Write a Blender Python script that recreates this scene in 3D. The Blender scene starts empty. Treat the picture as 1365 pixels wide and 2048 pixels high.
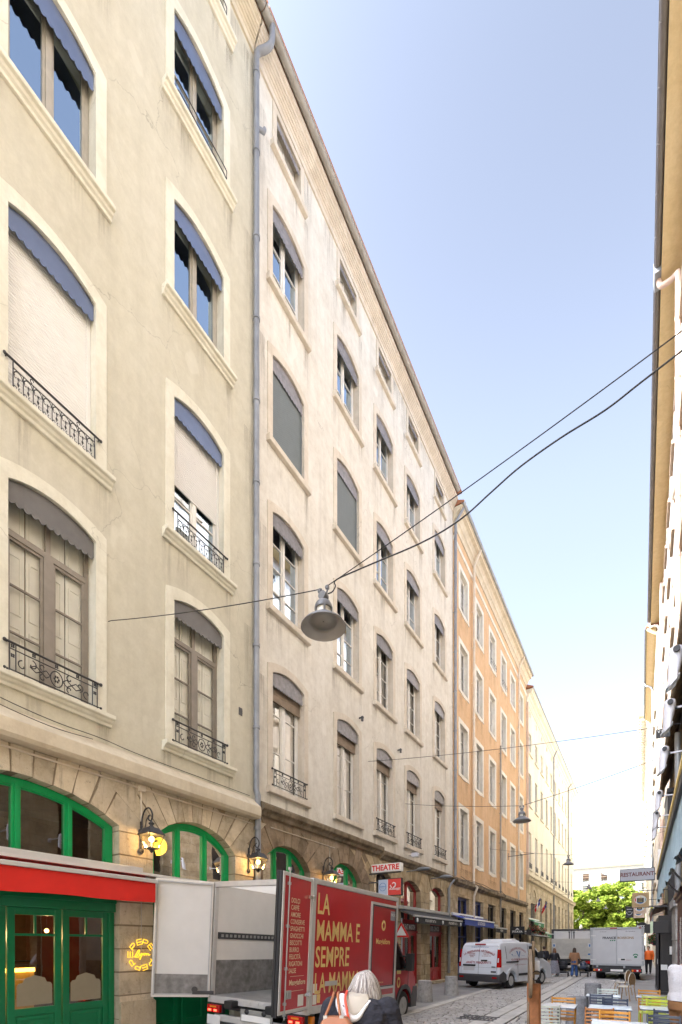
import bpy, bmesh, math, random
from mathutils import Vector, Matrix, Euler
random.seed(11)
S = bpy.context.scene
COL = S.collection
R = math.radians
D = 8.495            # left house fronts stand at X = -D, the street runs along +Y
XL = -D

# ------------------------------------------------------------------ camera
cd = bpy.data.cameras.new('camera')
cam = bpy.data.objects.new('camera', cd); COL.objects.link(cam)
cam.location = (0, 0, 1.9); cam.rotation_euler = (R(90), 0, R(31.84))
cd.sensor_fit = 'HORIZONTAL'; cd.sensor_width = 24.0; cd.lens = 17.0
cd.shift_y = 864.0 / 1365.0
cd.clip_end = 3000; cd.clip_start = .05
S.camera = cam
S.render.resolution_x = 682; S.render.resolution_y = 1024
S.render.engine = 'CYCLES'
S.cycles.max_bounces = 10; S.cycles.diffuse_bounces = 6; S.cycles.glossy_bounces = 4
S.cycles.transparent_max_bounces = 12; S.cycles.transmission_bounces = 4
S.cycles.caustics_reflective = False; S.cycles.caustics_refractive = False

# ------------------------------------------------------------------ sky and sun
SUN_DIR = Vector((-.45, -.46, .77)).normalized()      # towards the sun: behind the camera, over the left roofs
w = bpy.data.worlds.new('World'); S.world = w; w.use_nodes = True
nt = w.node_tree; nt.nodes.clear()
out = nt.nodes.new('ShaderNodeOutputWorld'); bg = nt.nodes.new('ShaderNodeBackground')
sky = nt.nodes.new('ShaderNodeTexSky'); sky.sky_type = 'NISHITA'; sky.sun_disc = False
sky.sun_elevation = math.asin(SUN_DIR.z)
sky.sun_rotation = math.atan2(SUN_DIR.x, SUN_DIR.y)
sky.air_density = 1.0; sky.dust_density = 1.2; sky.ozone_density = 1.0; sky.altitude = 200
bg.inputs['Strength'].default_value = .105
hs = nt.nodes.new('ShaderNodeHueSaturation'); hs.inputs['Saturation'].default_value = .66; nt.links.new(sky.outputs[0], hs.inputs['Color'])
tn = nt.nodes.new('ShaderNodeMix'); tn.data_type = 'RGBA'; tn.blend_type = 'MULTIPLY'; tn.inputs[0].default_value = 1; tn.inputs[7].default_value = (1.0, .97, .95, 1)      # slight milky haze tint of the spring sky
nt.links.new(hs.outputs[0], tn.inputs[6])
# extra sky brightness around the sun behind the camera, added to lift the street
tc = nt.nodes.new('ShaderNodeTexCoord'); dt = nt.nodes.new('ShaderNodeVectorMath'); dt.operation = 'DOT_PRODUCT'; dt.inputs[1].default_value = SUN_DIR
nt.links.new(tc.outputs['Generated'], dt.inputs[0])
mx_ = nt.nodes.new('ShaderNodeMath'); mx_.operation = 'MAXIMUM'; mx_.inputs[1].default_value = 0; nt.links.new(dt.outputs['Value'], mx_.inputs[0])
pw = nt.nodes.new('ShaderNodeMath'); pw.operation = 'POWER'; pw.inputs[1].default_value = 8; nt.links.new(mx_.outputs[0], pw.inputs[0])
ma = nt.nodes.new('ShaderNodeMath'); ma.operation = 'MULTIPLY_ADD'; ma.inputs[1].default_value = 8.6; ma.inputs[2].default_value = 1; nt.links.new(pw.outputs[0], ma.inputs[0])
ml = nt.nodes.new('ShaderNodeVectorMath'); ml.operation = 'SCALE'; nt.links.new(tn.outputs[2], ml.inputs[0]); 
sx = nt.nodes.new('ShaderNodeSeparateXYZ'); nt.links.new(tc.outputs['Generated'], sx.inputs[0])
hz_ = nt.nodes.new('ShaderNodeMapRange'); hz_.interpolation_type = 'SMOOTHSTEP'; hz_.inputs['From Min'].default_value = .90; hz_.inputs['From Max'].default_value = .62; hz_.inputs['To Min'].default_value = 1; hz_.inputs['To Max'].default_value = 1.38
nt.links.new(sx.outputs['Z'], hz_.inputs['Value'])       # the lower sky is paler with haze
mz = nt.nodes.new('ShaderNodeMath'); mz.operation = 'MULTIPLY'; nt.links.new(ma.outputs[0], mz.inputs[0]); nt.links.new(hz_.outputs[0], mz.inputs[1])
nt.links.new(mz.outputs[0], ml.inputs['Scale']); nt.links.new(ml.outputs[0], bg.inputs[0]); nt.links.new(bg.outputs[0], out.inputs[0])
sl = bpy.data.lights.new('sun', 'SUN'); sl.energy = 4.2; sl.angle = R(.53); sl.color = (1, .965, .91)
so = bpy.data.objects.new('sun', sl); COL.objects.link(so)
so.rotation_euler = (-SUN_DIR).to_track_quat('-Z', 'Y').to_euler(); so.location = (-30, -30, 60)
S.view_settings.view_transform = 'Standard'; S.view_settings.look = 'None'
S.view_settings.exposure = 1.8; S.view_settings.gamma = 1.0

# ------------------------------------------------------------------ materials
def nd(t, ty, **kw):
    n = t.nodes.new(ty)
    for k, v in kw.items():
        if k in n.inputs.keys(): n.inputs[k].default_value = v
        else: setattr(n, k, v)
    return n
def base(name):
    m = bpy.data.materials.new(name); m.use_nodes = True
    t = m.node_tree; t.nodes.clear()
    o = t.nodes.new('ShaderNodeOutputMaterial'); b = t.nodes.new('ShaderNodeBsdfPrincipled')
    t.links.new(b.outputs[0], o.inputs[0])
    return m, t, b, o
def c4(c): return (c[0], c[1], c[2], 1)
def coords(t, kind, scale=(1, 1, 1)):
    if kind == 'pos': s = t.nodes.new('ShaderNodeNewGeometry').outputs['Position']
    else: s = t.nodes.new('ShaderNodeTexCoord').outputs['Object']
    mp = t.nodes.new('ShaderNodeMapping'); mp.inputs['Scale'].default_value = scale
    t.links.new(s, mp.inputs['Vector']); return mp.outputs['Vector']
def noise(t, vec, scale, detail=4, rough=.55):
    n = t.nodes.new('ShaderNodeTexNoise'); n.inputs['Scale'].default_value = scale
    n.inputs['Detail'].default_value = detail; n.inputs['Roughness'].default_value = rough
    t.links.new(vec, n.inputs['Vector']); return n.outputs['Fac']
def ramp(t, fac, stops):
    r = t.nodes.new('ShaderNodeValToRGB'); e = r.color_ramp.elements
    e[0].position, e[0].color = stops[0][0], c4(stops[0][1])
    e[1].position, e[1].color = stops[-1][0], c4(stops[-1][1])
    for p, c in stops[1:-1]:
        x = e.new(p); x.color = c4(c)
    t.links.new(fac, r.inputs[0]); return r.outputs[0]
def mix(t, fac, a, b, mode='MIX'):
    n = t.nodes.new('ShaderNodeMix'); n.data_type = 'RGBA'; n.blend_type = mode
    for s, v in ((n.inputs[0], fac), (n.inputs[6], a), (n.inputs[7], b)):
        if hasattr(v, 'is_linked') or hasattr(v, 'links'): t.links.new(v, s)
        elif isinstance(v, (int, float)): s.default_value = v
        else: s.default_value = c4(v)
    return n.outputs[2]
def bump(t, b, h, strength=.3, dist=.01):
    n = t.nodes.new('ShaderNodeBump'); n.inputs['Strength'].default_value = strength
    n.inputs['Distance'].default_value = dist
    t.links.new(h, n.inputs['Height']); t.links.new(n.outputs[0], b.inputs['Normal'])
def paint(name, col, rough=.5, metal=0., var=.12, scale=6., bmp=.0, kind='obj', coat=0., dirt=None, rv=.10):
    """plain painted / metal / cloth surface with slight tone variation"""
    m, t, b, o = base(name)
    v = coords(t, kind)
    f = noise(t, v, scale, 5)
    dk = [x * (1 - var) for x in col] if dirt is None else dirt
    lt = [min(1, x * (1 + var)) for x in col]
    cc = ramp(t, f, [(.32, dk), (.55, col), (.75, lt)])
    oi = t.nodes.new('ShaderNodeObjectInfo'); mr = t.nodes.new('ShaderNodeMapRange'); mr.inputs['To Min'].default_value = 1 - rv; mr.inputs['To Max'].default_value = 1 + rv
    t.links.new(oi.outputs['Random'], mr.inputs['Value']); hv = t.nodes.new('ShaderNodeHueSaturation'); t.links.new(mr.outputs[0], hv.inputs['Value']); t.links.new(cc, hv.inputs['Color'])
    t.links.new(hv.outputs[0], b.inputs['Base Color'])
    b.inputs['Roughness'].default_value = rough; b.inputs['Metallic'].default_value = metal
    if coat: b.inputs['Coat Weight'].default_value = coat; b.inputs['Coat Roughness'].default_value = .08
    if bmp: bump(t, b, noise(t, v, scale * 9, 3), bmp, .004)
    return m
def plaster(name, col, dark, light, streak=.35, bmp=.35, scale=.45, stain=None, patch=.22):
    m, t, b, o = base(name)
    v = coords(t, 'pos')
    big = noise(t, v, scale, 7, .62)
    cc = ramp(t, big, [(.30, dark), (.5, col), (.70, light)])
    mid = noise(t, coords(t, 'pos', (1, 1, .45)), 3.2, 6, .7)
    cc = mix(t, .35, cc, ramp(t, mid, [(.35, dark), (.5, col), (.66, light)]))
    pt = noise(t, coords(t, 'pos', (1, .8, .8)), 5.5, 9, .78)
    cc = mix(t, patch, cc, ramp(t, pt, [(.36, [x * .8 for x in dark]), (.5, col), (.62, [min(.9, x * 1.12) for x in light])]))
    st = noise(t, coords(t, 'pos', (2.2, 2.2, .10)), 1.6, 5, .6)
    stm = ramp(t, st, [(.50, (0, 0, 0)), (.72, (1, 1, 1))])
    mm = t.nodes.new('ShaderNodeMath'); mm.operation = 'MULTIPLY'; mm.inputs[1].default_value = streak
    t.links.new(stm, mm.inputs[0])
    cc = mix(t, mm.outputs[0], cc, stain or [x * .72 for x in dark])
    ds = t.nodes.new('ShaderNodeVectorMath'); ds.operation = 'MULTIPLY_ADD'; nz = t.nodes.new('ShaderNodeTexNoise'); nz.inputs['Scale'].default_value = 1.6; nz.inputs['Detail'].default_value = 5
    t.links.new(v, nz.inputs['Vector']); ds.inputs[1].default_value = (.9, .9, .9); t.links.new(nz.outputs['Color'], ds.inputs[0]); t.links.new(v, ds.inputs[2])
    vo = t.nodes.new('ShaderNodeTexVoronoi'); vo.feature = 'DISTANCE_TO_EDGE'; vo.inputs['Scale'].default_value = .33; t.links.new(ds.outputs[0], vo.inputs['Vector'])
    ck = ramp(t, vo.outputs['Distance'], [(0, (1, 1, 1)), (.0035, (0, 0, 0))])
    cm = mix(t, 1.0, ck, ramp(t, noise(t, v, .5, 3), [(.5, (0, 0, 0)), (.62, (.55, .55, .55))]), 'MULTIPLY')
    cc = mix(t, cm, cc, [x * .5 for x in dark])
    rp = noise(t, coords(t, 'pos', (1, 1, .7)), 1.15, 2, .4)
    cc = mix(t, ramp(t, rp, [(.685, (0, 0, 0)), (.70, (.4, .4, .4))]), cc, [min(.88, x * 1.08) for x in light])
    t.links.new(cc, b.inputs['Base Color']); b.inputs['Roughness'].default_value = .9
    b.inputs['Specular IOR Level'].default_value = .2
    fine = noise(t, v, 26, 5, .7)
    bump(t, b, fine, bmp, .012)
    return m
def stone(name, col, dark, light, spot=(.1, .085, .065), sc=2.2, island=.22, bmp=.9):
    m, t, b, o = base(name)
    v = coords(t, 'pos')
    big = noise(t, v, sc, 8, .68)
    cc = ramp(t, big, [(.28, dark), (.48, col), (.72, light)])
    g = t.nodes.new('ShaderNodeNewGeometry')
    rr = t.nodes.new('ShaderNodeMapRange'); rr.inputs['To Min'].default_value = 1 - island; rr.inputs['To Max'].default_value = 1 + island * .6
    t.links.new(g.outputs['Random Per Island'], rr.inputs['Value'])
    hv = t.nodes.new('ShaderNodeHueSaturation'); t.links.new(rr.outputs[0], hv.inputs['Value']); t.links.new(cc, hv.inputs['Color'])
    st = noise(t, coords(t, 'pos', (3, 3, .3)), 2.4, 7, .7)
    cc = mix(t, ramp(t, st, [(.55, (0, 0, 0)), (.78, (.75, .75, .75))]), hv.outputs[0], spot)
    pit = noise(t, v, 9, 6, .75)
    cc = mix(t, ramp(t, pit, [(.30, (.55, .55, .55)), (.42, (0, 0, 0))]), cc, spot)
    t.links.new(cc, b.inputs['Base Color']); b.inputs['Roughness'].default_value = .92
    b.inputs['Specular IOR Level'].default_value = .2
    bump(t, b, noise(t, v, 14, 8, .72), bmp, .03)
    return m
def glass(name, tint=(.9, .93, .95), add=.10, mul=1.3, rough=.012, wav=.03, gc=(1, 1, 1)):
    m, t, b, o = base(name); t.nodes.remove(b)
    fr = t.nodes.new('ShaderNodeFresnel'); fr.inputs[0].default_value = 1.55
    a = t.nodes.new('ShaderNodeMath'); a.operation = 'MULTIPLY_ADD'; a.use_clamp = True
    a.inputs[1].default_value = mul; a.inputs[2].default_value = add
    t.links.new(fr.outputs[0], a.inputs[0])
    tr = t.nodes.new('ShaderNodeBsdfTransparent'); tr.inputs[0].default_value = c4(tint)
    gl = t.nodes.new('ShaderNodeBsdfGlossy'); gl.inputs['Roughness'].default_value = rough; gl.inputs['Color'].default_value = c4(gc)
    if wav:
        n = t.nodes.new('ShaderNodeBump'); n.inputs['Strength'].default_value = wav; n.inputs['Distance'].default_value = .05
        t.links.new(noise(t, coords(t, 'pos'), 1.7, 2), n.inputs['Height']); t.links.new(n.outputs[0], gl.inputs['Normal'])
    mx = t.nodes.new('ShaderNodeMixShader')
    t.links.new(a.outputs[0], mx.inputs[0]); t.links.new(tr.outputs[0], mx.inputs[1]); t.links.new(gl.outputs[0], mx.inputs[2])
    t.links.new(mx.outputs[0], o.inputs[0]); return m
def glow(name, col, s):
    m, t, b, o = base(name)
    b.inputs['Base Color'].default_value = c4(col); b.inputs['Emission Color'].default_value = c4(col)
    b.inputs['Emission Strength'].default_value = s; return m

def stain_mat():
    m, t, b, o = base('rain_stain'); t.nodes.remove(b)
    at = t.nodes.new('ShaderNodeAttribute'); at.attribute_name = 'fade'
    r = ramp(t, noise(t, coords(t, 'pos', (9, 9, .5)), 1.4, 5, .65), [(.40, (0, 0, 0)), (.68, (1, 1, 1))])
    mu = t.nodes.new('ShaderNodeMath'); mu.operation = 'MULTIPLY'; t.links.new(at.outputs['Fac'], mu.inputs[0]); t.links.new(r, mu.inputs[1])
    d = t.nodes.new('ShaderNodeBsdfDiffuse'); d.inputs[0].default_value = (.17, .135, .095, 1); tr = t.nodes.new('ShaderNodeBsdfTransparent'); mx = t.nodes.new('ShaderNodeMixShader')
    t.links.new(mu.outputs[0], mx.inputs[0]); t.links.new(tr.outputs[0], mx.inputs[1]); t.links.new(d.outputs[0], mx.inputs[2]); t.links.new(mx.outputs[0], o.inputs[0]); return m
M = {}
M['stain'] = stain_mat()
M['plaster_beige'] = plaster('beige_plaster', (.565, .535, .43), (.50, .47, .37), (.625, .60, .505), streak=.16, scale=.35)
M['plaster_rose'] = plaster('rose_grey_plaster', (.69, .66, .59), (.59, .55, .475), (.76, .74, .685), streak=.28, scale=.7, patch=.26)
M['plaster_orange'] = plaster('orange_plaster', (.63, .425, .25), (.56, .36, .20), (.68, .49, .32), streak=.22, stain=(.34, .2, .11))
M['plaster_cream'] = plaster('cream_plaster', (.74, .69, .57), (.66, .60, .46), (.80, .76, .66), streak=.28, stain=(.4, .33, .22))
M['zinc_dark'] = paint('dark_zinc_gutter', (.17, .16, .15), .5, metal=.2, var=.15, kind='pos', scale=3)
M['plaster_pink'] = plaster('pale_pink_plaster', (.50, .45, .40), (.43, .37, .32), (.56, .52, .48), streak=.25)
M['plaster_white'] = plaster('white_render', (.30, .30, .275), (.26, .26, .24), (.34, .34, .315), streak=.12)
M['trim_cream'] = plaster('cream_window_surround', (.705, .68, .57), (.625, .59, .47), (.765, .75, .65), streak=.18, scale=1.2)
M['trim_pale'] = plaster('pale_window_surround', (.64, .58, .49), (.55, .48, .38), (.71, .66, .58), streak=.25, scale=1.2)
M['trim_white'] = plaster('white_window_surround', (.74, .71, .63), (.66, .61, .51), (.8, .78, .72), streak=.22, scale=1.2)
M['coping'] = plaster('cream_coping', (.62, .55, .42), (.52, .44, .32), (.68, .62, .5), streak=.3, scale=1.3)
M['stone_gold'] = stone('golden_limestone', (.57, .49, .365), (.38, .32, .23), (.68, .61, .49))
M['stone_brown'] = stone('brown_weathered_stone', (.30, .235, .165), (.17, .13, .09), (.42, .345, .26), spot=(.06, .05, .04))
M['stone_ochre'] = stone('ochre_streaked_stone', (.47, .375, .24), (.28, .21, .13), (.60, .52, .38), spot=(.09, .07, .05))
M['stone_pale'] = stone('pale_ashlar', (.52, .44, .31), (.38, .31, .21), (.62, .55, .42))
M['stone_dark'] = stone('dark_mossy_ledge', (.22, .175, .12), (.10, .08, .05), (.36, .30, .22), spot=(.05, .045, .02))
M['mortar'] = paint('dark_mortar', (.25, .2, .14), .95, kind='pos', scale=8)  # dark joint colour of the backing behind the stone blocks
M['granite'] = stone('grey_granite', (.36, .35, .33), (.26, .255, .25), (.47, .46, .43), spot=(.2, .19, .18), sc=9, island=.05, bmp=.35)
M['granite_dark'] = stone('dark_granite', (.24, .24, .245), (.17, .17, .175), (.33, .33, .33), spot=(.14, .14, .14), sc=14, island=.05, bmp=.3)
M['frame_taupe'] = paint('taupe_window_frame', (.24, .21, .175), .45)
M['frame_white'] = paint('white_window_frame', (.74, .73, .69), .4, var=.05)
M['frame_grey'] = paint('grey_window_frame', (.42, .43, .44), .4)
M['lamb_sky_tint'] = paint('sky_tinted_lambrequin', (.17, .215, .34), .3, metal=.45, var=.10, rv=.14, scale=2.5)  # sky reflection on the upper lambrequins put into the base colour
M['lamb_grey'] = paint('dark_grey_lambrequin', (.135, .13, .128), .6, var=.08)  # lowest row of the same lambrequins, left without the sky tint
M['frame_greige'] = paint('greige_window_frame', (.40, .37, .31), .45)
M['lamb_mauve'] = paint('mauve_zinc_lambrequin', (.235, .228, .243), .5, var=.25, scale=9, rv=.2)
M['iron'] = paint('wrought_iron', (.035, .034, .036), .5)
M['iron_grey'] = paint('grey_iron', (.085, .085, .09), .5)
M['zinc'] = paint('zinc', (.29, .31, .33), .42, metal=.35, var=.15, kind='pos', scale=3)
M['zinc_blue'] = paint('blue_grey_pipe', (.265, .28, .305), .45, metal=.2, var=.2, kind='pos', scale=2.5)
M['zinc_brown'] = paint('brown_zinc_gutter', (.31, .295, .265), .5, metal=.2, var=.15, kind='pos', scale=3)
M['pipe_pink'] = paint('pink_painted_pipe', (.62, .47, .38), .6, kind='pos', scale=3)
M['pipe_cream'] = paint('cream_painted_pipe', (.62, .55, .45), .6, kind='pos', scale=3)
M['soffit'] = plaster('ochre_soffit', (.66, .52, .29), (.58, .45, .24), (.72, .59, .36), streak=.1)
M['roof'] = paint('terracotta_roof', (.36, .16, .09), .85, kind='pos', scale=2)
M['room'] = paint('dark_room', (.035, .03, .026), .9)
M['curtain'] = paint('cream_curtain', (.66, .63, .56), .9, var=.08)
M['inner_shutter'] = paint('cream_inner_shutter', (.76, .75, .66), .6, var=.05)
M['shutter_white'] = paint('white_roller_shutter', (.76, .75, .72), .5, var=.03)
M['shutter_grey'] = paint('grey_roller_shutter', (.16, .185, .19), .45, var=.05)
M['glass'] = glass('window_glass', add=.05)
M['glass_soft'] = glass('curtained_window_glass', (1, 1, 1), add=.0, mul=.22)
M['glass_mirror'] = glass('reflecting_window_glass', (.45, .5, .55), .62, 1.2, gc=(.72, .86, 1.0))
M['glass_dark'] = glass('dark_glass', (.5, .52, .5), .06, 1.2)
M['glass_car'] = glass('tinted_car_glass', (.22, .26, .27), .08, 1.3, wav=0)
M['glass_clear'] = glass('lantern_glass', (.97, .97, .94), .0, .25, wav=0)
M['green'] = paint('green_painted_wood', (.0, .35, .10), .35, var=.08, coat=.2)
M['green_dark'] = paint('dark_green_painted_wood', (.0, .165, .06), .35, var=.1, coat=.2)
M['red_wood'] = paint('red_painted_wood', (.40, .012, .016), .38, var=.1, coat=.2)
M['blue_wood'] = paint('blue_painted_wood', (.035, .055, .22), .45, var=.12)
M['black_wood'] = paint('black_brown_wood', (.022, .018, .018), .42, var=.25, scale=3)
M['maroon_wood'] = paint('maroon_painted_wood', (.115, .018, .018), .4, var=.2, scale=3)
M['black'] = paint('black_plastic', (.018, .018, .019), .5)
M['rubber'] = paint('tyre_rubber', (.022, .022, .022), .8, bmp=.2)
M['dark_metal'] = paint('dark_metal', (.07, .07, .075), .45, metal=.3)
M['steel'] = paint('galvanised_steel', (.42, .42, .41), .38, metal=.6, var=.15)
M['alu'] = paint('aluminium_profile', (.60, .59, .57), .4, metal=.3, var=.06)
M['chrome'] = paint('chrome', (.75, .75, .75), .15, metal=1.)
M['white_paint'] = paint('white_vehicle_paint', (.72, .755, .80), .3, var=.03, coat=.4, scale=2)
M['grey_panel'] = paint('grey_white_box_panel', (.56, .56, .565), .38, var=.05, scale=2)
M['white_panel'] = paint('white_insulated_panel', (.70, .69, .665), .45, var=.04, scale=3)
M['kick_panel'] = paint('scuffed_grey_kick_panel', (.24, .235, .23), .5, metal=.2, var=.35, scale=7)
M['red_paint'] = paint('deep_red_vehicle_paint', (.45, .012, .018), .3, var=.08, coat=.5, scale=2)
M['gold_text'] = paint('pale_gold_lettering', (.72, .53, .20), .5, var=.14, scale=22)
M['cream_text'] = paint('cream_lettering', (.72, .58, .38), .5, var=.05)
M['red_text'] = paint('dark_red_lettering', (.33, .015, .02), .5)
M['bright_red_text'] = paint('bright_red_lettering', (.62, .02, .015), .5)
M['blue_text'] = paint('blue_lettering', (.03, .16, .42), .5)
M['white_text'] = paint('white_lettering', (.80, .80, .78), .5, var=.02)
M['black_text'] = paint('black_lettering', (.02, .02, .02), .5)
M['brown_text'] = paint('bronze_lettering', (.36, .24, .13), .5)
M['tail_red'] = paint('red_lamp_lens', (.42, .01, .01), .12, var=.05)
M['tail_lit'] = glow('lit_tail_lamp', (1, .06, .03), 2.2)
M['amber'] = paint('amber_lens', (.75, .22, .02), .15)
M['awning_red'] = paint('red_awning_cloth', (.62, .016, .008), .8, var=.07, scale=4, bmp=.15)
M['awning_black'] = paint('black_awning_cloth', (.035, .036, .038), .85, var=.2, scale=4)
M['awning_blue'] = paint('royal_blue_awning_cloth', (.03, .075, .42), .7, var=.1, scale=4)
M['awning_green'] = paint('green_awning_cloth', (.015, .20, .075), .75, var=.1, scale=4)
M['awning_sky'] = plaster('weathered_light_blue_tarpaulin', (.36, .50, .58), (.26, .38, .46), (.50, .62, .68), streak=.5, scale=1.5, stain=(.2, .27, .3))
M['sign_white'] = paint('white_sign_face', (.78, .77, .73), .4, var=.03)
M['sign_grey'] = paint('grey_sign_face', (.31, .32, .355), .5, var=.04)
M['sign_beige'] = paint('beige_sign_board', (.47, .33, .17), .6, var=.06)
M['sign_pink'] = paint('pale_beige_sign_board', (.58, .44, .32), .6, var=.06)
M['neon'] = glow('yellow_neon_tube', (1, .55, .03), .5)
M['bulb'] = glow('warm_filament_bulb', (1, .55, .13), 9)
M['globe'] = glow('glowing_yellow_globe', (1, .52, .04), 3.)
M['bar_light'] = glow('warm_bar_strip', (1, .52, .08), 5.)
M['lamp_grey'] = paint('grey_enamelled_lamp', (.14, .145, .155), .42, var=.06)
M['lamp_inner'] = paint('brown_grey_lamp_inside', (.33, .31, .285), .45, var=.04)
M['opal'] = paint('opal_lamp_glass', (.7, .68, .62), .3, var=.02)
M['spot_white'] = paint('white_lamp_housing', (.62, .62, .66), .45, var=.04)
M['cable'] = paint('black_cable', (.03, .03, .03), .7)
M['steel_wire'] = paint('steel_wire', (.09, .085, .08), .5, metal=.4)
# ------------------------------------------------------------------ mesh builder
def frame(o, right, up):
    r = Vector(right).normalized(); u = Vector(up).normalized(); n = r.cross(u)
    return Matrix(((r.x, u.x, n.x, o[0]), (r.y, u.y, n.y, o[1]), (r.z, u.z, n.z, o[2]), (0, 0, 0, 1)))
_txt = {}
def text_geo(s, bold=0., align='CENTER', space=1.):
    k = (s, bold, align, space)
    if k not in _txt:
        c = bpy.data.curves.new('tmp', 'FONT'); c.body = s; c.align_x = align; c.align_y = 'CENTER'
        c.size = 1.; c.offset = bold; c.resolution_u = 3; c.space_character = space
        o = bpy.data.objects.new('tmp', c); COL.objects.link(o)
        dg = bpy.context.evaluated_depsgraph_get(); me = bpy.data.meshes.new_from_object(o.evaluated_get(dg))
        _txt[k] = ([v.co.copy() for v in me.vertices], [tuple(p.vertices) for p in me.polygons])
        bpy.data.objects.remove(o); bpy.data.curves.remove(c); bpy.data.meshes.remove(me)
    return _txt[k]
class MB:
    def __init__(s, mat=None): s.v = []; s.f = []; s.mi = []; s.sm = []; s.M = mat or Matrix.Identity(4)
    def add(s, vs, fs, m=0, smooth=False, T=None):
        n = len(s.v); A = s.M @ T if T is not None else s.M
        s.v += [A @ Vector(v) for v in vs]
        for f in fs: s.f.append([i + n for i in f]); s.mi.append(m); s.sm.append(smooth)
        return s
    def box(s, x0, x1, y0, y1, z0, z1, m=0, T=None):
        return s.add([(x0, y0, z0), (x1, y0, z0), (x1, y1, z0), (x0, y1, z0), (x0, y0, z1), (x1, y0, z1), (x1, y1, z1), (x0, y1, z1)],
                     [(0, 3, 2, 1), (4, 5, 6, 7), (0, 1, 5, 4), (1, 2, 6, 5), (2, 3, 7, 6), (3, 0, 4, 7)], m, False, T)
    def loft(s, rings, m=0, smooth=False, caps=True, closed=True, T=None):
        n = len(rings[0]); vs = [p for r in rings for p in r]; fs = []
        for i in range(len(rings) - 1):
            for j in range(n if closed else n - 1):
                a = i * n + j; b = i * n + (j + 1) % n
                fs.append((a, b, b + n, a + n))
        s.add(vs, fs, m, smooth, T)
        if caps:
            s.add(rings[0], [tuple(range(n))[::-1]], m, False, T); s.add(rings[-1], [tuple(range(n))], m, False, T)
        return s
    def prism(s, poly, a0, a1, ax='x', m=0, smooth=False, T=None):
        """poly of 2-D points extruded along ax: 'x' -> (y,z), 'y' -> (x,z), 'z' -> (x,y)"""
        f = {'x': lambda p, a: (a, p[0], p[1]), 'y': lambda p, a: (p[0], a, p[1]), 'z': lambda p, a: (p[0], p[1], a)}[ax]
        return s.loft([[f(p, a0) for p in poly], [f(p, a1) for p in poly]], m, smooth, True, True, T)
    def band(s, outer, inner, x0, x1, m=0, closed=False, T=None):
        """strip between two matching (y,z) contours, thick from x0 to x1"""
        n = len(outer); rings = []
        for k in range(n):
            (a, b), (c, d) = outer[k], inner[k]
            rings.append([(x0, a, b), (x1, a, b), (x1, c, d), (x0, c, d)])
        if closed: rings.append(rings[0])
        return s.loft(rings, m, False, not closed, True, T)
    def tube(s, pts, r, n=8, m=0, closed=False, caps=True, T=None, smooth=True):
        pts = [Vector(p) for p in pts]; N = len(pts)
        rs = r if isinstance(r, (list, tuple)) else [r] * N
        t0 = (pts[1] - pts[0]).normalized()
        ref = Vector((0, 0, 1)) if abs(t0.z) < .9 else Vector((1, 0, 0))
        u = t0.cross(ref).normalized(); rings = []
        for i, p in enumerate(pts):
            if closed: t = (pts[(i + 1) % N] - pts[i - 1]).normalized()
            else: t = (pts[min(i + 1, N - 1)] - pts[max(i - 1, 0)]).normalized()
            u = (u - t * u.dot(t)); u = u.normalized() if u.length > 1e-6 else t.orthogonal().normalized()
            v = t.cross(u)
            rings.append([tuple(p + (u * math.cos(a) + v * math.sin(a)) * rs[i]) for a in [2 * math.pi * k / n for k in range(n)]])
        if closed: rings.append(rings[0])
        return s.loft(rings, m, smooth, caps and not closed, True, T)
    def lathe(s, prof, c=(0, 0, 0), n=24, m=0, smooth=True, caps=True, T=None):
        rings = [[(c[0] + r * math.cos(2 * math.pi * k / n), c[1] + r * math.sin(2 * math.pi * k / n), c[2] + z) for k in range(n)] for r, z in prof]
        return s.loft(rings, m, smooth, caps, True, T)
    def ball(s, c, r, m=0, n=12, k=8, T=None):
        sx, sy, sz = r if isinstance(r, (tuple, list)) else (r, r, r)
        rings = [[(c[0] + sx * math.sin(math.pi * i / k) * math.cos(2 * math.pi * j / n), c[1] + sy * math.sin(math.pi * i / k) * math.sin(2 * math.pi * j / n), c[2] - sz * math.cos(math.pi * i / k)) for j in range(n)] for i in [.02] + list(range(1, k)) + [k - .02]]
        return s.loft(rings, m, True, True, True, T)
    def text(s, st, o, right, up, size, m=0, xs=1., bold=0., align='CENTER', space=1., lift=.004, arc=None):
        vs, fs = text_geo(st, bold, align, space); T = frame(o, right, up)
        out = []
        for v in vs:
            x, y = v.x * size * xs, v.y * size
            if arc:
                a = x / arc; x = (arc + y) * math.sin(a); y = (arc + y) * math.cos(a) - arc
            out.append((x, y, lift))
        return s.add(out, fs, m, False, T)
    def build(s, name, mats, parent=None, bevel=0., seg=2, world=True, loc=None, rz=0.):
        """one mesh object; with world=True the vertices are world points and the origin moves to their base"""
        me = bpy.data.meshes.new(name)
        if world:
            xs = [v.x for v in s.v]; ys = [v.y for v in s.v]; zs = [v.z for v in s.v]
            c = Vector(((min(xs) + max(xs)) / 2, (min(ys) + max(ys)) / 2, min(zs)))
        else: c = Vector((0, 0, 0))
        me.from_pydata([tuple(v - c) for v in s.v], [], s.f)
        mats = mats if isinstance(mats, (list, tuple)) else [mats]
        for k in mats: me.materials.append(M[k] if isinstance(k, str) else k)
        me.polygons.foreach_set('material_index', s.mi); me.polygons.foreach_set('use_smooth', s.sm)
        b = bmesh.new(); b.from_mesh(me); bmesh.ops.recalc_face_normals(b, faces=b.faces); b.to_mesh(me); b.free()
        o = bpy.data.objects.new(name, me); COL.objects.link(o)
        if parent is not None:
            o.parent = parent
            o.location = c - wloc(parent) if world else c
        else: o.location = c
        if loc is not None: o.location = loc
        o.rotation_euler.z = rz
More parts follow.
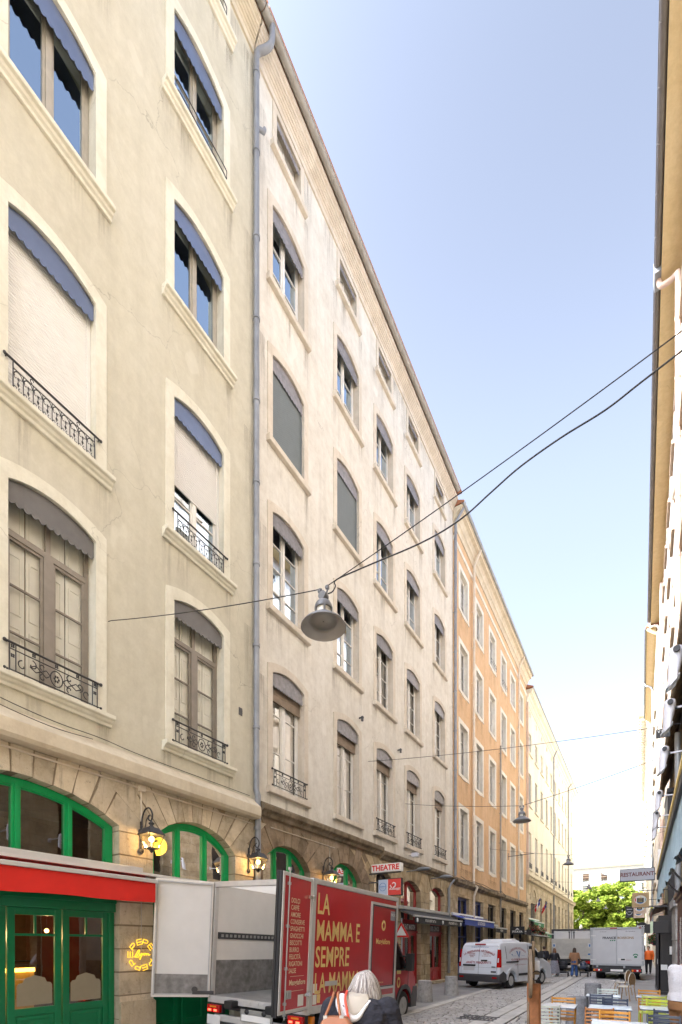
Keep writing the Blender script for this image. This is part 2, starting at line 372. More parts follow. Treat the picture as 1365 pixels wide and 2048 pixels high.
        if bevel:
            bv = o.modifiers.new('bevel', 'BEVEL'); bv.width = bevel; bv.segments = seg; bv.limit_method = 'ANGLE'; bv.angle_limit = R(40)
        return o
def wloc(o):
    p = Vector((0, 0, 0))
    while o is not None: p += Vector(o.location); o = o.parent
    return p
def tag(o, label=None, cat=None, group=None, kind=None):
    if label: o['label'] = label
    if cat: o['category'] = cat
    if group: o['group'] = group
    if kind: o['kind'] = kind
    return o
def thing(name, label, cat, loc=(0, 0, 0), rz=0., group=None):
    o = bpy.data.objects.new(name, None); COL.objects.link(o); o.location = loc; o.rotation_euler.z = rz
    o.empty_display_size = .3
    return tag(o, label, cat, group)
def struct(o): o['kind'] = 'structure'; return o
def inst(src, parent, loc, rz=0., name=None):
    """copy of one object (shared mesh) under a parent"""
    o = src.copy(); COL.objects.link(o); o.parent = parent; o.location = loc; o.rotation_euler = (0, 0, rz)
    return o
def dup_tree(root, loc, rz=0., label=None, group=None):
    r = root.copy(); COL.objects.link(r); r.location = loc; r.rotation_euler = (0, 0, rz)
    if label: r['label'] = label
    if group: r['group'] = group
    for ch in list(root.children):
        c = ch.copy(); COL.objects.link(c); c.parent = r
        for g in list(ch.children):
            d = g.copy(); COL.objects.link(d); d.parent = c
    return r
def arc_pts(y0, y1, spring, crown, n=14):
    h = (y1 - y0) / 2; yc = (y0 + y1) / 2; r = crown - spring
    if r < 1e-3: return [(y0 + (y1 - y0) * i / n, spring) for i in range(n + 1)]
    Rr = (h * h + r * r) / (2 * r); cz = crown - Rr; a0 = math.asin(min(1, h / Rr))
    return [(yc + Rr * math.sin(-a0 + 2 * a0 * i / n), cz + Rr * math.cos(-a0 + 2 * a0 * i / n)) for i in range(n + 1)]
def arc_z(y, y0, y1, spring, crown):
    h = (y1 - y0) / 2; r = crown - spring; Rr = (h * h + r * r) / (2 * r); cz = crown - Rr
    d = y - (y0 + y1) / 2
    return cz + math.sqrt(max(0, Rr * Rr - d * d))
# ------------------------------------------------------------------ facade kit (x = outwards, y = along the wall, z = up)
def wall_grid(x, y0, y1, z0, z1, holes, depth=.30, s=1, reveal=1):
    """plastered sheet with real openings and reveals; holes = (ya, yb, za, zb)"""
    ys = sorted(set([y0, y1] + [v for h in holes for v in h[:2]])); zs = sorted(set([z0, z1] + [v for h in holes for v in h[2:4]]))
    mb = MB(); idx = {}; vs = []; fs = []
    def vid(i, j):
        if (i, j) not in idx: idx[(i, j)] = len(vs); vs.append((x, ys[i], zs[j]))
        return idx[(i, j)]
    for i in range(len(ys) - 1):
        for j in range(len(zs) - 1):
            cy = (ys[i] + ys[i + 1]) / 2; cz = (zs[j] + zs[j + 1]) / 2
            if any(h[0] < cy < h[1] and h[2] < cz < h[3] for h in holes): continue
            fs.append((vid(i, j), vid(i + 1, j), vid(i + 1, j + 1), vid(i, j + 1)))
    mb.add(vs, fs)
    xb = x - s * depth
    for a, b, c, d in [h[:4] for h in holes]:
        mb.add([(x, a, c), (x, b, c), (x, b, d), (x, a, d), (xb, a, c), (xb, b, c), (xb, b, d), (xb, a, d)],
               [(0, 1, 5, 4), (1, 2, 6, 5), (2, 3, 7, 6), (3, 0, 4, 7)], reveal)
    return mb
_wm = {}
M['box_wood'] = paint('brown_blind_box', (.26, .20, .145), .7, scale=5, var=.2)
def once(key, fn):
    if key not in _wm: _wm[key] = fn()
    return _wm[key]
def put(key, fn, name, mats, parent, loc=(0, 0, 0), rz=0., bevel=0.):
    """build a shared mesh once, afterwards copy it; local coordinates"""
    if key in _wm:
        src = _wm[key]; o = src.copy(); COL.objects.link(o); o.name = name
    else:
        o = fn().build(name, mats, None, bevel=bevel, world=False); _wm[key] = o
    o.parent = parent; o.location = loc; o.rotation_euler = (0, 0, rz)
    return o
def m_frame(W, Ht, bars, transom, rec, mull=.09, fr=.065, leaf=True):
    def f():
        mb = MB(); x1 = -rec; x0 = x1 - .06; h = W / 2 - .012
        top = Ht - .012
        mb.box(x0, x1, -h, -h + fr, .0, top); mb.box(x0, x1, h - fr, h, .0, top)
        mb.box(x0, x1, -h + fr, h - fr, top - fr, top); mb.box(x0, x1, -h + fr, h - fr, .0, fr * 1.1)
        zt = top - fr
        if transom:
            mb.box(x0 - .004, x1 + .012, -h + fr, h - fr, transom - .05, transom + .05); zt = transom - .05
            mb.box(x0, x1 - .004, -.04, .04, transom + .05, top - fr)
        mb.box(x0 + .004, x1 + .02, -mull / 2, mull / 2, fr * 1.1, zt)
        if leaf:
            for a, b in ((-h + fr, -mull / 2), (mull / 2, h - fr)):
                t = .045
                mb.box(x0 + .008, x1 - .006, a, a + t, fr * 1.1, zt); mb.box(x0 + .008, x1 - .006, b - t, b, fr * 1.1, zt)
                mb.box(x0 + .008, x1 - .006, a + t, b - t, zt - t, zt); mb.box(x0 + .008, x1 - .006, a + t, b - t, fr * 1.1, fr * 1.1 + t * 1.6)
                for k in range(bars):
                    z = fr + (zt - fr) * (k + 1) / (bars + 1)
                    mb.box(x0 + .012, x1 - .010, a + t, b - t, z - .014, z + .014)
        return mb
    return f
def m_pane(W, Ht, rec):
    def f():
        h = W / 2 - .05
        return MB().add([(-rec - .035, -h, .04), (-rec - .035, h, .04), (-rec - .035, h, Ht - .05), (-rec - .035, -h, Ht - .05)], [(0, 1, 2, 3)])
    return f
def m_curtain(W, Ht, rec, wavy=True):
    def f():
        mb = MB(); h = W / 2 - .06; rings = []; n = 48
        for z in (.05, Ht - .06):
            rings.append([(-rec - .16 + (.018 * math.sin(k * 1.9) + .008 * math.sin(k * 4.7)) * (1 if wavy else 0), -h + 2 * h * k / n, z) for k in range(n + 1)])
        vs = [p for r in rings for p in r]; N = n + 1
        return mb.add(vs, [(k, k + 1, N + k + 1, N + k) for k in range(n)], 0, wavy)
    return f
def m_innershutter(W, Ht, rec):
    def f():
        mb = MB(); h = W / 2 - .06; x = -rec - .09
        for a, b in ((-h, -h / 2 - .01), (-h / 2 + .01, -.012), (.012, h / 2 - .01), (h / 2 + .01, h)):
            mb.box(x - .02, x, a, b, .05, Ht - .06)
            for z0, z1 in ((.2, Ht * .3), (Ht * .36, Ht * .66), (Ht * .72, Ht - .2)):
                mb.band([(a + .05, z0), (b - .05, z0), (b - .05, z1), (a + .05, z1)], [(a + .08, z0 + .03), (b - .08, z0 + .03), (b - .08, z1 - .03), (a + .08, z1 - .03)], x - .002, x + .012, 0, True)
        return mb
    return f
def m_surround(W, Hs, rise, bw, th=.028, flat=False):
    def f():
        i = [(-W / 2, 0)] + arc_pts(-W / 2, W / 2, Hs, Hs + rise) + [(W / 2, 0)]
        o = [(-W / 2 - bw, 0)] + arc_pts(-W / 2 - bw, W / 2 + bw, Hs + bw * .9, Hs + rise + bw) + [(W / 2 + bw, 0)]
        return MB().band(o, i, -.012, th)
    return f
def m_frame_surround(W, Ht, bw, th=.03, apron=True):
    def f():
        mb = MB()
        i = [(-W / 2, 0), (W / 2, 0), (W / 2, Ht), (-W / 2, Ht)]; o = [(-W / 2 - bw, -.02), (W / 2 + bw, -.02), (W / 2 + bw, Ht + bw), (-W / 2 - bw, Ht + bw)]
        mb.band(o, i, -.012, th, 0, True)
        if apron:
            a = W / 2 + bw; p = []
            for k in range(15):
                t = -1 + 2 * k / 14; z = -.17 - .055 * (1 if abs(t) < .34 else 0) - .045 * math.cos(min(1, max(0, (abs(t) - .34) / .2)) * math.pi / 2) * (1 if abs(t) >= .34 else 0)
                p.append((a * t, z))
            mb.prism([(-a, -.02)] + p + [(a, -.02)], -.012, th + .012)
        return mb
    return f
def m_sill(W, kind):
    def f():
        mb = MB(); a = W / 2
        if kind == 'moulded':
            a += .30
            mb.prism([(.0, -.20), (.05, -.20), (.06, -.15), (.10, -.13), (.12, -.09), (.17, -.085), (.18, -.07), (.18, -.01), (.14, .0), (-.2, .0), (-.2, -.02), (0, -.02)], -a, a, 'y')
        else:
            a += .24
            mb.prism([(0, -.17), (.11, -.165), (.12, -.15), (.12, -.012), (.10, 0), (-.2, .0), (-.2, -.02), (0, -.02)], -a, a, 'y')
        return mb
    return f
def m_lambrequin(W, Hs, rise, drop, x=-.035):
    def f():
        top = arc_pts(-W / 2 + .004, W / 2 - .004, Hs - .004, Hs + rise - .006, 20)
        n = 12; bot = []
        for k in range(n):
            y0 = W / 2 - .004 - (W - .008) * k / n; y1 = W / 2 - .004 - (W - .008) * (k + 1) / n
            for q in range(5):
                t = q / 5; bot.append((y0 + (y1 - y0) * t, Hs - drop - .055 * math.sin(math.pi * t)))
        bot.append((-W / 2 + .004, Hs - drop))
        return MB().prism(top + bot, x - .008, x)
    return f
def m_rolling(W, Ht, z0, rec):
    def f():
        mb = MB(); h = W / 2 - .07; x = -rec + .012; n = int((Ht - z0) / .055); prof = []
        for k in range(n):
            z = z0 + (Ht - z0) * k / n; d = (Ht - z0) / n
            prof += [(x - .010, z), (x, z + d * .25), (x, z + d * .85), (x - .010, z + d)]
        prof += [(x - .03, Ht), (x - .03, z0)]
        mb.prism(prof, -h, h, 'y')
        for a, b in ((-W / 2 + .004, -h), (h, W / 2 - .004)): mb.box(x - .03, x + .02, a, b, 0, Ht)
        return mb
    return f
def spiral(c, r0, r1, a0, a1, n=14, x=0):
    return [(x, c[0] + (r0 + (r1 - r0) * k / n) * math.cos(a0 + (a1 - a0) * k / n), c[1] + (r0 + (r1 - r0) * k / n) * math.sin(a0 + (a1 - a0) * k / n)) for k in range(n + 1)]
def m_rail_ornate(W, hh=.50, x=.07):
    """cast-iron window guard with scrolls, rosettes and an oval middle"""
    def f():
        mb = MB(); a = W / 2 + .07; r = .0095
        mb.tube([(x, -a, hh), (x, a, hh)], .018, 8); mb.tube([(x, -a, .07), (x, a, .07)], .010, 6); mb.tube([(x, -a + .06, hh - .10), (x, a - .06, hh - .10)], r, 5)
        for s in (-1, 1):
            mb.ball((x, s * a, hh), .03, n=8, k=6); mb.ball((x, s * a, .07), .022, n=8, k=6)
            mb.tube([(x, s * (a - .05), .07), (-.02, s * (a - .05), .07)], .010, 5); mb.tube([(x, s * (a - .04), hh), (-.02, s * (a - .04), hh)], .010, 5)
            for q in (.07, .16): mb.tube([(x, s * (a - q), .07), (x, s * (a - q), hh)], r, 5)
            c = a - .34
            mb.tube(spiral((s * (c + .08), .20), .015, .085, 0, s * 4.6, 16, x), r, 4); mb.tube(spiral((s * (c - .06), .28), .015, .085, math.pi, math.pi - s * 4.6, 16, x), r, 4)
            mb.tube(spiral((s * .22, .15), .012, .06, 0, s * 4.4, 14, x), r, 4); mb.tube(spiral((s * .22, .33), .012, .06, 0, -s * 4.4, 14, x), r, 4)
            mb.tube([(x, s * .10, .24), (x, s * .17, .30), (x, s * .25, .24), (x, s * .33, .19), (x, s * .42, .24)], r, 4)
            mb.tube([(x, s * .10, .24), (x, s * .17, .18), (x, s * .25, .24), (x, s * .33, .30), (x, s * .42, .24)], r, 4)
            for cy, cz in ((s * (a - .115), .30), (s * (a - .115), hh - .05), (s * .36, hh - .05)):
                for k in range(4): mb.ball((x, cy + .02 * math.cos(k * 1.57 + .78), cz + .02 * math.sin(k * 1.57 + .78)), (.008, .017, .017), n=6, k=4)
        mb.tube([(x, .10 * math.cos(k * math.pi / 8), .235 + .13 * math.sin(k * math.pi / 8)) for k in range(16)], r, 4, closed=True)
        for k in range(6): mb.ball((x, .035 * math.cos(k * 1.047), .235 + .045 * math.sin(k * 1.047)), (.008, .018, .022), n=6, k=4)
        for k in range(4): mb.ball((x, .02 * math.cos(k * 1.57 + .78), hh - .05 + .02 * math.sin(k * 1.57 + .78)), (.008, .017, .017), n=6, k=4)
        return mb
    return f
def m_rail_arcade(W, hh=.52, x=.07):
    def f():
        mb = MB(); a = W / 2 + .07; r = .008; n = 9; b = a - .12; p = 2 * b / n
        mb.tube([(x, -a, hh), (x, a, hh)], .018, 8); mb.tube([(x, -b, hh - .12), (x, b, hh - .12)], r, 5); mb.tube([(x, -b, .05), (x, b, .05)], r, 5)
        for s in (-1, 1):
            mb.ball((x, s * a, hh), .026, n=8, k=6); mb.tube([(x, s * b, .03), (x, s * b, hh)], .010, 6); mb.tube([(x, s * (a - .03), hh), (-.02, s * (a - .03), hh)], .010, 5)
            mb.tube([(x, s * b, .05), (-.02, s * b, .05)], .010, 5)
            mb.tube(spiral((s * .38, hh - .06), .01, .045, 0, 4.5, 10, x), r, 4)
        for k in range(n):
            c = -b + p * (k + .5)
            mb.tube([(x, c - p / 2, .05), (x, c - p / 2, hh - .12)], r, 4)
            mb.tube([(x, c + p * .42 * math.cos(q * math.pi / 8), hh - .21 + .08 * math.sin(q * math.pi / 8)) for q in range(9)], r, 4)
            mb.tube([(x, c, .16), (x, c, hh - .22)], r * .8, 4)
            for s in (-1, 1):
                mb.tube(spiral((c + s * p * .24, hh - .23), .006, .028, 0, s * 4.2, 8, x), r * .7, 4); mb.tube(spiral((c + s * p * .24, .12), .008, .036, 0, -s * 4.2, 8, x), r * .8, 4)
            mb.ball((x, c, .20), (.008, .02, .03), n=6, k=4); mb.ball((x, c, hh - .23), (.008, .016, .02), n=6, k=4)
        return mb
    return f
def m_rail_grid(W, hh=.50, x=.06):
    def f():
        mb = MB(); a = W / 2; n = 9
        mb.tube([(x, -a, hh), (x, a, hh)], .016, 6); mb.tube([(x, -a, .05), (x, a, .05)], .010, 5); mb.tube([(x, -a, hh - .09), (x, a, hh - .09)], .008, 4)
        for k in range(n + 1):
            y = -a + 2 * a * k / n; mb.tube([(x, y, .05), (x, y, hh)], .008, 4)
            if k < n:
                c = y + a / n; mb.tube([(x, c + .055 * math.cos(q * .785), .24 + .085 * math.sin(q * .785)) for q in range(8)], .007, 4, closed=True)
        for s in (-1, 1): mb.tube([(x, s * a, hh - .02), (-.05, s * a, hh - .02)], .010, 4); mb.tube([(x, s * a, .05), (-.05, s * a, .05)], .010, 4)
        return mb
    return f
def m_rail_wire(W, x=.12):
    def f():
        mb = MB(); a = W / 2 + .02
        for z, o in ((.34, 0), (.16, .03)):
            mb.tube([(x, -a + o + .06, z), (x, a - o - .06, z)], .011, 6)
            for s in (-1, 1): mb.tube([(x, s * (a - o - .06), z), (x, s * (a - o - .015), z - .02), (x - .02, s * (a - o), z - .07), (x - .02, s * (a - o), z - .15)], .011, 6)
        return mb
    return f

def window(b, x, yc, zs, W, Hs, rise, st, s=1):
    """one window of a building: frame object, with pane, surround, sill, blind, guard... as sub-parts"""
    rz = 0 if s > 0 else math.pi
    Ht = Hs + rise; rec = st.get('rec', .20)
    key = (round(W, 3), round(Hs, 3), round(rise, 3))
    o = put(key + ('frame', st.get('bars', 3), st.get('transom'), rec, st['frame'], st.get('leaf', True)), m_frame(W, Ht, st.get('bars', 3), st.get('transom'), rec, st.get('mull', .09), st.get('fr', .065), st.get('leaf', True)),
            'window', st['frame'], b, (x - b.location.x, yc - b.location.y, zs), rz)
    def sub(k, fn, name, mats, bevel=0.): return put(key + k, fn, name, mats, o, (0, 0, 0), 0, bevel)
    if not (st.get('roll') == 0.0): sub(('pane', rec, st.get('glass', 'glass')), m_pane(W, Ht, rec), 'pane', st.get('glass', 'glass'))
    if st.get('surround') == 'arch': sub(('sur', st['trim'], st.get('bw', .21)), m_surround(W, Hs, rise, st.get('bw', .21)), 'surround', st['trim'])
    if st.get('surround') == 'flat': sub(('surf', st['trim'], st.get('bw', .21), st.get('apron', True)), m_frame_surround(W, Ht, st.get('bw', .21), apron=st.get('apron', True)), 'surround', st['trim'])
    if st.get('sill'): sub(('sill', st['sill'], st['trim']), m_sill(W, st['sill']), 'sill', st.get('sillmat', st['trim']), .006)
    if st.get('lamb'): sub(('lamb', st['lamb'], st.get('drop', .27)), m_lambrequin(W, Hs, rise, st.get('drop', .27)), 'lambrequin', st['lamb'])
    if st.get('roll') is not None: sub(('roll', st['roll'], st['rollmat'], rec), m_rolling(W, Hs - .05, st['roll'], rec - .03), 'roller_shutter', st['rollmat'])
    if st.get('box'): sub(('bbox', rec), m_blindbox(W, Ht, rec), 'blind_box', 'box_wood')
    if st.get('rail') == 'ornate': sub(('rail_o',), m_rail_ornate(W), 'railing', 'iron')
    if st.get('rail') == 'arcade': sub(('rail_a',), m_rail_arcade(W), 'railing', 'iron')
    if st.get('rail') == 'grid': sub(('rail_g',), m_rail_grid(W), 'railing', 'iron_grey')
    if st.get('rail') == 'wire': sub(('rail_w',), m_rail_wire(W), 'railing', 'iron')
    if st.get('back') == 'curtain': sub(('cur', rec), m_curtain(W, Ht, rec), 'curtain', 'curtain')
    if st.get('back') == 'shutter': sub(('ish', rec), m_innershutter(W, Ht, rec), 'inner_shutter', 'inner_shutter')
    return o
def cornice(b, y0, y1, prof, mat, name='cornice', s=1, x=XL):
    return MB().prism([(x + s * p[0], p[1]) for p in prof], y0, y1, 'y').build(name, mat, b)
def gutter(b, y0, y1, x, z, r, mat, joint=2.0, s=1):
    """half-round eaves gutter with soldered joints"""
    mb = MB(); n = 10
    o = [(x + r * math.cos(a), z + r * math.sin(a)) for a in [math.pi * (1 + k / n) for k in range(n + 1)]]
    i = [(x + (r - .012) * math.cos(a), z + .004 + (r - .012) * math.sin(a)) for a in [math.pi * (1 + k / n) for k in range(n + 1)]][::-1]
    mb.prism(o + i, y0, y1, 'y', 0, False)
    mb.tube([(x + s * r, y0, z), (x + s * r, y1, z)], .016, 6)
    k = y0 + joint * .6
    while k < y1 - .1:
        q = [(x + (r + .008) * math.cos(a), z + (r + .008) * math.sin(a)) for a in [math.pi * (1 + j / n) for j in range(n + 1)]]
        mb.prism(q + i, k, k + .05, 'y'); k += joint
    return mb.build('gutter', mat, b)
def pipe(b, pts, r, mat, every=2.1, name='downpipe'):
    mb = MB(); mb.tube(pts, r, 12)
    for a, c in zip(pts, pts[1:]):
        a = Vector(a); c = Vector(c)
        if abs(a.z - c.z) > 2:
            z = max(a.z, c.z) - .5; lo = min(a.z, c.z)
            while z > lo + .2:
                mb.tube([(a.x, a.y, z), (a.x, a.y, z - .07)], r + .013, 12); mb.box(a.x - .16 if a.x < -4 else a.x, a.x if a.x < -4 else a.x + .16, a.y - .012, a.y + .012, z - .05, z - .02)
                z -= every
    return mb.build(name, mat, b)
def curve_pts(ctrl, n=6):
    """Catmull-Rom through the control points"""
    P = [Vector(p) for p in ctrl]; P = [P[0] * 2 - P[1]] + P + [P[-1] * 2 - P[-2]]; out = []
    for i in range(1, len(P) - 2):
        for k in range(n):
            t = k / n; a, b, c, d = P[i - 1], P[i], P[i + 1], P[i + 2]
            out.append(.5 * ((2 * b) + (c - a) * t + (2 * a - 5 * b + 4 * c - d) * t * t + (3 * b - a - 3 * c + d) * t ** 3))
    out.append(P[-2]); return out
def stone_front(b, x, y0, y1, ztop, arches, mat, z0=0., back=.32, nv=9, name='stone_front', course=.46, flat=()):
    """rubbed stone ground floor: coursed piers and fanned voussoirs over segmental arches"""
    mb = MB(); rnd = random.Random(int(y0 * 100) + 3); g = .007
    ed = []
    for (a, c, sp, cr) in arches:
        h = (c - a) / 2; r = cr - sp; Rr = (h * h + r * r) / (2 * r); cz = cr - Rr; yc = (a + c) / 2; a0 = math.asin(h / Rr)
        a0t = min(a0 * 1.0, 1.2); t = (ztop - cz) / math.cos(a0t)
        ed.append((yc - t * math.sin(a0t), yc + t * math.sin(a0t)))
        N = nv
        for k in range(N):
            p0 = -a0t + 2 * a0t * k / N; p1 = -a0t + 2 * a0t * (k + 1) / N; d = rnd.uniform(-.008, .012)
            q0 = p0 + g / Rr; q1 = p1 - g / Rr
            f = lambda q, rr: (yc + rr * math.sin(q), cz + rr * math.cos(q))
            tt = lambda q: (ztop - g - cz) / math.cos(q)
            j0, j1 = rnd.uniform(-.012, .012), rnd.uniform(-.012, .012); mb.prism([f(q0 + rnd.uniform(0, .004), Rr + rnd.uniform(0, .02)), f((q0 + q1) / 2, Rr + rnd.uniform(0, .006)), f(q1 - rnd.uniform(0, .004), Rr + rnd.uniform(0, .02)), f(q1 - rnd.uniform(0, .006), (Rr + tt(q1)) / 2), f(q1 - abs(j1) * .3, tt(q1)), f(q0 + abs(j0) * .3, tt(q0)), f(q0 + rnd.uniform(0, .006), (Rr + tt(q0)) / 2)], x - back, x + d * 1.5)
            f2 = lambda q, rr: (yc + rr * math.sin(q), cz + rr * math.cos(q))
            mb.prism([f2(p0, Rr + .012), f2(p1, Rr + .012), f2(p1, tt(p1)), f2(p0, tt(p0))], x - back + .01, x - .016, m=1)
    piers = []
    ys = [y0] + [v for A in arches for v in A[:2]] + [y1]
    for i in range(0, len(ys), 2):
        ya, yb = ys[i], ys[i + 1]; sp0 = arches[i // 2 - 1][2] if i > 0 else arches[0][2]; sp1 = arches[i // 2][2] if i // 2 < len(arches) else arches[-1][2]
        ta = ed[i // 2 - 1][1] if i > 0 else y0; tb = ed[i // 2][0] if i // 2 < len(arches) else y1
        sp = min(sp0, sp1); n = max(1, round((sp - z0) / course)); mb.prism([(ya + .012, z0), (yb - .012, z0), (yb - .012, sp), (ya + .012, sp)], x - back + .01, x - .014, m=1)
        for k in range(n):
            za = z0 + (sp - z0) * k / n + g; zb = z0 + (sp - z0) * (k + 1) / n - g
            cuts = [ya, yb]
            if yb - ya > .8: cuts = [ya, ya + (yb - ya) * (.38 if k % 2 else .62) + rnd.uniform(-.05, .05), yb]
            for u, v in zip(cuts, cuts[1:]):
                e_ = lambda: rnd.uniform(0, .012); mb.prism([(u + (g if u != ya else 0) + e_(), za + e_()), (v - (g if v != yb else 0) - e_(), za + e_()), (v - (g if v != yb else 0) - e_(), zb - e_()), (u + (g if u != ya else 0) + e_(), zb - e_())], x - back, x + rnd.uniform(-.008, .016))
        mb.prism([(ya, sp + g), (yb, sp + g), (tb - g, ztop - g), (ta + g, ztop - g)] if tb > ta + .05 else [(ya, sp + g), (yb, sp + g), ((ta + tb) / 2, ztop - g)], x - back, x + rnd.uniform(-.005, .008))
    return mb.build(name, [mat, 'mortar'], b)
def ashlar_front(b, x, y0, y1, z0, ztop, holes, mat, name='stone_front', course=.42, back=.32):
    mb = MB(); rnd = random.Random(int(y0 * 10)); g = .006
    zs = []; z = z0
    while z < ztop - .1: zs.append(z); z += course
    zs.append(ztop)
    hz = sorted(set([h[2] for h in holes] + [h[3] for h in holes]))
    zs = sorted(set(zs + hz)); zs = [z for i, z in enumerate(zs) if i == 0 or z - zs[i - 1] > .04 or z in hz or z == ztop]
    for i in range(len(zs) - 1):
        za, zb = zs[i], zs[i + 1]; c = (za + zb) / 2
        blk = sorted([(h[0], h[1]) for h in holes if h[2] < c < h[3]]); spans = []; y = y0
        for a, d in blk: spans.append((y, a)); y = d
        spans.append((y, y1))
        for a, d in spans:
            if d - a < .02: continue
            L = d - a; n = max(1, round(L / .95)); off = (.5 if i % 2 else 0) / n
            cu = [a] + [a + L * (k + off) / n for k in range(0 if off else 1, n)] + [d]
            for u, v in zip(cu, cu[1:]):
                if v - u > .02: mb.box(x - back, x + rnd.uniform(-.005, .010), u + (g if u > a else 0), v - (g if v < d else 0), za + g, zb - (g if zb < ztop else 0))
            mb.box(x - back + .01, x - .012, a + .008, d - .008, za, zb, 1)
    return mb.build(name, [mat, 'mortar'], b)
def arch_window(b, x, ya, yb, sp, cr, zb, n, fmat, gmat='glass', name='arched_window', fw=.16, mw=.14, double=True, th=.10):
    """timber fan-light with mullions under a segmental arch"""
    mb = MB()
    o = [(ya + .01, zb)] + arc_pts(ya + .01, yb - .01, sp, cr - .01, 18) + [(yb - .01, zb)]
    i = [(ya + fw, zb)] + arc_pts(ya + fw, yb - fw, arc_z(ya + fw, ya, yb, sp, cr) - fw * .8, cr - fw * .85, 18) + [(yb - fw, zb)]
    mb.band(o, i, x - th, x)
    mb.box(x - th, x + .012, ya + .01, yb - .01, zb - .10, zb)
    i2 = [(p[0] + (.03 if k == 0 else -.03 if k == len(i) - 1 else 0), p[1] - (.0 if k in (0, len(i) - 1) else .03)) for k, p in enumerate(i)]
    mb.band(i, i2, x - th + .02, x - .025)
    for k in range(1, n):
        y = ya + (yb - ya) * k / n; zt = arc_z(y, ya, yb, sp, cr) - fw * .6
        if double:
            mb.box(x - th, x - .004, y - mw / 2, y - .006, zb, zt - .02); mb.box(x - th, x - .004, y + .006, y + mw / 2, zb, zt - .02); mb.box(x - th, x + .022, y - .028, y + .028, zb, zt)
        else: mb.box(x - th, x + .01, y - mw / 2, y + mw / 2, zb, zt)
    w = mb.build(name, fmat, b, bevel=.006)
    pts = [(ya + .03, zb)] + arc_pts(ya + .03, yb - .03, sp - .02, cr - .03, 14) + [(yb - .03, zb)]
    MB().add([(x - th * .5, p[0], p[1]) for p in pts], [tuple(range(len(pts)))]).build('pane', gmat, w)
    return w
def core(b, y0, y1, ztop, x=XL, s=1, deep=12, ridge=3.0, gap=.95, roofx=.70, roofz=None):
    xa, xb = sorted((x - s * gap, x - s * deep))
    MB().box(xa, xb, y0, y1, 0.02, ztop - .05).build('interior', 'room', b)
    roofz = roofz or ztop + .2
    MB().prism([(x + s * roofx, roofz), (x - s * (deep / 2), roofz + ridge), (x - s * deep, roofz), (x - s * deep, roofz - .15), (x + s * roofx, roofz - .08)], y0, y1, 'y').build('roof', 'roof', b)

def stains(b, x, spots, s=1):
    """dirt washed down the wall below sills and ledges: (y, z top, width, length, strength)"""
    R_, C_ = 7, 7
    for y, z, w, l, k in spots:
        vs = []; fs = []; fd = []
        for i in range(R_):
            for j in range(C_):
                u = -1 + 2 * j / (C_ - 1); t_ = i / (R_ - 1); vs.append((x + s * .004, y + u * w / 2, z - l * t_)); fd.append(k * (1 - t_) ** 1.3 * (1 - u * u) ** .7)
        for i in range(R_ - 1):
            for j in range(C_ - 1): a = i * C_ + j; fs.append((a, a + 1, a + C_ + 1, a + C_))
        o = MB().add(vs, fs).build('rain_stain', 'stain', b)
        at = o.data.attributes.new('fade', 'FLOAT', 'POINT'); at.data.foreach_set('value', fd)
def m_blindbox(W, Ht, rec):
    def f():
        mb = MB(); mb.box(-rec - .02, -rec + .06, -W / 2 + .01, W / 2 - .01, Ht - .80, Ht - .02); mb.box(-rec + .06, -rec + .066, -W / 2 + .03, W / 2 - .03, Ht - .62, Ht - .60).box(-rec + .055, -rec + .075, -W / 2 + .01, W / 2 - .01, Ht - .82, Ht - .78); return mb
    return f
# ================================================================== LEFT SIDE, four houses
M['room_warm'] = paint('warm_brown_room', (.16, .085, .04), .9, scale=3, var=.3)
M['wine_dark'] = paint('dark_bottle_glass', (.03, .05, .03), .15)
W = 1.44
EAVE = [(-.02, 24.80), (.05, 24.80), (.05, 24.95), (.08, 24.97), (.08, 25.03), (.12, 25.04), (.12, 25.09), (.16, 25.10), (.16, 25.15), (.20, 25.16), (.20, 25.21), (.24, 25.22), (.24, 25.30), (.30, 25.32), (.30, 25.46), (-.02, 25.46)]

# ---- house 1: beige plaster over the green restaurant
b1 = thing('apartment_building', 'beige plastered house with sky-tinted lambrequins above the green restaurant arches', 'building', (XL, 4.5, 0))
cols = (4.42, 7.61)
fl1 = [(6.15, 9.25), (10.6, 13.6), (15.65, 17.82), (19.95, 21.9), (23.85, 24.7)]
holes = []
for y in cols:
    for k, (a, c) in enumerate(fl1): holes.append((y - W / 2, y + W / 2, a - .02, c + (.18 if k < 4 else .0)))
wall_grid(XL, -8, 9.40, 5.3, 24.95, holes).build('wall', ['plaster_beige', 'trim_cream'], b1)
S1 = dict(frame='frame_taupe', surround='arch', trim='trim_cream', sill='moulded', lamb='lamb_sky_tint')
for y in cols:
    first = y == cols[0]
    for k, (a, c) in enumerate(fl1):
        st = dict(S1)
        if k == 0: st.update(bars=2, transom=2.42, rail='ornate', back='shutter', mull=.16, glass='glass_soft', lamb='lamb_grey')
        if k == 1: st.update(rail='arcade', roll=0.0 if first else 1.33, rollmat='shutter_white', bars=2, back='curtain', frame='frame_white', glass='glass_mirror')
        if k == 2: st.update(bars=0, glass='glass_mirror', mull=.10, frame='frame_greige')
        if k == 3: st.update(bars=1, glass='glass_mirror', rail='wire', frame='frame_greige')
        if k == 4: st.update(bars=0, rail='wire', surround='flat', apron=False, lamb=None)
        window(b1, XL, y, a, W, c - a, .18 if k < 4 else 0, st)
cornice(b1, -8, 9.36, EAVE, 'coping')
gutter(b1, -8, 9.3, XL + .41, 25.52, .10, 'zinc_brown')
MB().prism([(XL, 5.62), (XL + .02, 5.62), (XL + .30, 5.36), (XL + .30, 5.14), (XL + .25, 5.08), (XL, 5.08)], -8, 9.36, 'y').build('coping_band', 'coping', b1, bevel=.012)
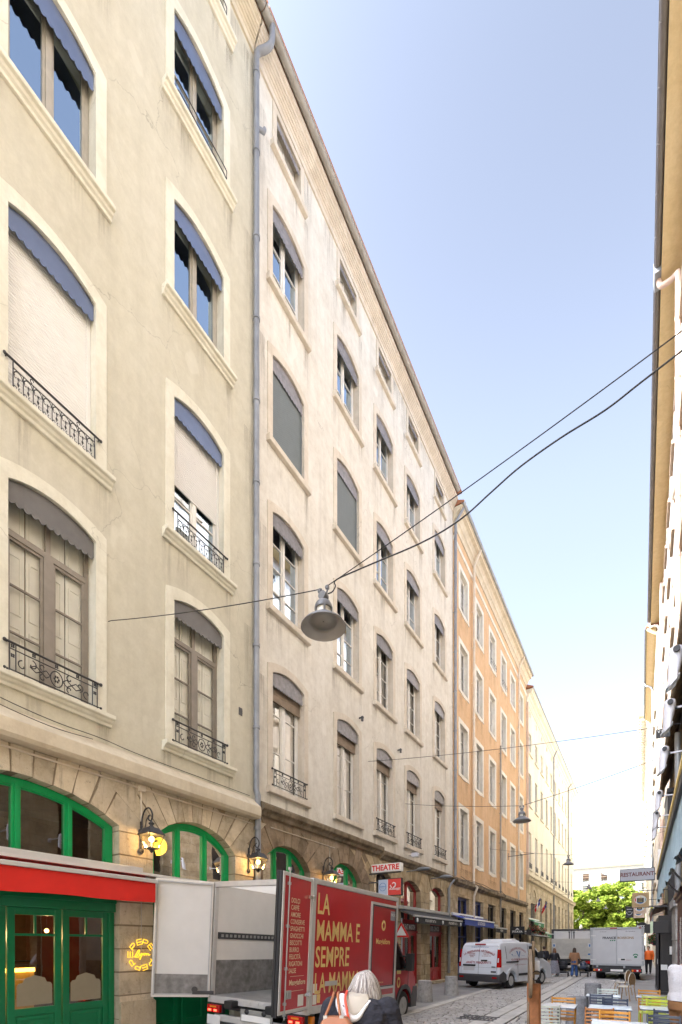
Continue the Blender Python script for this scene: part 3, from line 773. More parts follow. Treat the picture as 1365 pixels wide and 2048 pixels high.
stone_front(b1, XL + .03, -8, 9.36, 5.08, [(2.2, 5.6, 4.15, 4.62), (6.36, 8.69, 4.06, 4.60)], 'stone_gold', nv=11)
# granite-like plinth of the pier between the two openings, roof and dark volume behind
MB().prism([(5.60, 0), (6.38, 0), (6.38, .74), (6.34, .78), (5.62, .78), (5.60, .74)], XL + .02, XL + .09).build('pier_plinth', 'stone_pale', b1, bevel=.015)
MB().box(XL - 12, XL - .95, -8, 9.38, 5.1, 25.2).box(XL - 12, XL - 4.6, -8, 9.38, 0.02, 5.1).box(XL - 4.6, XL - .3, 9.30, 9.38, 0.02, 5.1).box(XL - 4.6, XL - .35, -8, 1.6, .02, 5.1).build('interior', 'room_warm', b1)
MB().box(XL - .95, XL - .03, -8, 9.38, 5.12, 5.2).build('ceiling', 'room', b1)
MB().prism([(XL + .52, 25.62), (XL - 6, 28.6), (XL - 12, 25.6), (XL - 12, 25.45), (XL + .50, 25.56)], -8, 9.38, 'y').build('roof', 'roof', b1)
XW = XL - .17
a1 = arch_window(b1, XW, 2.2, 5.6, 4.15, 4.62, 3.22, 4, 'green', 'glass_dark')
a2 = arch_window(b1, XW, 6.36, 8.69, 4.06, 4.60, 3.22, 3, 'green', 'glass_dark')
# dark green folding shop front below the awning
sf = MB().box(XW - .12, XW + .06, 2.2, 5.6, 2.72, 3.22).box(XW - .12, XW + .10, 2.2, 5.6, 2.50, 2.72).box(XW - .12, XW + .05, 5.50, 5.6, 0, 2.5).box(XW - .10, XW + .13, 2.2, 5.6, 2.66, 2.74)
sf = sf.build('shop_front', 'green_dark', b1, bevel=.008)
def leaf(parent, x, y0, y1, z1, mat, small=True, zl=.71):
    t = .115; mb = MB()
    mb.box(x - .05, x, y0, y0 + t, .06, z1).box(x - .05, x, y1 - t, y1, .06, z1).box(x - .05, x, y0 + t, y1 - t, z1 - .12, z1).box(x - .05, x, y0 + t, y1 - t, .06, .16)
    mb.box(x - .05, x, y0 + t, y1 - t, zl, zl + .12)
    mb.box(x - .04, x - .02, y0 + t, y1 - t, .16, zl)
    i = [(y0 + t + .09, .24), (y1 - t - .09, .24), (y1 - t - .09, zl - .08), (y0 + t + .09, zl - .08)]; o = [(y0 + t + .03, .18), (y1 - t - .03, .18), (y1 - t - .03, zl - .02), (y0 + t + .03, zl - .02)]
    mb.band(o, i, x - .03, x - .004, 0, True)
    if small:
        mb.box(x - .045, x - .004, y0 + t, y1 - t, 2.03, 2.07); mb.box(x - .045, x - .004, (y0 + y1) / 2 - .018, (y0 + y1) / 2 + .018, 2.07, z1 - .12)
    for z in (.55, 1.75): mb.tube([(x + .004, y0 + .01, z), (x + .004, y0 + .01, z + .11)], .012, 6)
    d = mb.build('door', mat, parent, bevel=.005)
    MB().add([(x - .03, y0 + t, zl + .12), (x - .03, y1 - t, zl + .12), (x - .03, y1 - t, z1 - .12), (x - .03, y0 + t, z1 - .12)], [(0, 1, 2, 3)]).build('pane', 'glass_dark', d)
    return d
M['etched'] = paint('etched_cream_glass', (.27, .24, .17), .5, var=.06)
for y0 in (4.64, 3.76, 2.88, 2.22):
    d = leaf(b1, XW + .02, y0, min(y0 + .86, 5.5), 2.5, 'green_dark')
    a, c = y0 + .15, min(y0 + .86, 5.5) - .15
    MB().prism([(a, .87), (c, .87), (c, 1.20), (c - .03, 1.24), (c - .09, 1.25), (c - .12, 1.32), ((a + c) / 2 + .1, 1.34), ((a + c) / 2, 1.37), ((a + c) / 2 - .1, 1.34), (a + .12, 1.32), (a + .09, 1.25), (a + .03, 1.24), (a, 1.20)], XW - .007, XW - .001).build('etched_panel', 'etched', d)
sf2 = MB().box(XW - .1, XW + .06, 6.38, 8.68, 2.5, 3.22).box(XW - .1, XW + .05, 6.38, 8.68, .95, 1.0).box(XW - .1, XW + .02, 6.38, 8.68, 0.02, .95)
for k in range(3):
    a = 6.40 + k * .76; sf2.band([(a + .06, .14), (a + .70, .14), (a + .70, .90), (a + .06, .90)], [(a + .16, .24), (a + .60, .24), (a + .60, .80), (a + .16, .80)], XW + .01, XW + .055, 0, True)
    sf2.box(XW - .08, XW + .05, a - .02, a + .05, 1.0, 2.5)
sf2 = sf2.build('shop_front', 'green_dark', b1, bevel=.008)
MB().add([(XW - .03, 6.4, 1.0), (XW - .03, 8.66, 1.0), (XW - .03, 8.66, 2.5), (XW - .03, 6.4, 2.5)], [(0, 1, 2, 3)]).build('pane', 'glass_dark', sf2)
MB().tube([(XL + .05, -4, 5.0), (XL + .05, 6.05, 4.99), (XL + .05, 9.3, 4.97)], .018, 6).tube([(XL + .06, 6.06, 4.98), (XL + .06, 6.06, 4.20)], .018, 6).box(XL + .03, XL + .12, 6.0, 6.12, 4.92, 5.02).build('conduit', 'pipe_cream', b1)
MB().box(XL, XL + .02, 8.86, 8.97, 7.6, 7.78).box(XL, XL + .03, 8.86, 8.97, 7.66, 7.68).box(XL, XL + .03, 8.86, 8.97, 7.71, 7.73).build('vent_grille', 'iron_grey', b1)
# rain pipe on the joint of house 1 and house 2
pp = [(XL + .44, 9.62, 25.46), (XL + .44, 9.62, 25.22), (XL + .40, 9.60, 25.02), (XL + .30, 9.53, 24.90), (XL + .13, 9.42, 24.80), (XL + .10, 9.40, 24.62), (XL + .10, 9.40, 24.4), (XL + .10, 9.40, 6), (XL + .10, 9.40, 5.85), (XL + .13, 9.42, 5.7), (XL + .13, 9.42, .3)]
mbp = MB(); mbp.tube(curve_pts(pp[:7], 5) + pp[7:], .076, 12)
for z in (24.3, 22.3, 20.1, 18.0, 15.9, 13.8, 11.7, 9.6, 7.5, 4.9, 3.3): mbp.tube([(XL + .10 + (.03 if z < 5.7 else 0), 9.40, z), (XL + .10 + (.03 if z < 5.7 else 0), 9.40, z - .08)], .092, 12)
mbp.tube([(XL + .12, 9.45, 22.9), (XL + .2, 9.58, 22.92), (XL + .2, 9.60, 23.02)], .05, 8)
mbp.build('downpipe', 'zinc_blue', b1)

rs_ = random.Random(21)
stains(b1, XL, [(y + q, a - .2, rs_.uniform(.25, .5), rs_.uniform(.7, 1.6), rs_.uniform(.25, .5)) for y in (4.42, 7.61) for a, c in fl1 for q in (-.9, .9, rs_.uniform(-.5, .5))] + [(9.2, z, .4, 3.0, .35) for z in (24.6, 20, 15, 10)] + [(rs_.uniform(-1, 9), 24.7, rs_.uniform(.8, 1.8), rs_.uniform(.8, 2), .3) for _ in range(8)])
# ---- house 2: rose-grey plaster, five bays of mauve lambrequins
b2 = thing('apartment_building', 'pale rose-grey house with five columns of windows under mauve lambrequins', 'building', (XL, 17.1, 0))
cols = (10.86, 14.12, 16.9, 19.67, 22.93)
fl2 = [(6.12, 9.25), (11.0, 13.6), (15.5, 17.85), (19.8, 21.92), (23.6, 24.62)]
holes = [(y - (W / 2 if k < 4 else .55), y + (W / 2 if k < 4 else .55), a - .02, c + (.18 if k < 4 else 0)) for y in cols for k, (a, c) in enumerate(fl2)]
wall_grid(XL, 9.40, 24.92, 5.4, 24.95, holes).build('wall', ['plaster_rose', 'trim_pale'], b2)
S2 = dict(frame='frame_white', surround='arch', trim='trim_pale', sill='slab', sillmat='trim_pale', lamb='lamb_mauve', bw=.20)
for i, y in enumerate(cols):
    for k, (a, c) in enumerate(fl2):
        st = dict(S2)
        if k == 0: st.update(bars=2, transom=None, drop=.27, rail='ornate' if i != 1 else None, back='curtain', mull=.13, glass='glass_soft', box=True)
        if k == 1: st.update(bars=3, glass='glass' if i > 1 else 'glass_mirror', back='curtain' if i in (2, 3, 4) else None)
        if k == 2:
            if i < 2: st.update(roll=0.0, rollmat='shutter_grey', rec=.12)
            else: st.update(bars=2, glass='glass_mirror' if i < 4 else 'glass')
        if k == 3: st.update(bars=2, glass='glass_mirror')
        if k == 4: st.update(surround='flat', apron=False, lamb='lamb_mauve', drop=.14, bars=1, bw=.16, glass='glass')
        window(b2, XL, y, a, W if k < 4 else 1.1, c - a, .18 if k < 4 else 0, st)
cornice(b2, 9.40, 24.90, EAVE, 'trim_pale')
gutter(b2, 9.32, 24.6, XL + .41, 25.52, .10, 'zinc_brown')
core(b2, 9.42, 24.90, 25.2, roofx=.52, roofz=25.62)
LEDGE = [(XL, 5.25), (XL + .12, 5.25), (XL + .15, 5.34), (XL + .26, 5.40), (XL + .28, 5.52), (XL + .24, 5.56), (XL, 5.66)]
MB().prism(LEDGE, 9.52, 16.35, 'y').build('stone_ledge', 'stone_dark', b2, bevel=.02)
MB().prism([(p[0], p[1] - .12) for p in LEDGE], 16.36, 24.9, 'y').build('stone_ledge', 'stone_dark', b2, bevel=.02)
stone_front(b2, XL + .03, 9.52, 15.62, 5.27, [(9.75, 11.85, 4.05, 4.64), (12.95, 15.02, 4.07, 4.62)], 'stone_brown', nv=9)
stone_front(b2, XL + .04, 15.63, 24.88, 5.15, [(15.95, 17.62, 4.2, 4.70), (18.30, 20.42, 4.25, 4.62), (21.56, 23.56, 4.30, 4.64)], 'stone_ochre', nv=9)
for a, c, sp, cr in ((9.75, 11.85, 4.05, 4.64), (12.95, 15.02, 4.07, 4.62)):
    arch_window(b2, XW, a, c, sp, cr, 3.22, 3, 'green', 'glass_dark', fw=.12)
    q = MB().box(XW - .1, XW + .06, a, c, 2.5, 3.22).box(XW - .1, XW + .02, a, c, .02, .9)
    for k in range(4): q.box(XW - .08, XW + .05, a + (c - a - .07) * k / 3, a + .07 + (c - a - .07) * k / 3, .9, 2.5)
    q = q.build('shop_front', 'green_dark', b2, bevel=.008)
    MB().add([(XW - .03, a, .9), (XW - .03, c, .9), (XW - .03, c, 2.5), (XW - .03, a, 2.5)], [(0, 1, 2, 3)]).build('pane', 'glass_dark', q)
arch_window(b2, XW, 15.95, 17.62, 4.2, 4.70, .05, 2, 'black_wood', 'glass_dark', fw=.10)
M['amber_room'] = paint('amber_wall', (.42, .30, .12), .9, var=.15)  # plain amber colour for the inner walls
for k, (a, c, sp, cr) in enumerate(((18.30, 20.42, 4.25, 4.62), (21.56, 23.56, 4.30, 4.64))):
    arch_window(b2, XW, a, c, sp, cr, 2.95, 1 if k else 2, 'red_wood', 'glass', fw=.12, mw=.08, double=False)
    MB().box(XL - .75, XL - .70, a - .1, c + .1, 2.9, 4.8).build('inner_wall', 'amber_room', b2)
    q = MB().box(XW - .1, XW + .04, a, c, 2.78, 2.95).box(XW - .1, XW + .03, a, a + .1, 0, 2.95).box(XW - .1, XW + .03, c - .1, c, 0, 2.95).box(XW - .1, XW + .08, a, c, 2.38, 2.46)
    q.build('shop_front', 'red_wood', b2, bevel=.008)
    sg = MB().box(XW - .06, XW + .06, a + .1, c - .1, 2.46, 2.78).build('fascia_board', 'maroon_wood', b2, bevel=.006)
    MB().text('100% FAIT MAISON' if k == 0 else '100% CHINOIS', (XW + .06, (a + c) / 2, 2.62), (0, 1, 0), (0, 0, 1), .31, xs=.60, bold=.035).build('lettering', 'white_text', sg)
    n = 3 if k == 0 else 2
    for j in range(n):
        w0 = (c - a - .2) / n; leaf(b2, XW + .01, a + .1 + w0 * j, a + .1 + w0 * (j + 1), 2.38, 'red_wood', False, .62)
    MB().box(XL - .2, XL + .25, a - .05, c + .05, 0.0, .10).build('doorstep', 'stone_pale', b2, bevel=.01)
MB().tube([(XL + .12, 24.0, 4.75), (XL + .12, 24.0, .4)], .07, 10).tube([(XL + .12, 24.0, 4.75), (XL + .18, 24.1, 4.95), (XL + .3, 24.3, 5.2)], .05, 8).build('downpipe', 'zinc', b2)
MB().box(XL + .04, XL + .07, 17.72, 17.92, 2.72, 2.92).build('number_plate', 'blue_text', b2)
MB().text('7', (XL + .071, 17.82, 2.82), (0, 1, 0), (0, 0, 1), .16, bold=.02).build('lettering', 'white_text', b2.children[-1])
for y, z in ((14.9, 9.9), (18.1, 9.85)):
    MB().tube([(XL, y, z), (XL + .10, y, z)], .03, 8).ball((XL + .13, y, z - .01), .06, n=10, k=6).tube([(XL + .13, y, z - .05), (XL + .13, y, z - .13)], .045, 8).build('wall_spotlight', 'iron_grey', b2)
MB().box(XL + .12, XL + .42, 19.2, 19.38, 5.62, 5.80).tube([(XL, 19.3, 5.72), (XL + .14, 19.3, 5.72)], .03, 6).build('floodlight', 'spot_white', b2, bevel=.01)

stains(b2, XL, [(y + q, a - .17, rs_.uniform(.2, .5), rs_.uniform(.5, 1.6), rs_.uniform(.3, .65)) for y in (10.86, 14.12, 16.9, 19.67, 22.93) for a, c in fl2 for q in (-.85, .85, rs_.uniform(-.5, .5))] + [(rs_.uniform(9.8, 24.5), 24.75, rs_.uniform(.6, 1.6), rs_.uniform(.6, 2.2), .35) for _ in range(14)] + [(9.7, z, .5, 3.5, .4) for z in (24, 18, 13, 9)])
# ---- house 3: orange plaster, white stone surrounds
b3 = thing('apartment_building', 'orange plastered house with white stone window surrounds', 'building', (XL, 34.5, 0))
cols = (26.78, 29.86, 32.98, 36.08, 39.02, 42.06)
fl3 = [(6.62, 9.38), (11.32, 14.08), (15.98, 18.50), (20.42, 22.58)]
W3 = 1.34
holes = [(y - W3 / 2, y + W3 / 2, a, c) for y in cols for a, c in fl3]
wall_grid(XL, 24.92, 44.2, 5.3, 24.6, holes, depth=.42).build('wall', ['plaster_orange', 'trim_white'], b3)
for i, y in enumerate(cols):
    for k, (a, c) in enumerate(fl3):
        st = dict(frame='frame_white', surround='flat', trim='trim_white', bw=.27, bars=3 if k < 2 else 2, rec=.17, back='curtain' if (i + k) % 4 == 0 else None)
        if k == 3 and i in (2, 3): st['rail'] = 'wire'
        window(b3, XL, y, a, W3, c - a, 0, st)
MB().prism([(XL, 23.42), (XL + .05, 23.42), (XL + .08, 23.5), (XL + .08, 23.58), (XL, 23.62)], 24.95, 44.2, 'y').build('string_course', 'trim_white', b3)
cornice(b3, 24.95, 44.25, [(-.02, 24.22), (.05, 24.22), (.07, 24.40), (.12, 24.48), (.18, 24.52), (.20, 24.66), (.30, 24.80), (.46, 24.86), (.46, 24.98), (.52, 25.0), (.52, 25.06), (-.02, 25.06)], 'coping')
gutter(b3, 24.9, 44.3, XL + .56, 25.10, .085, 'zinc')
core(b3, 24.94, 44.18, 24.9, roofx=.62, roofz=25.2)
MB().prism([(XL, 5.05), (XL + .10, 5.05), (XL + .14, 5.14), (XL + .25, 5.18), (XL + .25, 5.36), (XL + .2, 5.42), (XL, 5.52)], 25.05, 43.9, 'y').build('stone_ledge', 'stone_dark', b3, bevel=.02)
gh = [(25.66, 27.75), (28.74, 30.64), (31.78, 33.73), (34.97, 36.84), (38.0, 39.98), (41.28, 42.92)]
ashlar_front(b3, XL + .03, 24.9, 44.15, 0, 5.06, [(a, c, 0, 4.48) for a, c in gh], 'stone_ochre')
for k, (a, c) in enumerate(gh):
    mt = 'blue_wood' if k < 2 else 'black_wood'
    q = MB().box(XW - .1, XW + .03, a, a + .12, 0, 4.48).box(XW - .1, XW + .03, c - .12, c, 0, 4.48).box(XW - .1, XW + .03, a, c, 4.34, 4.48).box(XW - .1, XW + .05, a, c, 2.9, 3.1).box(XW - .08, XW + .02, (a + c) / 2 - .05, (a + c) / 2 + .05, 0, 4.4)
    q.box(XW - .07, XW, a + .12, c - .12, 0, .8).box(XW - .08, XW + .02, a + .12, c - .12, 2.25, 2.33)
    q = q.build('shop_front', mt, b3, bevel=.008)
    MB().add([(XW - .05, a, .8), (XW - .05, c, .8), (XW - .05, c, 4.4), (XW - .05, a, 4.4)], [(0, 1, 2, 3)]).build('pane', 'glass_dark', q)
    if k < 2:
        r = MB(); 
        for z in (3.42, 3.12): r.tube([(XL + .25, a - .1, z), (XL + .25, c + .15, z)], .02, 6)
        for j in range(9): r.tube([(XL + .25, a - .1 + (c - a + .25) * j / 8, 3.1), (XL + .25, a - .1 + (c - a + .25) * j / 8, 3.42)], .013, 5)
        for yy in (a - .1, c + .15): r.tube([(XL, yy, 3.38), (XL + .25, yy, 3.42)], .014, 5)
        r.build('balcony_railing', 'blue_wood', b3)
pipe(b3, [(XL + .5, 25.15, 24.95), (XL + .13, 25.0, 24.25), (XL + .12, 25.0, 5.5)], .075, 'zinc_blue')
pipe(b3, [(XL + .52, 28.35, 24.95), (XL + .15, 28.30, 24.1), (XL + .12, 28.30, 5.4), (XL + .34, 28.30, 5.2), (XL + .14, 28.30, 4.7), (XL + .14, 28.30, .2)], .075, 'pipe_cream')
pipe(b3, [(XL + .12, 34.75, 15.8), (XL + .12, 34.75, 3.4)], .06, 'zinc_brown')
pipe(b3, [(XL + .52, 40.75, 24.95), (XL + .15, 40.65, 24.1), (XL + .12, 40.62, 5.4)], .07, 'pipe_cream')
MB().tube(curve_pts([(XL + .3, 25.4, 5.5), (XL + .28, 27, 5.4), (XL + .3, 29.5, 5.5), (XL + .27, 32, 5.42), (XL + .3, 34.5, 5.46), (XL + .35, 35.2, 5.2), (XL + .3, 34.2, 4.9)], 5), .016, 5).tube(curve_pts([(XL + .27, 25.4, 5.3), (XL + .30, 28, 5.5), (XL + .27, 31, 5.3), (XL + .30, 34.5, 5.52)], 5), .012, 5).build('loose_cables', 'cable', b3)

stains(b3, XL, [(y + q, a - .26, rs_.uniform(.3, .8), rs_.uniform(.5, 1.5), rs_.uniform(.35, .6)) for y in (26.78, 29.86, 32.98, 36.08, 39.02, 42.06) for a, c in fl3 for q in (-.5, .5)] + [(rs_.uniform(25.5, 44), 6.1, rs_.uniform(.8, 1.6), .7, .5) for _ in range(10)])
# ---- house 4: cream limestone block with a rusticated portal
b4 = thing('apartment_building', 'long cream stone block with tall windows, stone base and round-headed portal', 'building', (XL, 61, 0))
Y4 = 78.6
cols = [45.98 + 3.03 * k for k in range(11)]
fl4 = [(8.62, 11.92), (14.3, 17.15), (18.95, 20.78), (22.25, 22.75)]
W4 = 1.25
holes = [(y - W4 / 2 * (1 if k < 3 else .45), y + W4 / 2 * (1 if k < 3 else .45), a, c) for y in cols for k, (a, c) in enumerate(fl4)]
wall_grid(XL, 44.2, Y4, 7.4, 23.4, holes, depth=.34).build('wall', ['plaster_cream', 'plaster_cream'], b4)
MB().add([(XL, Y4, 0), (XL - 12, Y4, 0), (XL - 12, Y4, 23.4), (XL, Y4, 23.4)], [(0, 1, 2, 3)]).build('end_wall', 'plaster_cream', b4)
for i, y in enumerate(cols):
    for k, (a, c) in enumerate(fl4):
        st = dict(frame='frame_grey' if k == 1 else 'frame_white', trim='plaster_cream', bars=2, rec=.15, sill='slab' if k < 3 else None, back='curtain' if (i * 3 + k) % 4 == 0 else None)
        if k == 0: st.update(rail='grid', sill='slab')
        if k == 1 and i in (2, 3, 4): st['glass'] = 'glass_mirror'
        if k == 3: st.update(bars=0)
        window(b4, XL, y, a, W4 if k < 3 else W4 * .45, c - a, 0, st)
cornice(b4, 44.25, Y4 + .5, [(-.02, 22.95), (.06, 22.95), (.08, 23.1), (.14, 23.16), (.14, 23.30), (.24, 23.36), (.24, 23.62), (.44, 23.72), (.48, 23.86), (.54, 23.90), (.54, 24.02), (-.02, 24.02)], 'plaster_cream')
gutter(b4, 44.2, Y4 + .5, XL + .56, 24.1, .08, 'zinc')
core(b4, 44.22, Y4 - .05, 23.9, roofx=.6, roofz=24.2)
MB().prism([(XL, 7.22), (XL + .06, 7.22), (XL + .09, 7.36), (XL + .26, 7.46), (XL + .28, 7.74), (XL + .34, 7.78), (XL + .34, 7.88), (XL, 7.95)], 44.1, Y4 + .3, 'y').build('entablature', 'stone_pale', b4, bevel=.015)
gh = [(51.0, 51.9), (53.85, 55.15), (57.0, 58.2), (60.1, 61.4), (63.3, 64.5), (66.5, 67.6), (69.6, 70.8), (73, 74.2), (76, 77.1)]
ashlar_front(b4, XL + .03, 44.2, Y4, 0, 7.25, [(46.02, 48.6, 0, 5.6)] + [(a, c, 0, 6.36) for a, c in gh], 'stone_pale', course=.52)
for a, c in gh:
    q = MB().box(XW - .1, XW, a, a + .12, 0, 6.36).box(XW - .1, XW, c - .12, c, 0, 6.36).box(XW - .1, XW + .02, a, c, 3.1, 3.5).box(XW - .1, XW, (a + c) / 2 - .04, (a + c) / 2 + .04, 0, 6.3).build('tall_window', 'black_wood', b4)
    MB().add([(XW - .05, a, 0), (XW - .05, c, 0), (XW - .05, c, 6.3), (XW - .05, a, 6.3)], [(0, 1, 2, 3)]).build('pane', 'glass_dark', q)
pt = MB()
for yy in (44.3, 49.0):
    for k in range(13): pt.box(XL + .02, XL + .10, yy, yy + 1.5, .45 * k + .02, .45 * k + .44)
ar = arc_pts(46.02, 48.6, 5.55, 6.84, 16); arx = arc_pts(45.7, 48.92, 5.55, 7.16, 16)
pt.band(arx, ar, XL - .3, XL + .12)
pt.prism([(45.7, 5.55), (45.8, 7.2), (48.82, 7.2), (48.92, 5.55)] , XL - .32, XL - .28)
pt.build('portal', 'stone_pale', b4, bevel=.02)
dd = MB().prism([(46.05, 0)] + arc_pts(46.05, 48.57, 5.5, 6.8, 14) + [(48.57, 0)], XL - .22, XL - .16).box(XL - .2, XL - .12, 47.25, 47.37, 0, 6.6).build('portal_door', 'black_wood', b4)
pipe(b4, [(XL + .5, 59.3, 23.95), (XL + .12, 59.2, 23.0), (XL + .12, 59.2, .3)], .075, 'zinc')
pipe(b4, [(XL + .5, 73.0, 23.95), (XL + .12, 72.0, 23.0), (XL + .12, 72.0, .3)], .075, 'zinc_brown')
pipe(b4, [(XL + .12, 44.25, 22.9), (XL + .12, 44.25, 7.9)], .09, 'pipe_pink')
# ================================================================== GROUND
def setts_mat():
    m, t, b, o = base('worn_stone_setts')
    v = coords(t, 'pos'); g = t.nodes.new('ShaderNodeNewGeometry')
    cc = ramp(t, g.outputs['Random Per Island'], [(0, (.26, .245, .22)), (.5, (.38, .36, .33)), (1, (.50, .475, .44))])
    cc = mix(t, .5, cc, ramp(t, noise(t, v, 1.1, 6, .65), [(.35, (.27, .25, .22)), (.65, (.47, .45, .42))]))
    t.links.new(cc, b.inputs['Base Color']); b.inputs['Roughness'].default_value = .42
    bump(t, b, noise(t, v, 28, 5, .7), .35, .01); return m
def asphalt(name, col, rough=.75, sc=60):
    m, t, b, o = base(name); v = coords(t, 'pos')
    cc = mix(t, .5, ramp(t, noise(t, v, .9, 6, .65), [(.35, [c * .72 for c in col]), (.65, [c * 1.25 for c in col])]), ramp(t, noise(t, v, sc, 3, .7), [(.4, [c * .75 for c in col]), (.6, [c * 1.25 for c in col])]))
    t.links.new(cc, b.inputs['Base Color']); b.inputs['Roughness'].default_value = rough
    bump(t, b, noise(t, v, sc * 1.6, 3, .7), .3, .006); return m
M['setts'] = setts_mat()
M['asphalt'] = asphalt('grey_pavement_asphalt', (.27, .265, .255), .55)
M['dark_asphalt'] = asphalt('dark_joint_bed', (.035, .032, .028), .85)
M['square'] = asphalt('sandy_square', (.40, .35, .27), .85, 20)
M['slab'] = stone('pale_stone_slabs', (.50, .48, .44), (.39, .37, .33), (.58, .56, .52), spot=(.24, .22, .19), sc=3, island=.1, bmp=.2)
struct(MB().add([(-700, -200, -.03), (700, -200, -.03), (700, 1600, -.03), (-700, 1600, -.03)], [(0, 1, 2, 3)]).build('ground', 'square'))
struct(MB().add([(-5.3, -20, -.018), (1.3, -20, -.018), (1.3, 92, -.018), (-5.3, 92, -.018)], [(0, 1, 2, 3)]).build('road', 'dark_asphalt'))
struct(MB().add([(-8.7, -20, 0), (-5.52, -20, 0), (-5.52, 79, 0), (-8.7, 79, 0)], [(0, 1, 2, 3)]).build('pavement', 'asphalt'))
struct(MB().add([(-.92, -20, 0), (1.3, -20, 0), (1.3, 92, 0), (-.92, 92, 0)], [(0, 1, 2, 3)]).build('pavement', 'asphalt'))
rnd = random.Random(5)
kb = MB(); y = -10.
while y < 90:
    L = rnd.uniform(.8, 1.1)
    kb.box(-5.52 if y < 79 else -9, -5.25, y + .006, y + L - .006, -.05, .012 + rnd.uniform(-.002, .003)); kb.box(-1.1, -.92, y + .006, y + L - .006, -.05, .012); y += L
struct(kb.build('kerb', 'slab', bevel=.006))
st = MB(); y = -10.
while y < 92:
    L = rnd.uniform(.55, .8)
    for xa, xb in ((-3.5, -3.14), (-3.12, -2.76)): st.box(xa + .006, xb - .006, y + .006, y + L - .006, -.05, .004 + rnd.uniform(-.003, .003))
    y += L
struct(st.build('gutter_strip', 'slab', bevel=.005))
cb = MB(); y = 3.0
def sett(x0, x1, y0, y1, z):
    i = .02; j = lambda: rnd.uniform(-.006, .006); T = [rnd.uniform(-.004, .004) for _ in range(4)]
    cb.add([(x0, y0, -.03), (x1, y0, -.03), (x1, y1, -.03), (x0, y1, -.03),
            (x0 + i + j(), y0 + i + j(), z + T[0]), (x1 - i + j(), y0 + i + j(), z + T[1]), (x1 - i + j(), y1 - i + j(), z + T[2]), (x0 + i + j(), y1 - i + j(), z + T[3])],
           [(0, 1, 5, 4), (1, 2, 6, 5), (2, 3, 7, 6), (3, 0, 4, 7), (4, 5, 6, 7)])
while y < 66:
    h = rnd.uniform(.125, .16)
    for xa, xb in ((-5.24, -3.52), (-2.74, -1.11)):
        x = xa - rnd.uniform(0, .12)
        while x < xb:
            L = rnd.uniform(.16, .25); x0 = max(x, xa); x1 = min(x + L, xb)
            if x1 - x0 > .05: sett(x0 + .009, x1 - .009, y + .006, y + h - .006, .004 + rnd.uniform(-.006, .006))
            x += L
    y += h
struct(cb.build('cobbles', 'setts'))
gr = MB()
for k in range(9): gr.box(-3.95 + k * .1, -3.90 + k * .1, 12.0, 12.6, .004, .016)
gr.box(-4.0, -3.06, 11.95, 12.0, .004, .018).box(-4.0, -3.06, 12.6, 12.65, .004, .018).box(-4.0, -3.06, 12.28, 12.32, .004, .016)
tag(gr.build('drain_grate', 'dark_metal'), 'dark slotted iron drain grate set in the cobbles beside the pale slab strip', 'drain grate')

# ================================================================== RIGHT SIDE houses (fronts face -X)
XR = 1.2
M['brown_sill'] = plaster('brown_weathered_sill', (.42, .34, .26), (.33, .26, .19), (.5, .42, .33))
r1 = thing('apartment_building', 'pale pink house on the right with ochre eaves and brown gutter', 'building', (XR, 17, 0))
cols = [-3.0 + 3.15 * k for k in range(14)]
flr = [(11.2, 13.7), (15.3, 17.7), (19.4, 21.6), (23.0, 24.2)]
holes = [(y - .62, y + .62, a, c) for y in cols for a, c in flr]
wall_grid(XR, -8, 41.5, 9.6, 25.1, holes, s=-1).build('wall', ['plaster_pink', 'trim_pale'], r1)
for i, y in enumerate(cols):
    for k, (a, c) in enumerate(flr):
        st = dict(frame='frame_white', trim='trim_pale', surround='flat', bw=.14, apron=False, sill='slab', sillmat='brown_sill', bars=3, rec=.14)
        if (i + k) % 5 == 0: st.update(roll=.9, rollmat='frame_grey')
        else: st['back'] = 'curtain' if (i + 2 * k) % 3 == 0 else None
        window(r1, XR, y, a, 1.24, c - a, 0, st, s=-1)
MB().prism([(XR, 25.0), (.64, 25.02), (.60, 25.02), (.60, 25.22), (XR, 25.22)], -8, 41.55, 'y').build('eaves', 'soffit', r1)
gutter(r1, -8, 41.6, .50, 25.30, .105, 'zinc_dark', 1.1, s=-1)
MB().prism([(.46, 25.36), (6, 26.2), (12, 25.4), (12, 25.25), (.50, 25.28)], -8, 41.5, 'y').build('roof', 'roof', r1)
MB().box(XR + .9, 12, -8, 41.45, .02, 25.1).build('interior', 'room', r1)
MB().prism([(.40, 25.06), (.62, 25.06), (.60, 25.40), (.36, 25.42)], 19.9, 20.5, 'y').build('rainwater_hopper', 'zinc', r1, bevel=.02)
mp = MB(); mp.tube(curve_pts([(.52, 20.2, 25.1), (.60, 20.2, 24.85), (.85, 20.15, 24.78), (1.02, 20.0, 24.7), (1.06, 19.8, 24.4), (1.06, 19.8, 23.5)], 5) + [(1.06, 19.8, 9.9)], .085, 12)
for z in range(11, 24, 2): mp.tube([(1.06, 19.8, z), (1.06, 19.8, z - .08)], .1, 12)
mp.build('downpipe', 'pipe_pink', r1)
MB().tube([(1.06, 19.8, 9.0), (1.06, 19.8, 3.4)], .095, 12).build('downpipe', 'zinc', r1)
mp = MB(); mp.tube(curve_pts([(.52, 41.5, 25.1), (.60, 41.5, 24.8), (.9, 41.3, 24.7), (1.08, 41, 24.3), (1.08, 41, 23.8)], 5) + [(1.08, 41, 4)], .08, 10); mp.build('downpipe', 'pipe_cream', r1)
pipe(r1, [(1.10, 36.5, 24.6), (1.10, 36.5, 3.4)], .10, 'pipe_pink')
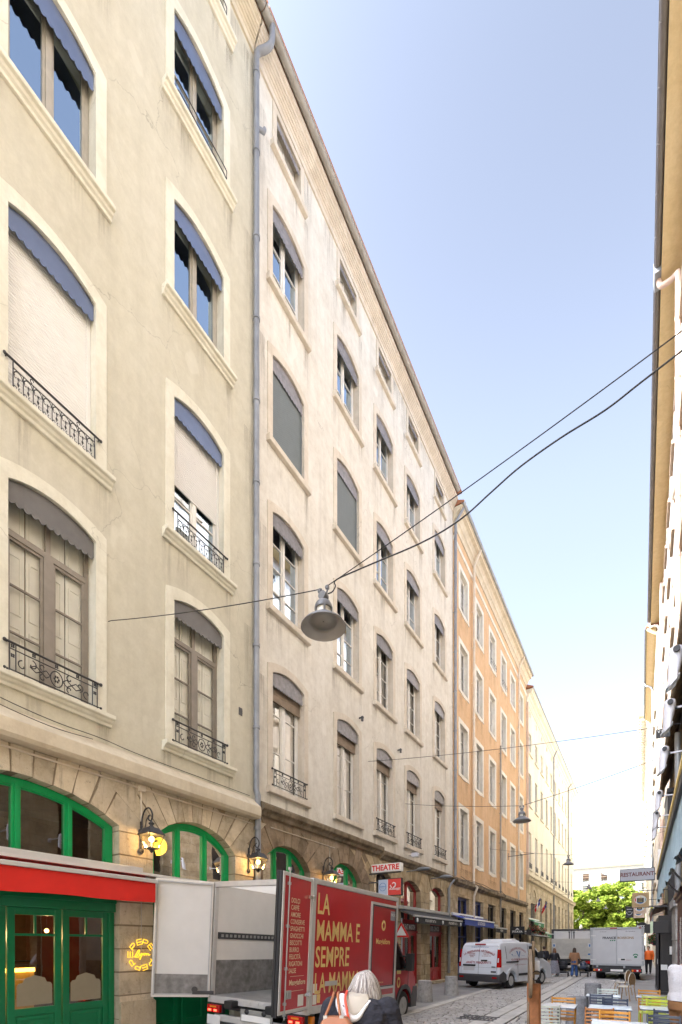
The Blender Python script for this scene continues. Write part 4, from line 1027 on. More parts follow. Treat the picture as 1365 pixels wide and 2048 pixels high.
MB().prism([(XR, 9.95), (.82, 9.12), (.76, 9.14), (.74, 9.30), (.84, 9.44), (.9, 9.75), (XR, 10.1)], -8, 28.5, 'y').build('stone_ledge', 'stone_brown', r1, bevel=.02)
MB().prism([(XR, 5.9), (.95, 5.6), (.93, 5.75), (XR, 6.05)], 28.5, 41.5, 'y').build('stone_ledge', 'maroon_wood', r1)
ashlar_front(r1, XR + .30, -8, 41.5, 0, 9.7, [(2.0, 3.6, 0, 3.3), (6.2, 8.8, 0, 3.3), (10, 12.4, 0, 3.3), (13.2, 15.2, 0, 3.3), (28.2, 30.4, 0, 3.2), (32, 34, 0, 3.2), (36, 38, 0, 3.2)] + [(yy, yy + 1.3, 5.2, 8.3) for yy in (0.2, 6.5, 9.8, 13.2, 17.5, 22.6, 26, 30, 34, 38)], 'stone_ochre', back=.3)
MB().box(XR + .18, XR + .22, -8, 41.5, .02, 9.6).build('shop_glazing', 'black_wood', r1)
for a, c in ((2.0, 3.6), (6.2, 8.8), (10, 12.4), (13.2, 15.2), (28.2, 30.4), (32, 34), (36, 38)):
    MB().box(XR, XR + .1, a, a + .1, 0, 3.3).box(XR, XR + .1, c - .1, c, 0, 3.3).box(XR - .02, XR + .1, a, c, 2.3, 2.42).box(XR, XR + .1, a + .1, c - .1, 0, .7).box(XR, XR + .08, (a + c) / 2 - .05, (a + c) / 2 + .05, .7, 3.3).build('shop_front', 'maroon_wood' if a < 9 else 'black_wood', r1, bevel=.006)
MB().box(.93, 1.21, 24.0, 26.6, 3.0, 8.1).box(.90, 1.21, 23.95, 26.65, 8.1, 8.3).build('pilaster', 'black_wood', r1, bevel=.02)
pl = MB().box(.96, 1.20, 15.5, 18.2, .02, 3.15).box(.90, 1.20, 15.4, 18.3, 3.15, 3.26).box(.86, 1.20, 15.35, 18.35, 3.26, 3.40).box(.92, 1.2, 15.45, 18.25, .02, .4).build('pilaster', 'maroon_wood', r1, bevel=.015)
sc_ = MB(); rnd = random.Random(9)
for k in range(26):
    z = 1.15 + k * .058; y = 16.7 + rnd.uniform(-.12, .12)
    sc_.tube([(.955, y - .22, z), (.953, y - .05, z + .05), (.953, y + .1, z - .03), (.955, y + .25, z + .04)], .008, 4)
sc_.build('chalk_scrawl', 'white_text', pl)
MB().box(.94, 1.20, 19.0, 21.3, .02, .9).box(.96, 1.20, 19.05, 21.25, .91, 2.0).box(.95, 1.20, 19.02, 21.28, 2.01, 3.1).box(.88, 1.2, 18.95, 21.35, 3.11, 3.4).build('pilaster', 'granite', r1, bevel=.02)
sb = MB().box(.56, 1.20, 21.6, 25.4, 2.75, 2.95).box(.52, 1.20, 21.55, 25.45, .0, .12)
for y in (21.6, 22.3, 23.05, 23.8, 24.5, 25.3): sb.box(.54, .62, y, y + .09, .12, 2.75)
sb.box(.575, .60, 21.6, 25.39, .12, 2.75).box(.56, 1.2, 21.60, 21.66, .12, 2.75)
sb = sb.build('terrace_screen', 'black_wood', r1, bevel=.006)
MB().box(.53, .538, 22.0, 22.2, 1.12, 1.32).box(.63, .83, 21.588, 21.596, .92, 1.12).box(.9, 1.05, 21.588, 21.596, 1.5, 1.8).build('notice', 'white_text', sb)
# spot lights on arms over the shop fronts
def spot(y, label):
    t = thing('spotlight', label, 'spotlight', (1.2, y, 5.62), 0, 'white spotlights on arms along the right wall')
    def arm(): return MB().tube([(0, 0, .10), (-.72, 0, .10)], .018, 8).box(-.02, .02, -.06, .06, .02, .18)
    put(('spotarm',), arm, 'arm', 'spot_white', t)
    def head():
        mb = MB()
        rings = []
        for k in range(9):
            t_ = k / 8; z = .18 - .40 * t_; w_ = .085 + .02 * t_
            rings.append([(-.80 + (w_ * math.cos(a) if math.cos(a) < 0 else w_ * math.cos(a) * (1 - .75 * t_)), w_ * 1.05 * math.sin(a), z + (.10 * t_ * math.cos(a))) for a in [2 * math.pi * j / 16 for j in range(16)]])
        mb.loft(rings, 0, True); mb.lathe([(.085, 0), (.075, .05), (.04, .075), (.0, .08)], (-.80, 0, .18), 16, caps=False)
        return mb
    put(('spothead',), head, 'lamp_head', 'spot_white', t)
    put(('spotknob',), lambda: MB().tube([(-.80, -.095, .17), (-.80, -.125, .17)], .042, 12), 'pivot', 'black', t)
    put(('spotsw',), lambda: MB().tube([(-.70, 0, .10), (-.76, 0, .10)], .03, 10), 'swivel', 'black', t)
    put(('spotlens',), lambda: MB().prism([(-.92, -.325), (-.76, -.145), (-.765, -.135), (-.925, -.31)], -.08, .08, 'y'), 'lens', 'frame_grey', t)
for y, l in ((7.85, 'white spotlight on a wall arm, nearest to the camera and largest'), (9.5, 'white spotlight on a wall arm, second from the camera'), (11.7, 'white spotlight on a wall arm, third from the camera'), (15.0, 'white spotlight on a wall arm, fourth, first above the blue awning'), (17.3, 'white spotlight on a wall arm, fifth, past the middle of the blue awning'), (19.0, 'white spotlight on a wall arm, farthest and smallest of the six')): spot(y, l)

r2 = thing('apartment_building', 'cream house on the right with deep stained eaves beyond the pink house', 'building', (.95, 50, 0))
holes = [(y - .6, y + .6, a, c) for y in (43.2, 46.4, 49.6, 52.8, 56) for a, c in ((6.4, 9.2), (10.6, 13.2), (15, 17.3), (19.2, 21.2))]
wall_grid(.95, 41.5, 58, 0, 24.4, holes, s=-1).build('wall', ['plaster_cream', 'plaster_cream'], r2)
for h in holes: window(r2, .95, (h[0] + h[1]) / 2, h[2], 1.2, h[3] - h[2], 0, dict(frame='frame_white', trim='trim_pale', sill='slab', sillmat='stone_brown', bars=3, rec=.16, surround='flat', apron=False, bw=.15), s=-1)
MB().prism([(.95, 24.2), (.75, 24.3), (.42, 24.62), (.36, 24.62), (.36, 24.85), (.95, 24.85)], 41.6, 58.1, 'y').build('eaves', 'soffit', r2)
gutter(r2, 41.6, 58.2, .30, 24.85, .07, 'zinc', s=-1)
MB().prism([(.28, 24.95), (6, 28), (12, 25), (12, 24.8), (.3, 24.88)], 41.55, 58, 'y').build('roof', 'roof', r2)
MB().box(1.9, 12, 41.55, 57.95, .02, 24.4).build('interior', 'room', r2)
mp = MB(); mp.tube(curve_pts([(.32, 50.2, 24.8), (.38, 50.2, 24.5), (.62, 50.1, 24.4), (.84, 50, 24.0), (.84, 50, 23.4)], 5) + [(.84, 50, 3)], .08, 10); mp.build('downpipe', 'zinc', r2)

MB().add([(.95, 41.5, 0), (12, 41.5, 0), (12, 41.5, 24.4), (.95, 41.5, 24.4)], [(0, 1, 2, 3)]).build('end_wall', 'plaster_cream', r2)
r3 = thing('apartment_building', 'far right cream building with bracketed cornice and quoined corner', 'building', (.62, 77, 0))
holes = [(y - .6, y + .6, a, c) for y in (61, 65, 69, 73, 77, 81, 85, 89, 93) for a, c in ((4.5, 7.6), (9.5, 12.6), (14.5, 17.4), (19.2, 21.6))]
wall_grid(.62, 58, 96, 0, 26.6, holes, s=-1).build('wall', ['plaster_cream', 'plaster_cream'], r3)
for h in holes: window(r3, .62, (h[0] + h[1]) / 2, h[2], 1.2, h[3] - h[2], 0, dict(frame='frame_white', trim='plaster_cream', sill='slab', bars=3, rec=.16), s=-1)
MB().prism([(.62, 25.2), (.5, 25.3), (.46, 25.6), (.46, 26.1), (-.22, 26.2), (-.28, 26.32), (-.30, 26.8), (-.36, 26.9), (-.36, 27.05), (.62, 27.05)], 60.5, 96.4, 'y').build('cornice', 'plaster_cream', r3)
for k in range(44): put(('modillion',), lambda: MB().box(-.57, .0, -.18, .18, 0, .32), 'cornice_bracket', 'plaster_cream', r3, (-.17, 61.18 + k * .8 - 77, 25.82), 0, .02)
qn = MB()
for k in range(26): qn.box(.50 - (.07 if k % 2 else 0), .66, 95.0 - (.5 if k % 2 else 0), 96.05, 2 + .85 * k, 2.7 + .85 * k)
qn.build('quoins', 'stone_pale', r3, bevel=.03)
MB().box(1.6, 12, 58.05, 95.9, .02, 26.5).build('interior', 'room', r3)
MB().add([(.62, 96, 0), (12, 96, 0), (12, 96, 27), (.62, 96, 27)], [(0, 1, 2, 3)]).build('end_wall', 'plaster_cream', r3)
MB().add([(.62, 58, 0), (12, 58, 0), (12, 58, 26.6), (.62, 58, 26.6)], [(0, 1, 2, 3)]).build('end_wall', 'plaster_cream', r3)
MB().box(-.3, 12, 60.6, 96.2, 27.05, 27.2).build('roof', 'zinc', r3)

# ================================================================== END OF THE STREET
fb_ = thing('office_building', 'wide white building closing the street with grey attic and square dark-framed windows', 'building', (-5, 132, 0))
RX = Matrix.Translation((0, 132, 0)) @ Matrix.Rotation(-math.pi / 2, 4, 'Z')     # local x (outwards) -> -Y, local y -> +X
hl = []; cx0 = -11.45
for i in range(-6, 11):
    for a, c in ((17.05, 19.0), (14.1, 16.05), (11.1, 13.05), (7, 9.6), (2.5, 5.6)): hl.append((cx0 + 3.95 * i - .68, cx0 + 3.95 * i + .68, a, c))
g = wall_grid(0, -40, 34, 0, 20.45, hl, depth=.5); q = MB(RX); q.v = [RX @ v for v in g.v]; q.f = g.f; q.mi = g.mi; q.sm = g.sm
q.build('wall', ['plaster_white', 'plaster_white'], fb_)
mb = MB(RX)
for k in range(34): mb.box(-.01, .012, -40, 34, .6 * k + .02, .6 * k + .06)
mb.build('masonry_joints', 'stone_pale', fb_)
MB(RX).prism([(0, 20.3), (.1, 20.3), (.2, 20.5), (.75, 20.6), (.8, 20.75), (.8, 20.95), (0, 21.0)], -40, 34, 'y').build('cornice', 'plaster_cream', fb_)
MB(RX).box(-6, -.2, -40, 34, 21.0, 22.7).build('attic', 'zinc_dark', fb_)
MB(RX).box(-8, -1.2, -40, 34, .02, 20.4).build('interior', 'room', fb_)
def fwin():
    mb = MB(); o = [(-.67, 0), (.67, 0), (.67, 1.94), (-.67, 1.94)]; i = [(-.59, .08), (.59, .08), (.59, 1.86), (-.59, 1.86)]
    mb.band(o, i, -.38, -.30, 0, True)
    for y in (-.2, .2): mb.box(-.36, -.32, y - .025, y + .025, .08, 1.86)
    for z in (.65, 1.25): mb.box(-.355, -.325, -.59, .59, z - .025, z + .025)
    return mb
for h in hl:
    if h[3] - h[2] > 2: continue
    wq = put(('fwin',), fwin, 'window', 'black', fb_, ((h[0] + h[1]) / 2 + 5, 0, h[2]), -math.pi / 2)
    put(('fwinp',), lambda: MB().add([(-.34, -.6, .05), (-.34, .6, .05), (-.34, .6, 1.9), (-.34, -.6, 1.9)], [(0, 1, 2, 3)]), 'pane', 'glass_mirror', wq)
# plane trees in front of it
def leaf_mat():
    m, t, b, o = base('spring_leaves'); t.nodes.remove(b)
    g = t.nodes.new('ShaderNodeNewGeometry')
    cc = ramp(t, g.outputs['Random Per Island'], [(0, (.13, .20, .03)), (.5, (.26, .35, .055)), (1, (.42, .48, .10))])
    d = t.nodes.new('ShaderNodeBsdfDiffuse'); tr = t.nodes.new('ShaderNodeBsdfTranslucent'); mx = t.nodes.new('ShaderNodeMixShader'); mx.inputs[0].default_value = .42
    t.links.new(cc, d.inputs[0]); t.links.new(cc, tr.inputs[0]); t.links.new(d.outputs[0], mx.inputs[1]); t.links.new(tr.outputs[0], mx.inputs[2]); t.links.new(mx.outputs[0], o.inputs[0])
    return m
M['leaves'] = leaf_mat(); M['bark'] = paint('plane_tree_bark', (.23, .19, .14), .9, scale=4, var=.35)
def tree(x, y, h, r, label, seed, n=5200):
    rd = random.Random(seed); t = thing('plane_tree', label, 'tree', (x, y, 0), 0, 'trees on the square at the end of the street')
    tk = MB(); tk.tube([(0, 0, 0), (.05, 0, h * .2), (-.05, .05, h * .38), (.1, 0, h * .6)], [.34, .28, .24, .12], 10)
    cl = []
    for k in range(9):
        a = k * 2.4; z = h * rd.uniform(.42, .78); L = r * rd.uniform(.45, .8)
        tk.tube([(0, 0, h * .34), (L * .4 * math.cos(a), L * .4 * math.sin(a), h * .34 + (z - h * .34) * .6), (L * math.cos(a), L * math.sin(a), z)], [.14, .09, .04], 6)
    tk.build('trunk', 'bark', t, world=False)
    for k in range(90):
        while True:
            p = Vector((rd.uniform(-1, 1), rd.uniform(-1, 1), rd.uniform(-1, 1)))
            if .35 < p.length < 1: break
        cl.append((Vector((p.x * r, p.y * r, h * .55 + p.z * h * .41)), rd.uniform(.75, 1.5)))
    lf = MB()
    for k in range(n):
        c, s = rd.choice(cl); p = Vector((rd.gauss(0, 1), rd.gauss(0, 1), rd.gauss(0, 1))).normalized() * s * rd.uniform(.55, 1.05)
        p.z *= .7; q = c + p; a = Euler((rd.uniform(-.9, .9), rd.uniform(-.9, .9), rd.uniform(0, 6.3))).to_matrix(); L = rd.uniform(.20, .38)
        lf.add([tuple(q + a @ Vector(v)) for v in ((-L, 0, 0), (-L * .2, -L * .7, .04), (L, 0, 0), (-L * .2, L * .7, .04))], [(0, 1, 2, 3)])
    lf.build('crown', 'leaves', t, world=False); return t
tree(-9.0, 98, 12.8, 6.0, 'bright green tree at the left of the square, its rounded top under the white building', 1, 20000)
tree(-3.4, 99, 13.0, 5.9, 'bright green tree at the right of the square, behind the drinks lorry', 2, 20000)
tree(-15.5, 104, 12.5, 4.6, 'green tree mostly hidden behind the long cream stone block', 3, 3000)
tree(3.4, 104, 11.0, 3.8, 'green tree mostly hidden behind the far right building', 4, 3000)
tag(MB().lathe([(.34, 0), (.30, .4), (.22, .5), (.19, 4.4), (.24, 4.5), (.24, 4.7), (.05, 5.1)], (-8.35, 88, 0), 12).build('stone_post', 'slab'), 'slim pale stone post standing in front of the trees', 'post')
# ================================================================== VEHICLES (local: x right, y forward, z up, origin under the rear end)
def wheel(parent, x, y, r, w, side, mat_rim='steel', kind='wheel'):
    mb = MB(); T = Matrix.Translation((x, y, r)) @ Matrix.Rotation(math.pi / 2 * side, 4, 'Y')
    mb.lathe([(r * .62, -w / 2), (r * .9, -w / 2), (r * .985, -w * .38), (r, -w * .2), (r, w * .2), (r * .985, w * .38), (r * .9, w / 2), (r * .64, w / 2), (r * .60, w * .42), (r * .60, -w * .3)], n=28, T=T, caps=True)
    o = mb.build(kind, 'rubber', parent, world=False)
    rm = MB(); rm.lathe([(r * .64, w * .47), (r * .60, w * .50), (r * .56, w * .44), (r * .45, w * .32), (r * .2, w * .38), (r * .17, w * .50), (.001, w * .52)], n=28, T=T)
    for k in range(8):
        a = k * math.pi / 4; rm.ball((r * .46 * math.cos(a), r * .46 * math.sin(a), w * .34), (r * .075, r * .075, .012), 1, 8, 4, T)
    rm.build('rim', [mat_rim, 'black'], o, world=False); return o
def side_body(mb, poly, wf, m=0, inset=.05, smooth=False):
    cy = sum(p[0] for p in poly) / len(poly); cz = sum(p[1] for p in poly) / len(poly)
    def ring(s, k, off): return [(s * (wf(p[1]) - off), cy + (p[0] - cy) * k, cz + (p[1] - cz) * k) for p in poly]
    k = 1 - inset / 1.2
    mb.loft([ring(-1, k, 0), ring(-1, 1 - (1 - k) * .3, inset * .25), ring(-1, 1, inset), ring(1, 1, inset), ring(1, 1 - (1 - k) * .3, inset * .25), ring(1, k, 0)], m, smooth)
def arch(cy, r, n=10, z0=.3, a0=0.0):
    cz = r * .92
    return [(cy + r * math.cos(a), cz + r * math.sin(a)) for a in [math.pi * (k / n) for k in range(n + 1)]]

def translucent_mat():
    m, t, b, o = base('translucent_fibreglass_roof'); t.nodes.remove(b)
    d = t.nodes.new('ShaderNodeBsdfDiffuse'); d.inputs[0].default_value = (.72, .72, .70, 1); tr = t.nodes.new('ShaderNodeBsdfTranslucent'); tr.inputs[0].default_value = (.95, .95, .93, 1)
    mx = t.nodes.new('ShaderNodeMixShader'); mx.inputs[0].default_value = .9; t.links.new(d.outputs[0], mx.inputs[1]); t.links.new(tr.outputs[0], mx.inputs[2]); t.links.new(mx.outputs[0], o.inputs[0]); return m
M['translucent_roof'] = translucent_mat()
# ---- red delivery lorry with open rear doors
rt = thing('delivery_truck', 'red and white box lorry with open rear doors and gold lettering on its side', 'lorry', (-6.35, 7.03, 0))
rt.rotation_euler = (R(-1.1), R(2.2), R(.4))
BW = 1.25; L = 3.6; Z0 = .80; Z1 = 3.12
MB().box(-BW, BW, .03, L, Z0 - .10, Z0).build('floor', 'steel', rt, world=False)
MB().box(-BW, BW, .04, L, Z1 - .05, Z1).build('box_roof', 'translucent_roof', rt, world=False, bevel=.012)
wl = MB().box(-BW, -BW + .05, .06, L, Z0, Z1 - .05).box(-BW + .05, BW - .05, L - .05, L, Z0, Z1 - .05)
wl.build('box_wall', 'white_panel', rt, world=False)
rs = MB().box(BW - .05, BW, .08, L, Z0 + .02, Z1 - .09).build('side_panel', 'red_paint', rt, world=False)
MB().box(BW - .06, BW - .052, .08, L - .06, Z0, Z1 - .05).build('box_lining', 'white_panel', rt, world=False)
kp = MB().box(-BW + .05, -BW + .062, .1, L - .06, Z0, Z0 + .72).box(BW - .075, BW - .062, .1, L - .06, Z0, Z0 + .72).box(-BW + .07, BW - .08, L - .075, L - .052, Z0, Z0 + .72)
for k in range(9):
    kp.box(-BW + .062, -BW + .066, .1, L - .07, Z0 + .04 + k * .078, Z0 + .05 + k * .078); kp.box(-BW + .08, BW - .08, L - .079, L - .074, Z0 + .04 + k * .078, Z0 + .05 + k * .078)
kp.build('kick_panel', 'kick_panel', rt, world=False)
tr = MB()
for xa, xb, ya, yb in ((-BW + .05, -BW + .07, .12, L - .1), (-BW + .12, BW - .12, L - .075, L - .05)):
    tr.box(xa, xb, ya, yb, Z0 + 1.16, Z0 + 1.30)
for k in range(26): tr.box(-BW + .068, -BW + .074, .2 + k * .125, .27 + k * .125, Z0 + 1.20, Z0 + 1.26, 1); tr.box(-BW + .2 + k * .082, -BW + .24 + k * .082, L - .08, L - .074, Z0 + 1.20, Z0 + 1.26, 1)
tr.build('lashing_rail', ['dark_metal', 'steel'], rt, world=False)
fr = MB()
fr.box(-BW - .01, -BW + .07, -.02, .09, Z0 - .12, Z1 + .01).box(BW - .075, BW + .012, -.02, .10, Z0 - .12, Z1 + .01).box(-BW + .07, BW - .075, -.02, .09, Z1 - .10, Z1 + .012).box(-BW - .01, BW + .01, -.03, .05, Z0 - .14, Z0 - .004)
fr.box(BW - .03, BW + .014, .10, L + .01, Z1 - .085, Z1 + .012).box(BW - .03, BW + .014, .10, L + .01, Z0 - .13, Z0 + .02).box(BW - .03, BW + .014, L - .09, L + .012, Z0 + .02, Z1 - .085).box(-BW - .014, BW, L - .03, L + .012, Z1 - .06, Z1 + .012)
for x in (-.15, .05, .18): fr.box(x, x + .07, -.045, -.02, Z0 - .09, Z0 - .03)
fr.build('corner_frame', 'alu', rt, world=False, bevel=.008)
ltr = MB()
for k, s in enumerate(('LA', 'MAMMA E', 'SEMPRE', 'LA MAMMA')):
    ltr.text(s, (BW + .003, .14, 2.67 - k * .49), (0, 1, 0), (0, 0, 1), .54, xs=.66 if k != 3 else .60, bold=.014, align='LEFT', space=1.03)
ltr.build('lettering', 'gold_text', rs, world=False)
MB().box(BW + .001, BW + .02, .5, .92, 1.16, 1.25).build('handle', 'alu', rs, world=False, bevel=.005)
st_ = MB().box(BW + .001, BW + .004, .12, .24, .84, 1.02).box(BW + .001, BW + .004, .12, .24, 1.05, 1.22).build('sticker', 'sign_white', rs, world=False)
MB().box(BW + .001, BW + .004, .26, .36, .86, 1.02).build('sticker', 'gold_text', rs, world=False)
# side door in the red panel
sd = MB().box(BW - .01, BW + .012, 2.28, 3.48, Z0 + .22, Z1 - .26).build('side_door', 'red_paint', rt, world=False)
q = MB(); o = [(2.22, Z0 + .16), (3.53, Z0 + .16), (3.53, Z1 - .20), (2.22, Z1 - .20)]; i = [(2.31, Z0 + .24), (3.45, Z0 + .24), (3.45, Z1 - .29), (2.31, Z1 - .29)]
q.band(o, i, BW, BW + .026, 0, True); q.band([(p[0] + (.055 if k in (0, 3) else -.055), p[1] + (.055 if k < 2 else -.055)) for k, p in enumerate(o)], [(p[0] + (.006 if k in (0, 3) else -.006), p[1]) for k, p in enumerate(i)], BW + .012, BW + .030, 1, True)
q.build('door_frame', ['alu', 'dark_metal'], sd, world=False)
e = MB(); f_ = lambda cy, cz, ry, rz: e.prism([(cy + ry * math.cos(a), cz + rz * math.sin(a)) for a in [k * math.pi / 12 for k in range(24)]], BW + .012, BW + .016)
f_(2.85, 2.42, .10, .12); e.text('Mangiafiore', (BW + .013, 2.85, 2.05), (0, 1, 0), (0, 0, 1), .17, xs=.9, bold=.02); e.text('mangiafiore.eu', (BW + .013, 2.75, 1.12), (0, 1, 0), (0, 0, 1), .065)
e.build('lettering', 'gold_text', sd, world=False)
e = MB(); e.prism([(2.85 + .05 * math.cos(a), 2.43 + .055 * math.sin(a) - (.02 if math.sin(a) < -.8 else 0)) for a in [k * math.pi / 6 for k in range(12)]], BW + .016, BW + .019); e.build('emblem', 'red_text', sd, world=False)
MB().box(BW + .012, BW + .016, 3.2, 3.43, 2.56, 2.78).build('sticker', 'sign_grey', sd, world=False)
MB().text('FRCX', (BW + .017, 3.315, 2.69), (0, 1, 0), (0, 0, 1), .09, bold=.01).build('lettering', 'white_text', sd, world=False)
MB().box(BW + .012, BW + .03, 2.35, 2.55, 1.08, 1.22).build('handle', 'steel', sd, world=False, bevel=.01)
# rear doors, folded outwards
def rear_door(hx, ang, wd, out_mat, name):
    """hinge at (hx, 0); ang = direction of the leaf seen from above"""
    T = Matrix.Translation((hx, -.03, 0)) @ Matrix.Rotation(ang, 4, 'Z')
    return T
TR = rear_door(BW - .03, R(-84), .95, 0, 0) @ Matrix.Diagonal((.87, 1, 1, 1))    # leaf runs along local +x from the hinge
d = MB(TR); d.box(.02, 1.08, -.022, .022, Z0 + .0, Z1 - .04); d = d.build('rear_door', 'red_paint', rt, world=False)
q = MB(TR); q.box(0, 1.12, -.045, .036, Z0 - .03, Z0 + .03).box(0, 1.12, -.045, .036, Z1 - .07, Z1 - .01).box(0, .05, -.045, .036, Z0, Z1 - .04).box(1.05, 1.12, -.045, .036, Z0, Z1 - .04)
q.build('door_frame', 'alu', d, world=False, bevel=.006)
q = MB(TR); q.box(1.10, 1.16, -.07, .02, Z0 - .06, Z1 + .0).box(.02, 1.1, -.075, -.04, Z0 - .06, Z0 + .02); q.tube([(1.13, -.075, Z0 - .04), (1.13, -.075, Z1)], .022, 6).tube([(1.165, -.045, Z0 - .04), (1.165, -.045, Z1)], .018, 6); q.build('door_seal', 'black', d, world=False)
q = MB(TR); q.tube([(.93, .05, Z0 - .12), (.93, .05, Z1 + .06)], .014, 8)
for z in (Z0 - .06, Z0 + .12, 1.5, 2.2, Z1 - .22, Z1 + .02): q.box(.90, .96, .025, .068, z, z + .05)
q.box(.72, .92, .03, .06, 1.02, 1.16).box(.76, .88, .055, .075, 1.05, 1.13); q.build('locking_bar', 'steel', d, world=False, bevel=.004)
q = MB(TR)
for z in (1.02, 2.74): q.box(-.06, .16, .034, .062, z, z + .06).tube([(-.02, .05, z - .02), (-.02, .05, z + .08)], .022, 8)
q.build('hinge', 'chrome', d, world=False)
q = MB(TR); up = (0, 0, 1); rv = (TR.to_3x3() @ Vector((-1, 0, 0))).normalized()
for k, s in enumerate(('DOLCI', 'CAFFÈ', 'AMORE', 'CONSERVE', 'SPAGHETTI', 'GNOCCHI', 'BISCOTTI', 'BURRO', 'FELICITÀ', 'RIGATONI', 'SALSE')):
    q.M = Matrix.Identity(4); o = TR @ Vector((.80, .024, 2.66 - k * .118)); q.text(s, o, rv, up, .115, xs=.82, align='LEFT', bold=.012)
q.text('Mangiafiore', TR @ Vector((.45, .024, 1.28)), rv, up, .13, xs=.9, bold=.02)
q.M = TR; q.box(.2, .72, .023, .026, 1.385, 1.391).box(.2, .72, .023, .026, 1.135, 1.141)
q.build('lettering', 'cream_text', d, world=False)
q = MB(TR); q.box(.18, .40, .023, .027, .86, 1.06); q.build('sticker', 'sign_white', d, world=False)
TL = Matrix.Translation((-BW + .03, -.03, 0)) @ Matrix.Rotation(R(-130), 4, 'Z')
d = MB(TL); d.box(.02, 1.08, -.022, .022, Z0 + .0, Z1 - .04); d = d.build('rear_door', 'white_panel', rt, world=False)
q = MB(TL); q.box(0, 1.12, -.03, .05, Z0 - .04, Z0 + .02).box(0, 1.12, -.03, .05, Z1 - .06, Z1).box(0, .04, -.03, .05, Z0, Z1 - .04).box(1.07, 1.12, -.03, .05, Z0, Z1 - .04); q.build('door_frame', 'alu', d, world=False, bevel=.006)
q = MB(TL); q.box(.03, 1.09, .04, .06, Z1 - .075, Z1 - .045).box(1.06, 1.085, .04, .065, Z0, Z1 - .05).box(.03, 1.09, .04, .06, Z0 + .01, Z0 + .03).box(.03, .05, .04, .06, Z0, Z1 - .05); q.build('door_seal', 'frame_grey', d, world=False)
q = MB(TL); q.box(.05, 1.06, .022, .032, Z0 + .03, Z0 + .42)
for k in range(6): q.box(.05, 1.06, .032, .035, Z0 + .07 + k * .06, Z0 + .08 + k * .06)
q.build('kick_panel', 'kick_panel', d, world=False)
q = MB(TL); q.box(-.08, .34, .05, .07, Z0 + .02, Z0 + .09); q.tube([(.30, .055, Z0 + .12), (.30, .095, Z0 + .12)], .06, 12); q.build('door_holder', 'dark_metal', d, world=False, bevel=.005)
# chassis, lamps, underrun bar
ch = MB().box(-.45, -.32, .1, 5.0, .50, .68).box(.32, .45, .1, 5.0, .50, .68).box(-1.0, 1.0, .15, .25, .52, .66)
for y in (1.2, 2.4): ch.box(-1.2, 1.2, y, y + .08, .60, .70)
ch.box(.75, 1.02, 2.35, 3.3, .34, .48).box(.70, 1.15, 1.6, 2.2, .36, .62)
ch.build('chassis', 'dark_metal', rt, world=False)
ub = MB().box(-1.05, 1.05, -.05, .04, .30, .44).build('underrun_bar', 'alu', rt, world=False, bevel=.02)
for x in (-.62, .42): MB().box(x, x + .2, -.22, .02, .60, .76).build('buffer', 'black', rt, world=False, bevel=.02)
pb = MB().box(-.30, .50, -.085, -.06, .38, .62).build('number_plate_board', 'steel', rt, world=False, bevel=.008)
MB().box(-.26, .46, -.092, -.086, .40, .52).build('number_plate', 'sign_white', pb, world=False)
for x in (-.13, .30): MB().ball((x, -.09, .58), (.055, .035, .055), n=10, k=6).build('plate_lamp', 'black', pb, world=False)
for s in (-1, 1):
    t = MB().box(s * 1.03 - .17, s * 1.03 + .17, -.10, -.02, .47, .63).build('tail_light', 'tail_red', rt, world=False, bevel=.015)
    MB().box(s * 1.03 - .13, s * 1.03 - .05, -.107, -.1, .50, .54).box(s * 1.03 + .03, s * 1.03 + .11, -.107, -.1, .50, .54).build('lit_lamp', 'tail_lit', t, world=False)
    MB().box(s * 1.03 - .08, s * 1.03 + .09, -.107, -.1, .575, .61).build('indicator', 'amber', t, world=False)
    MB().box(s * 1.03 - .19, s * 1.03 + .19, -.02, .05, .46, .66).build('lamp_bracket', 'black', rt, world=False)
MB().box(1.10, 1.26, .12, .2, .48, .62).build('side_marker', 'amber', rt, world=False)
MB().box(-1.22, -.86, -.07, -.05, .22, .42).build('marker_board', 'sign_white', rt, world=False, bevel=.01)
# cab
def cw(z): return 1.02 - .10 * max(0, z - 1.15) ** 1.2
cab = MB(); poly = [(3.72, .42), (3.72, 2.24), (3.95, 2.33), (4.28, 2.30), (4.48, 2.16), (5.02, 1.50), (5.10, 1.40), (5.52, 1.24), (5.66, 1.05), (5.70, .72), (5.70, .40)] + arch(4.78, .45) + [(4.2, .36)]
poly = [(3.72, .40), (3.72, 2.10), (3.92, 2.22), (4.22, 2.21), (4.42, 2.08), (4.92, 1.46), (5.0, 1.36), (5.38, 1.20), (5.50, 1.02), (5.54, .72), (5.52, .42)][:]
poly = poly[:11] + [(5.22, .42)] + arch(4.72, .45, 9)[0:10] + [(4.2, .40)]
side_body(cab, poly, cw, 0, .06); cab = cab.build('cab', 'red_paint', rt, world=False)
sk = MB(); side_body(sk, [(3.74, .36), (3.74, .74), (4.15, .80), (4.24, .36)], lambda z: 1.03, 0, .02); side_body(sk, [(5.20, .30), (5.22, .62), (5.30, .88), (5.56, .88), (5.60, .60), (5.56, .30)], lambda z: 1.03, 0, .04)
for s in (-1, 1): sk.band([(p[0], p[1]) for p in arch(4.72, .50, 10)], [(p[0], p[1]) for p in arch(4.72, .44, 10)], s * 1.0, s * 1.045)
sk.build('grey_trim', 'dark_metal', cab, world=False)
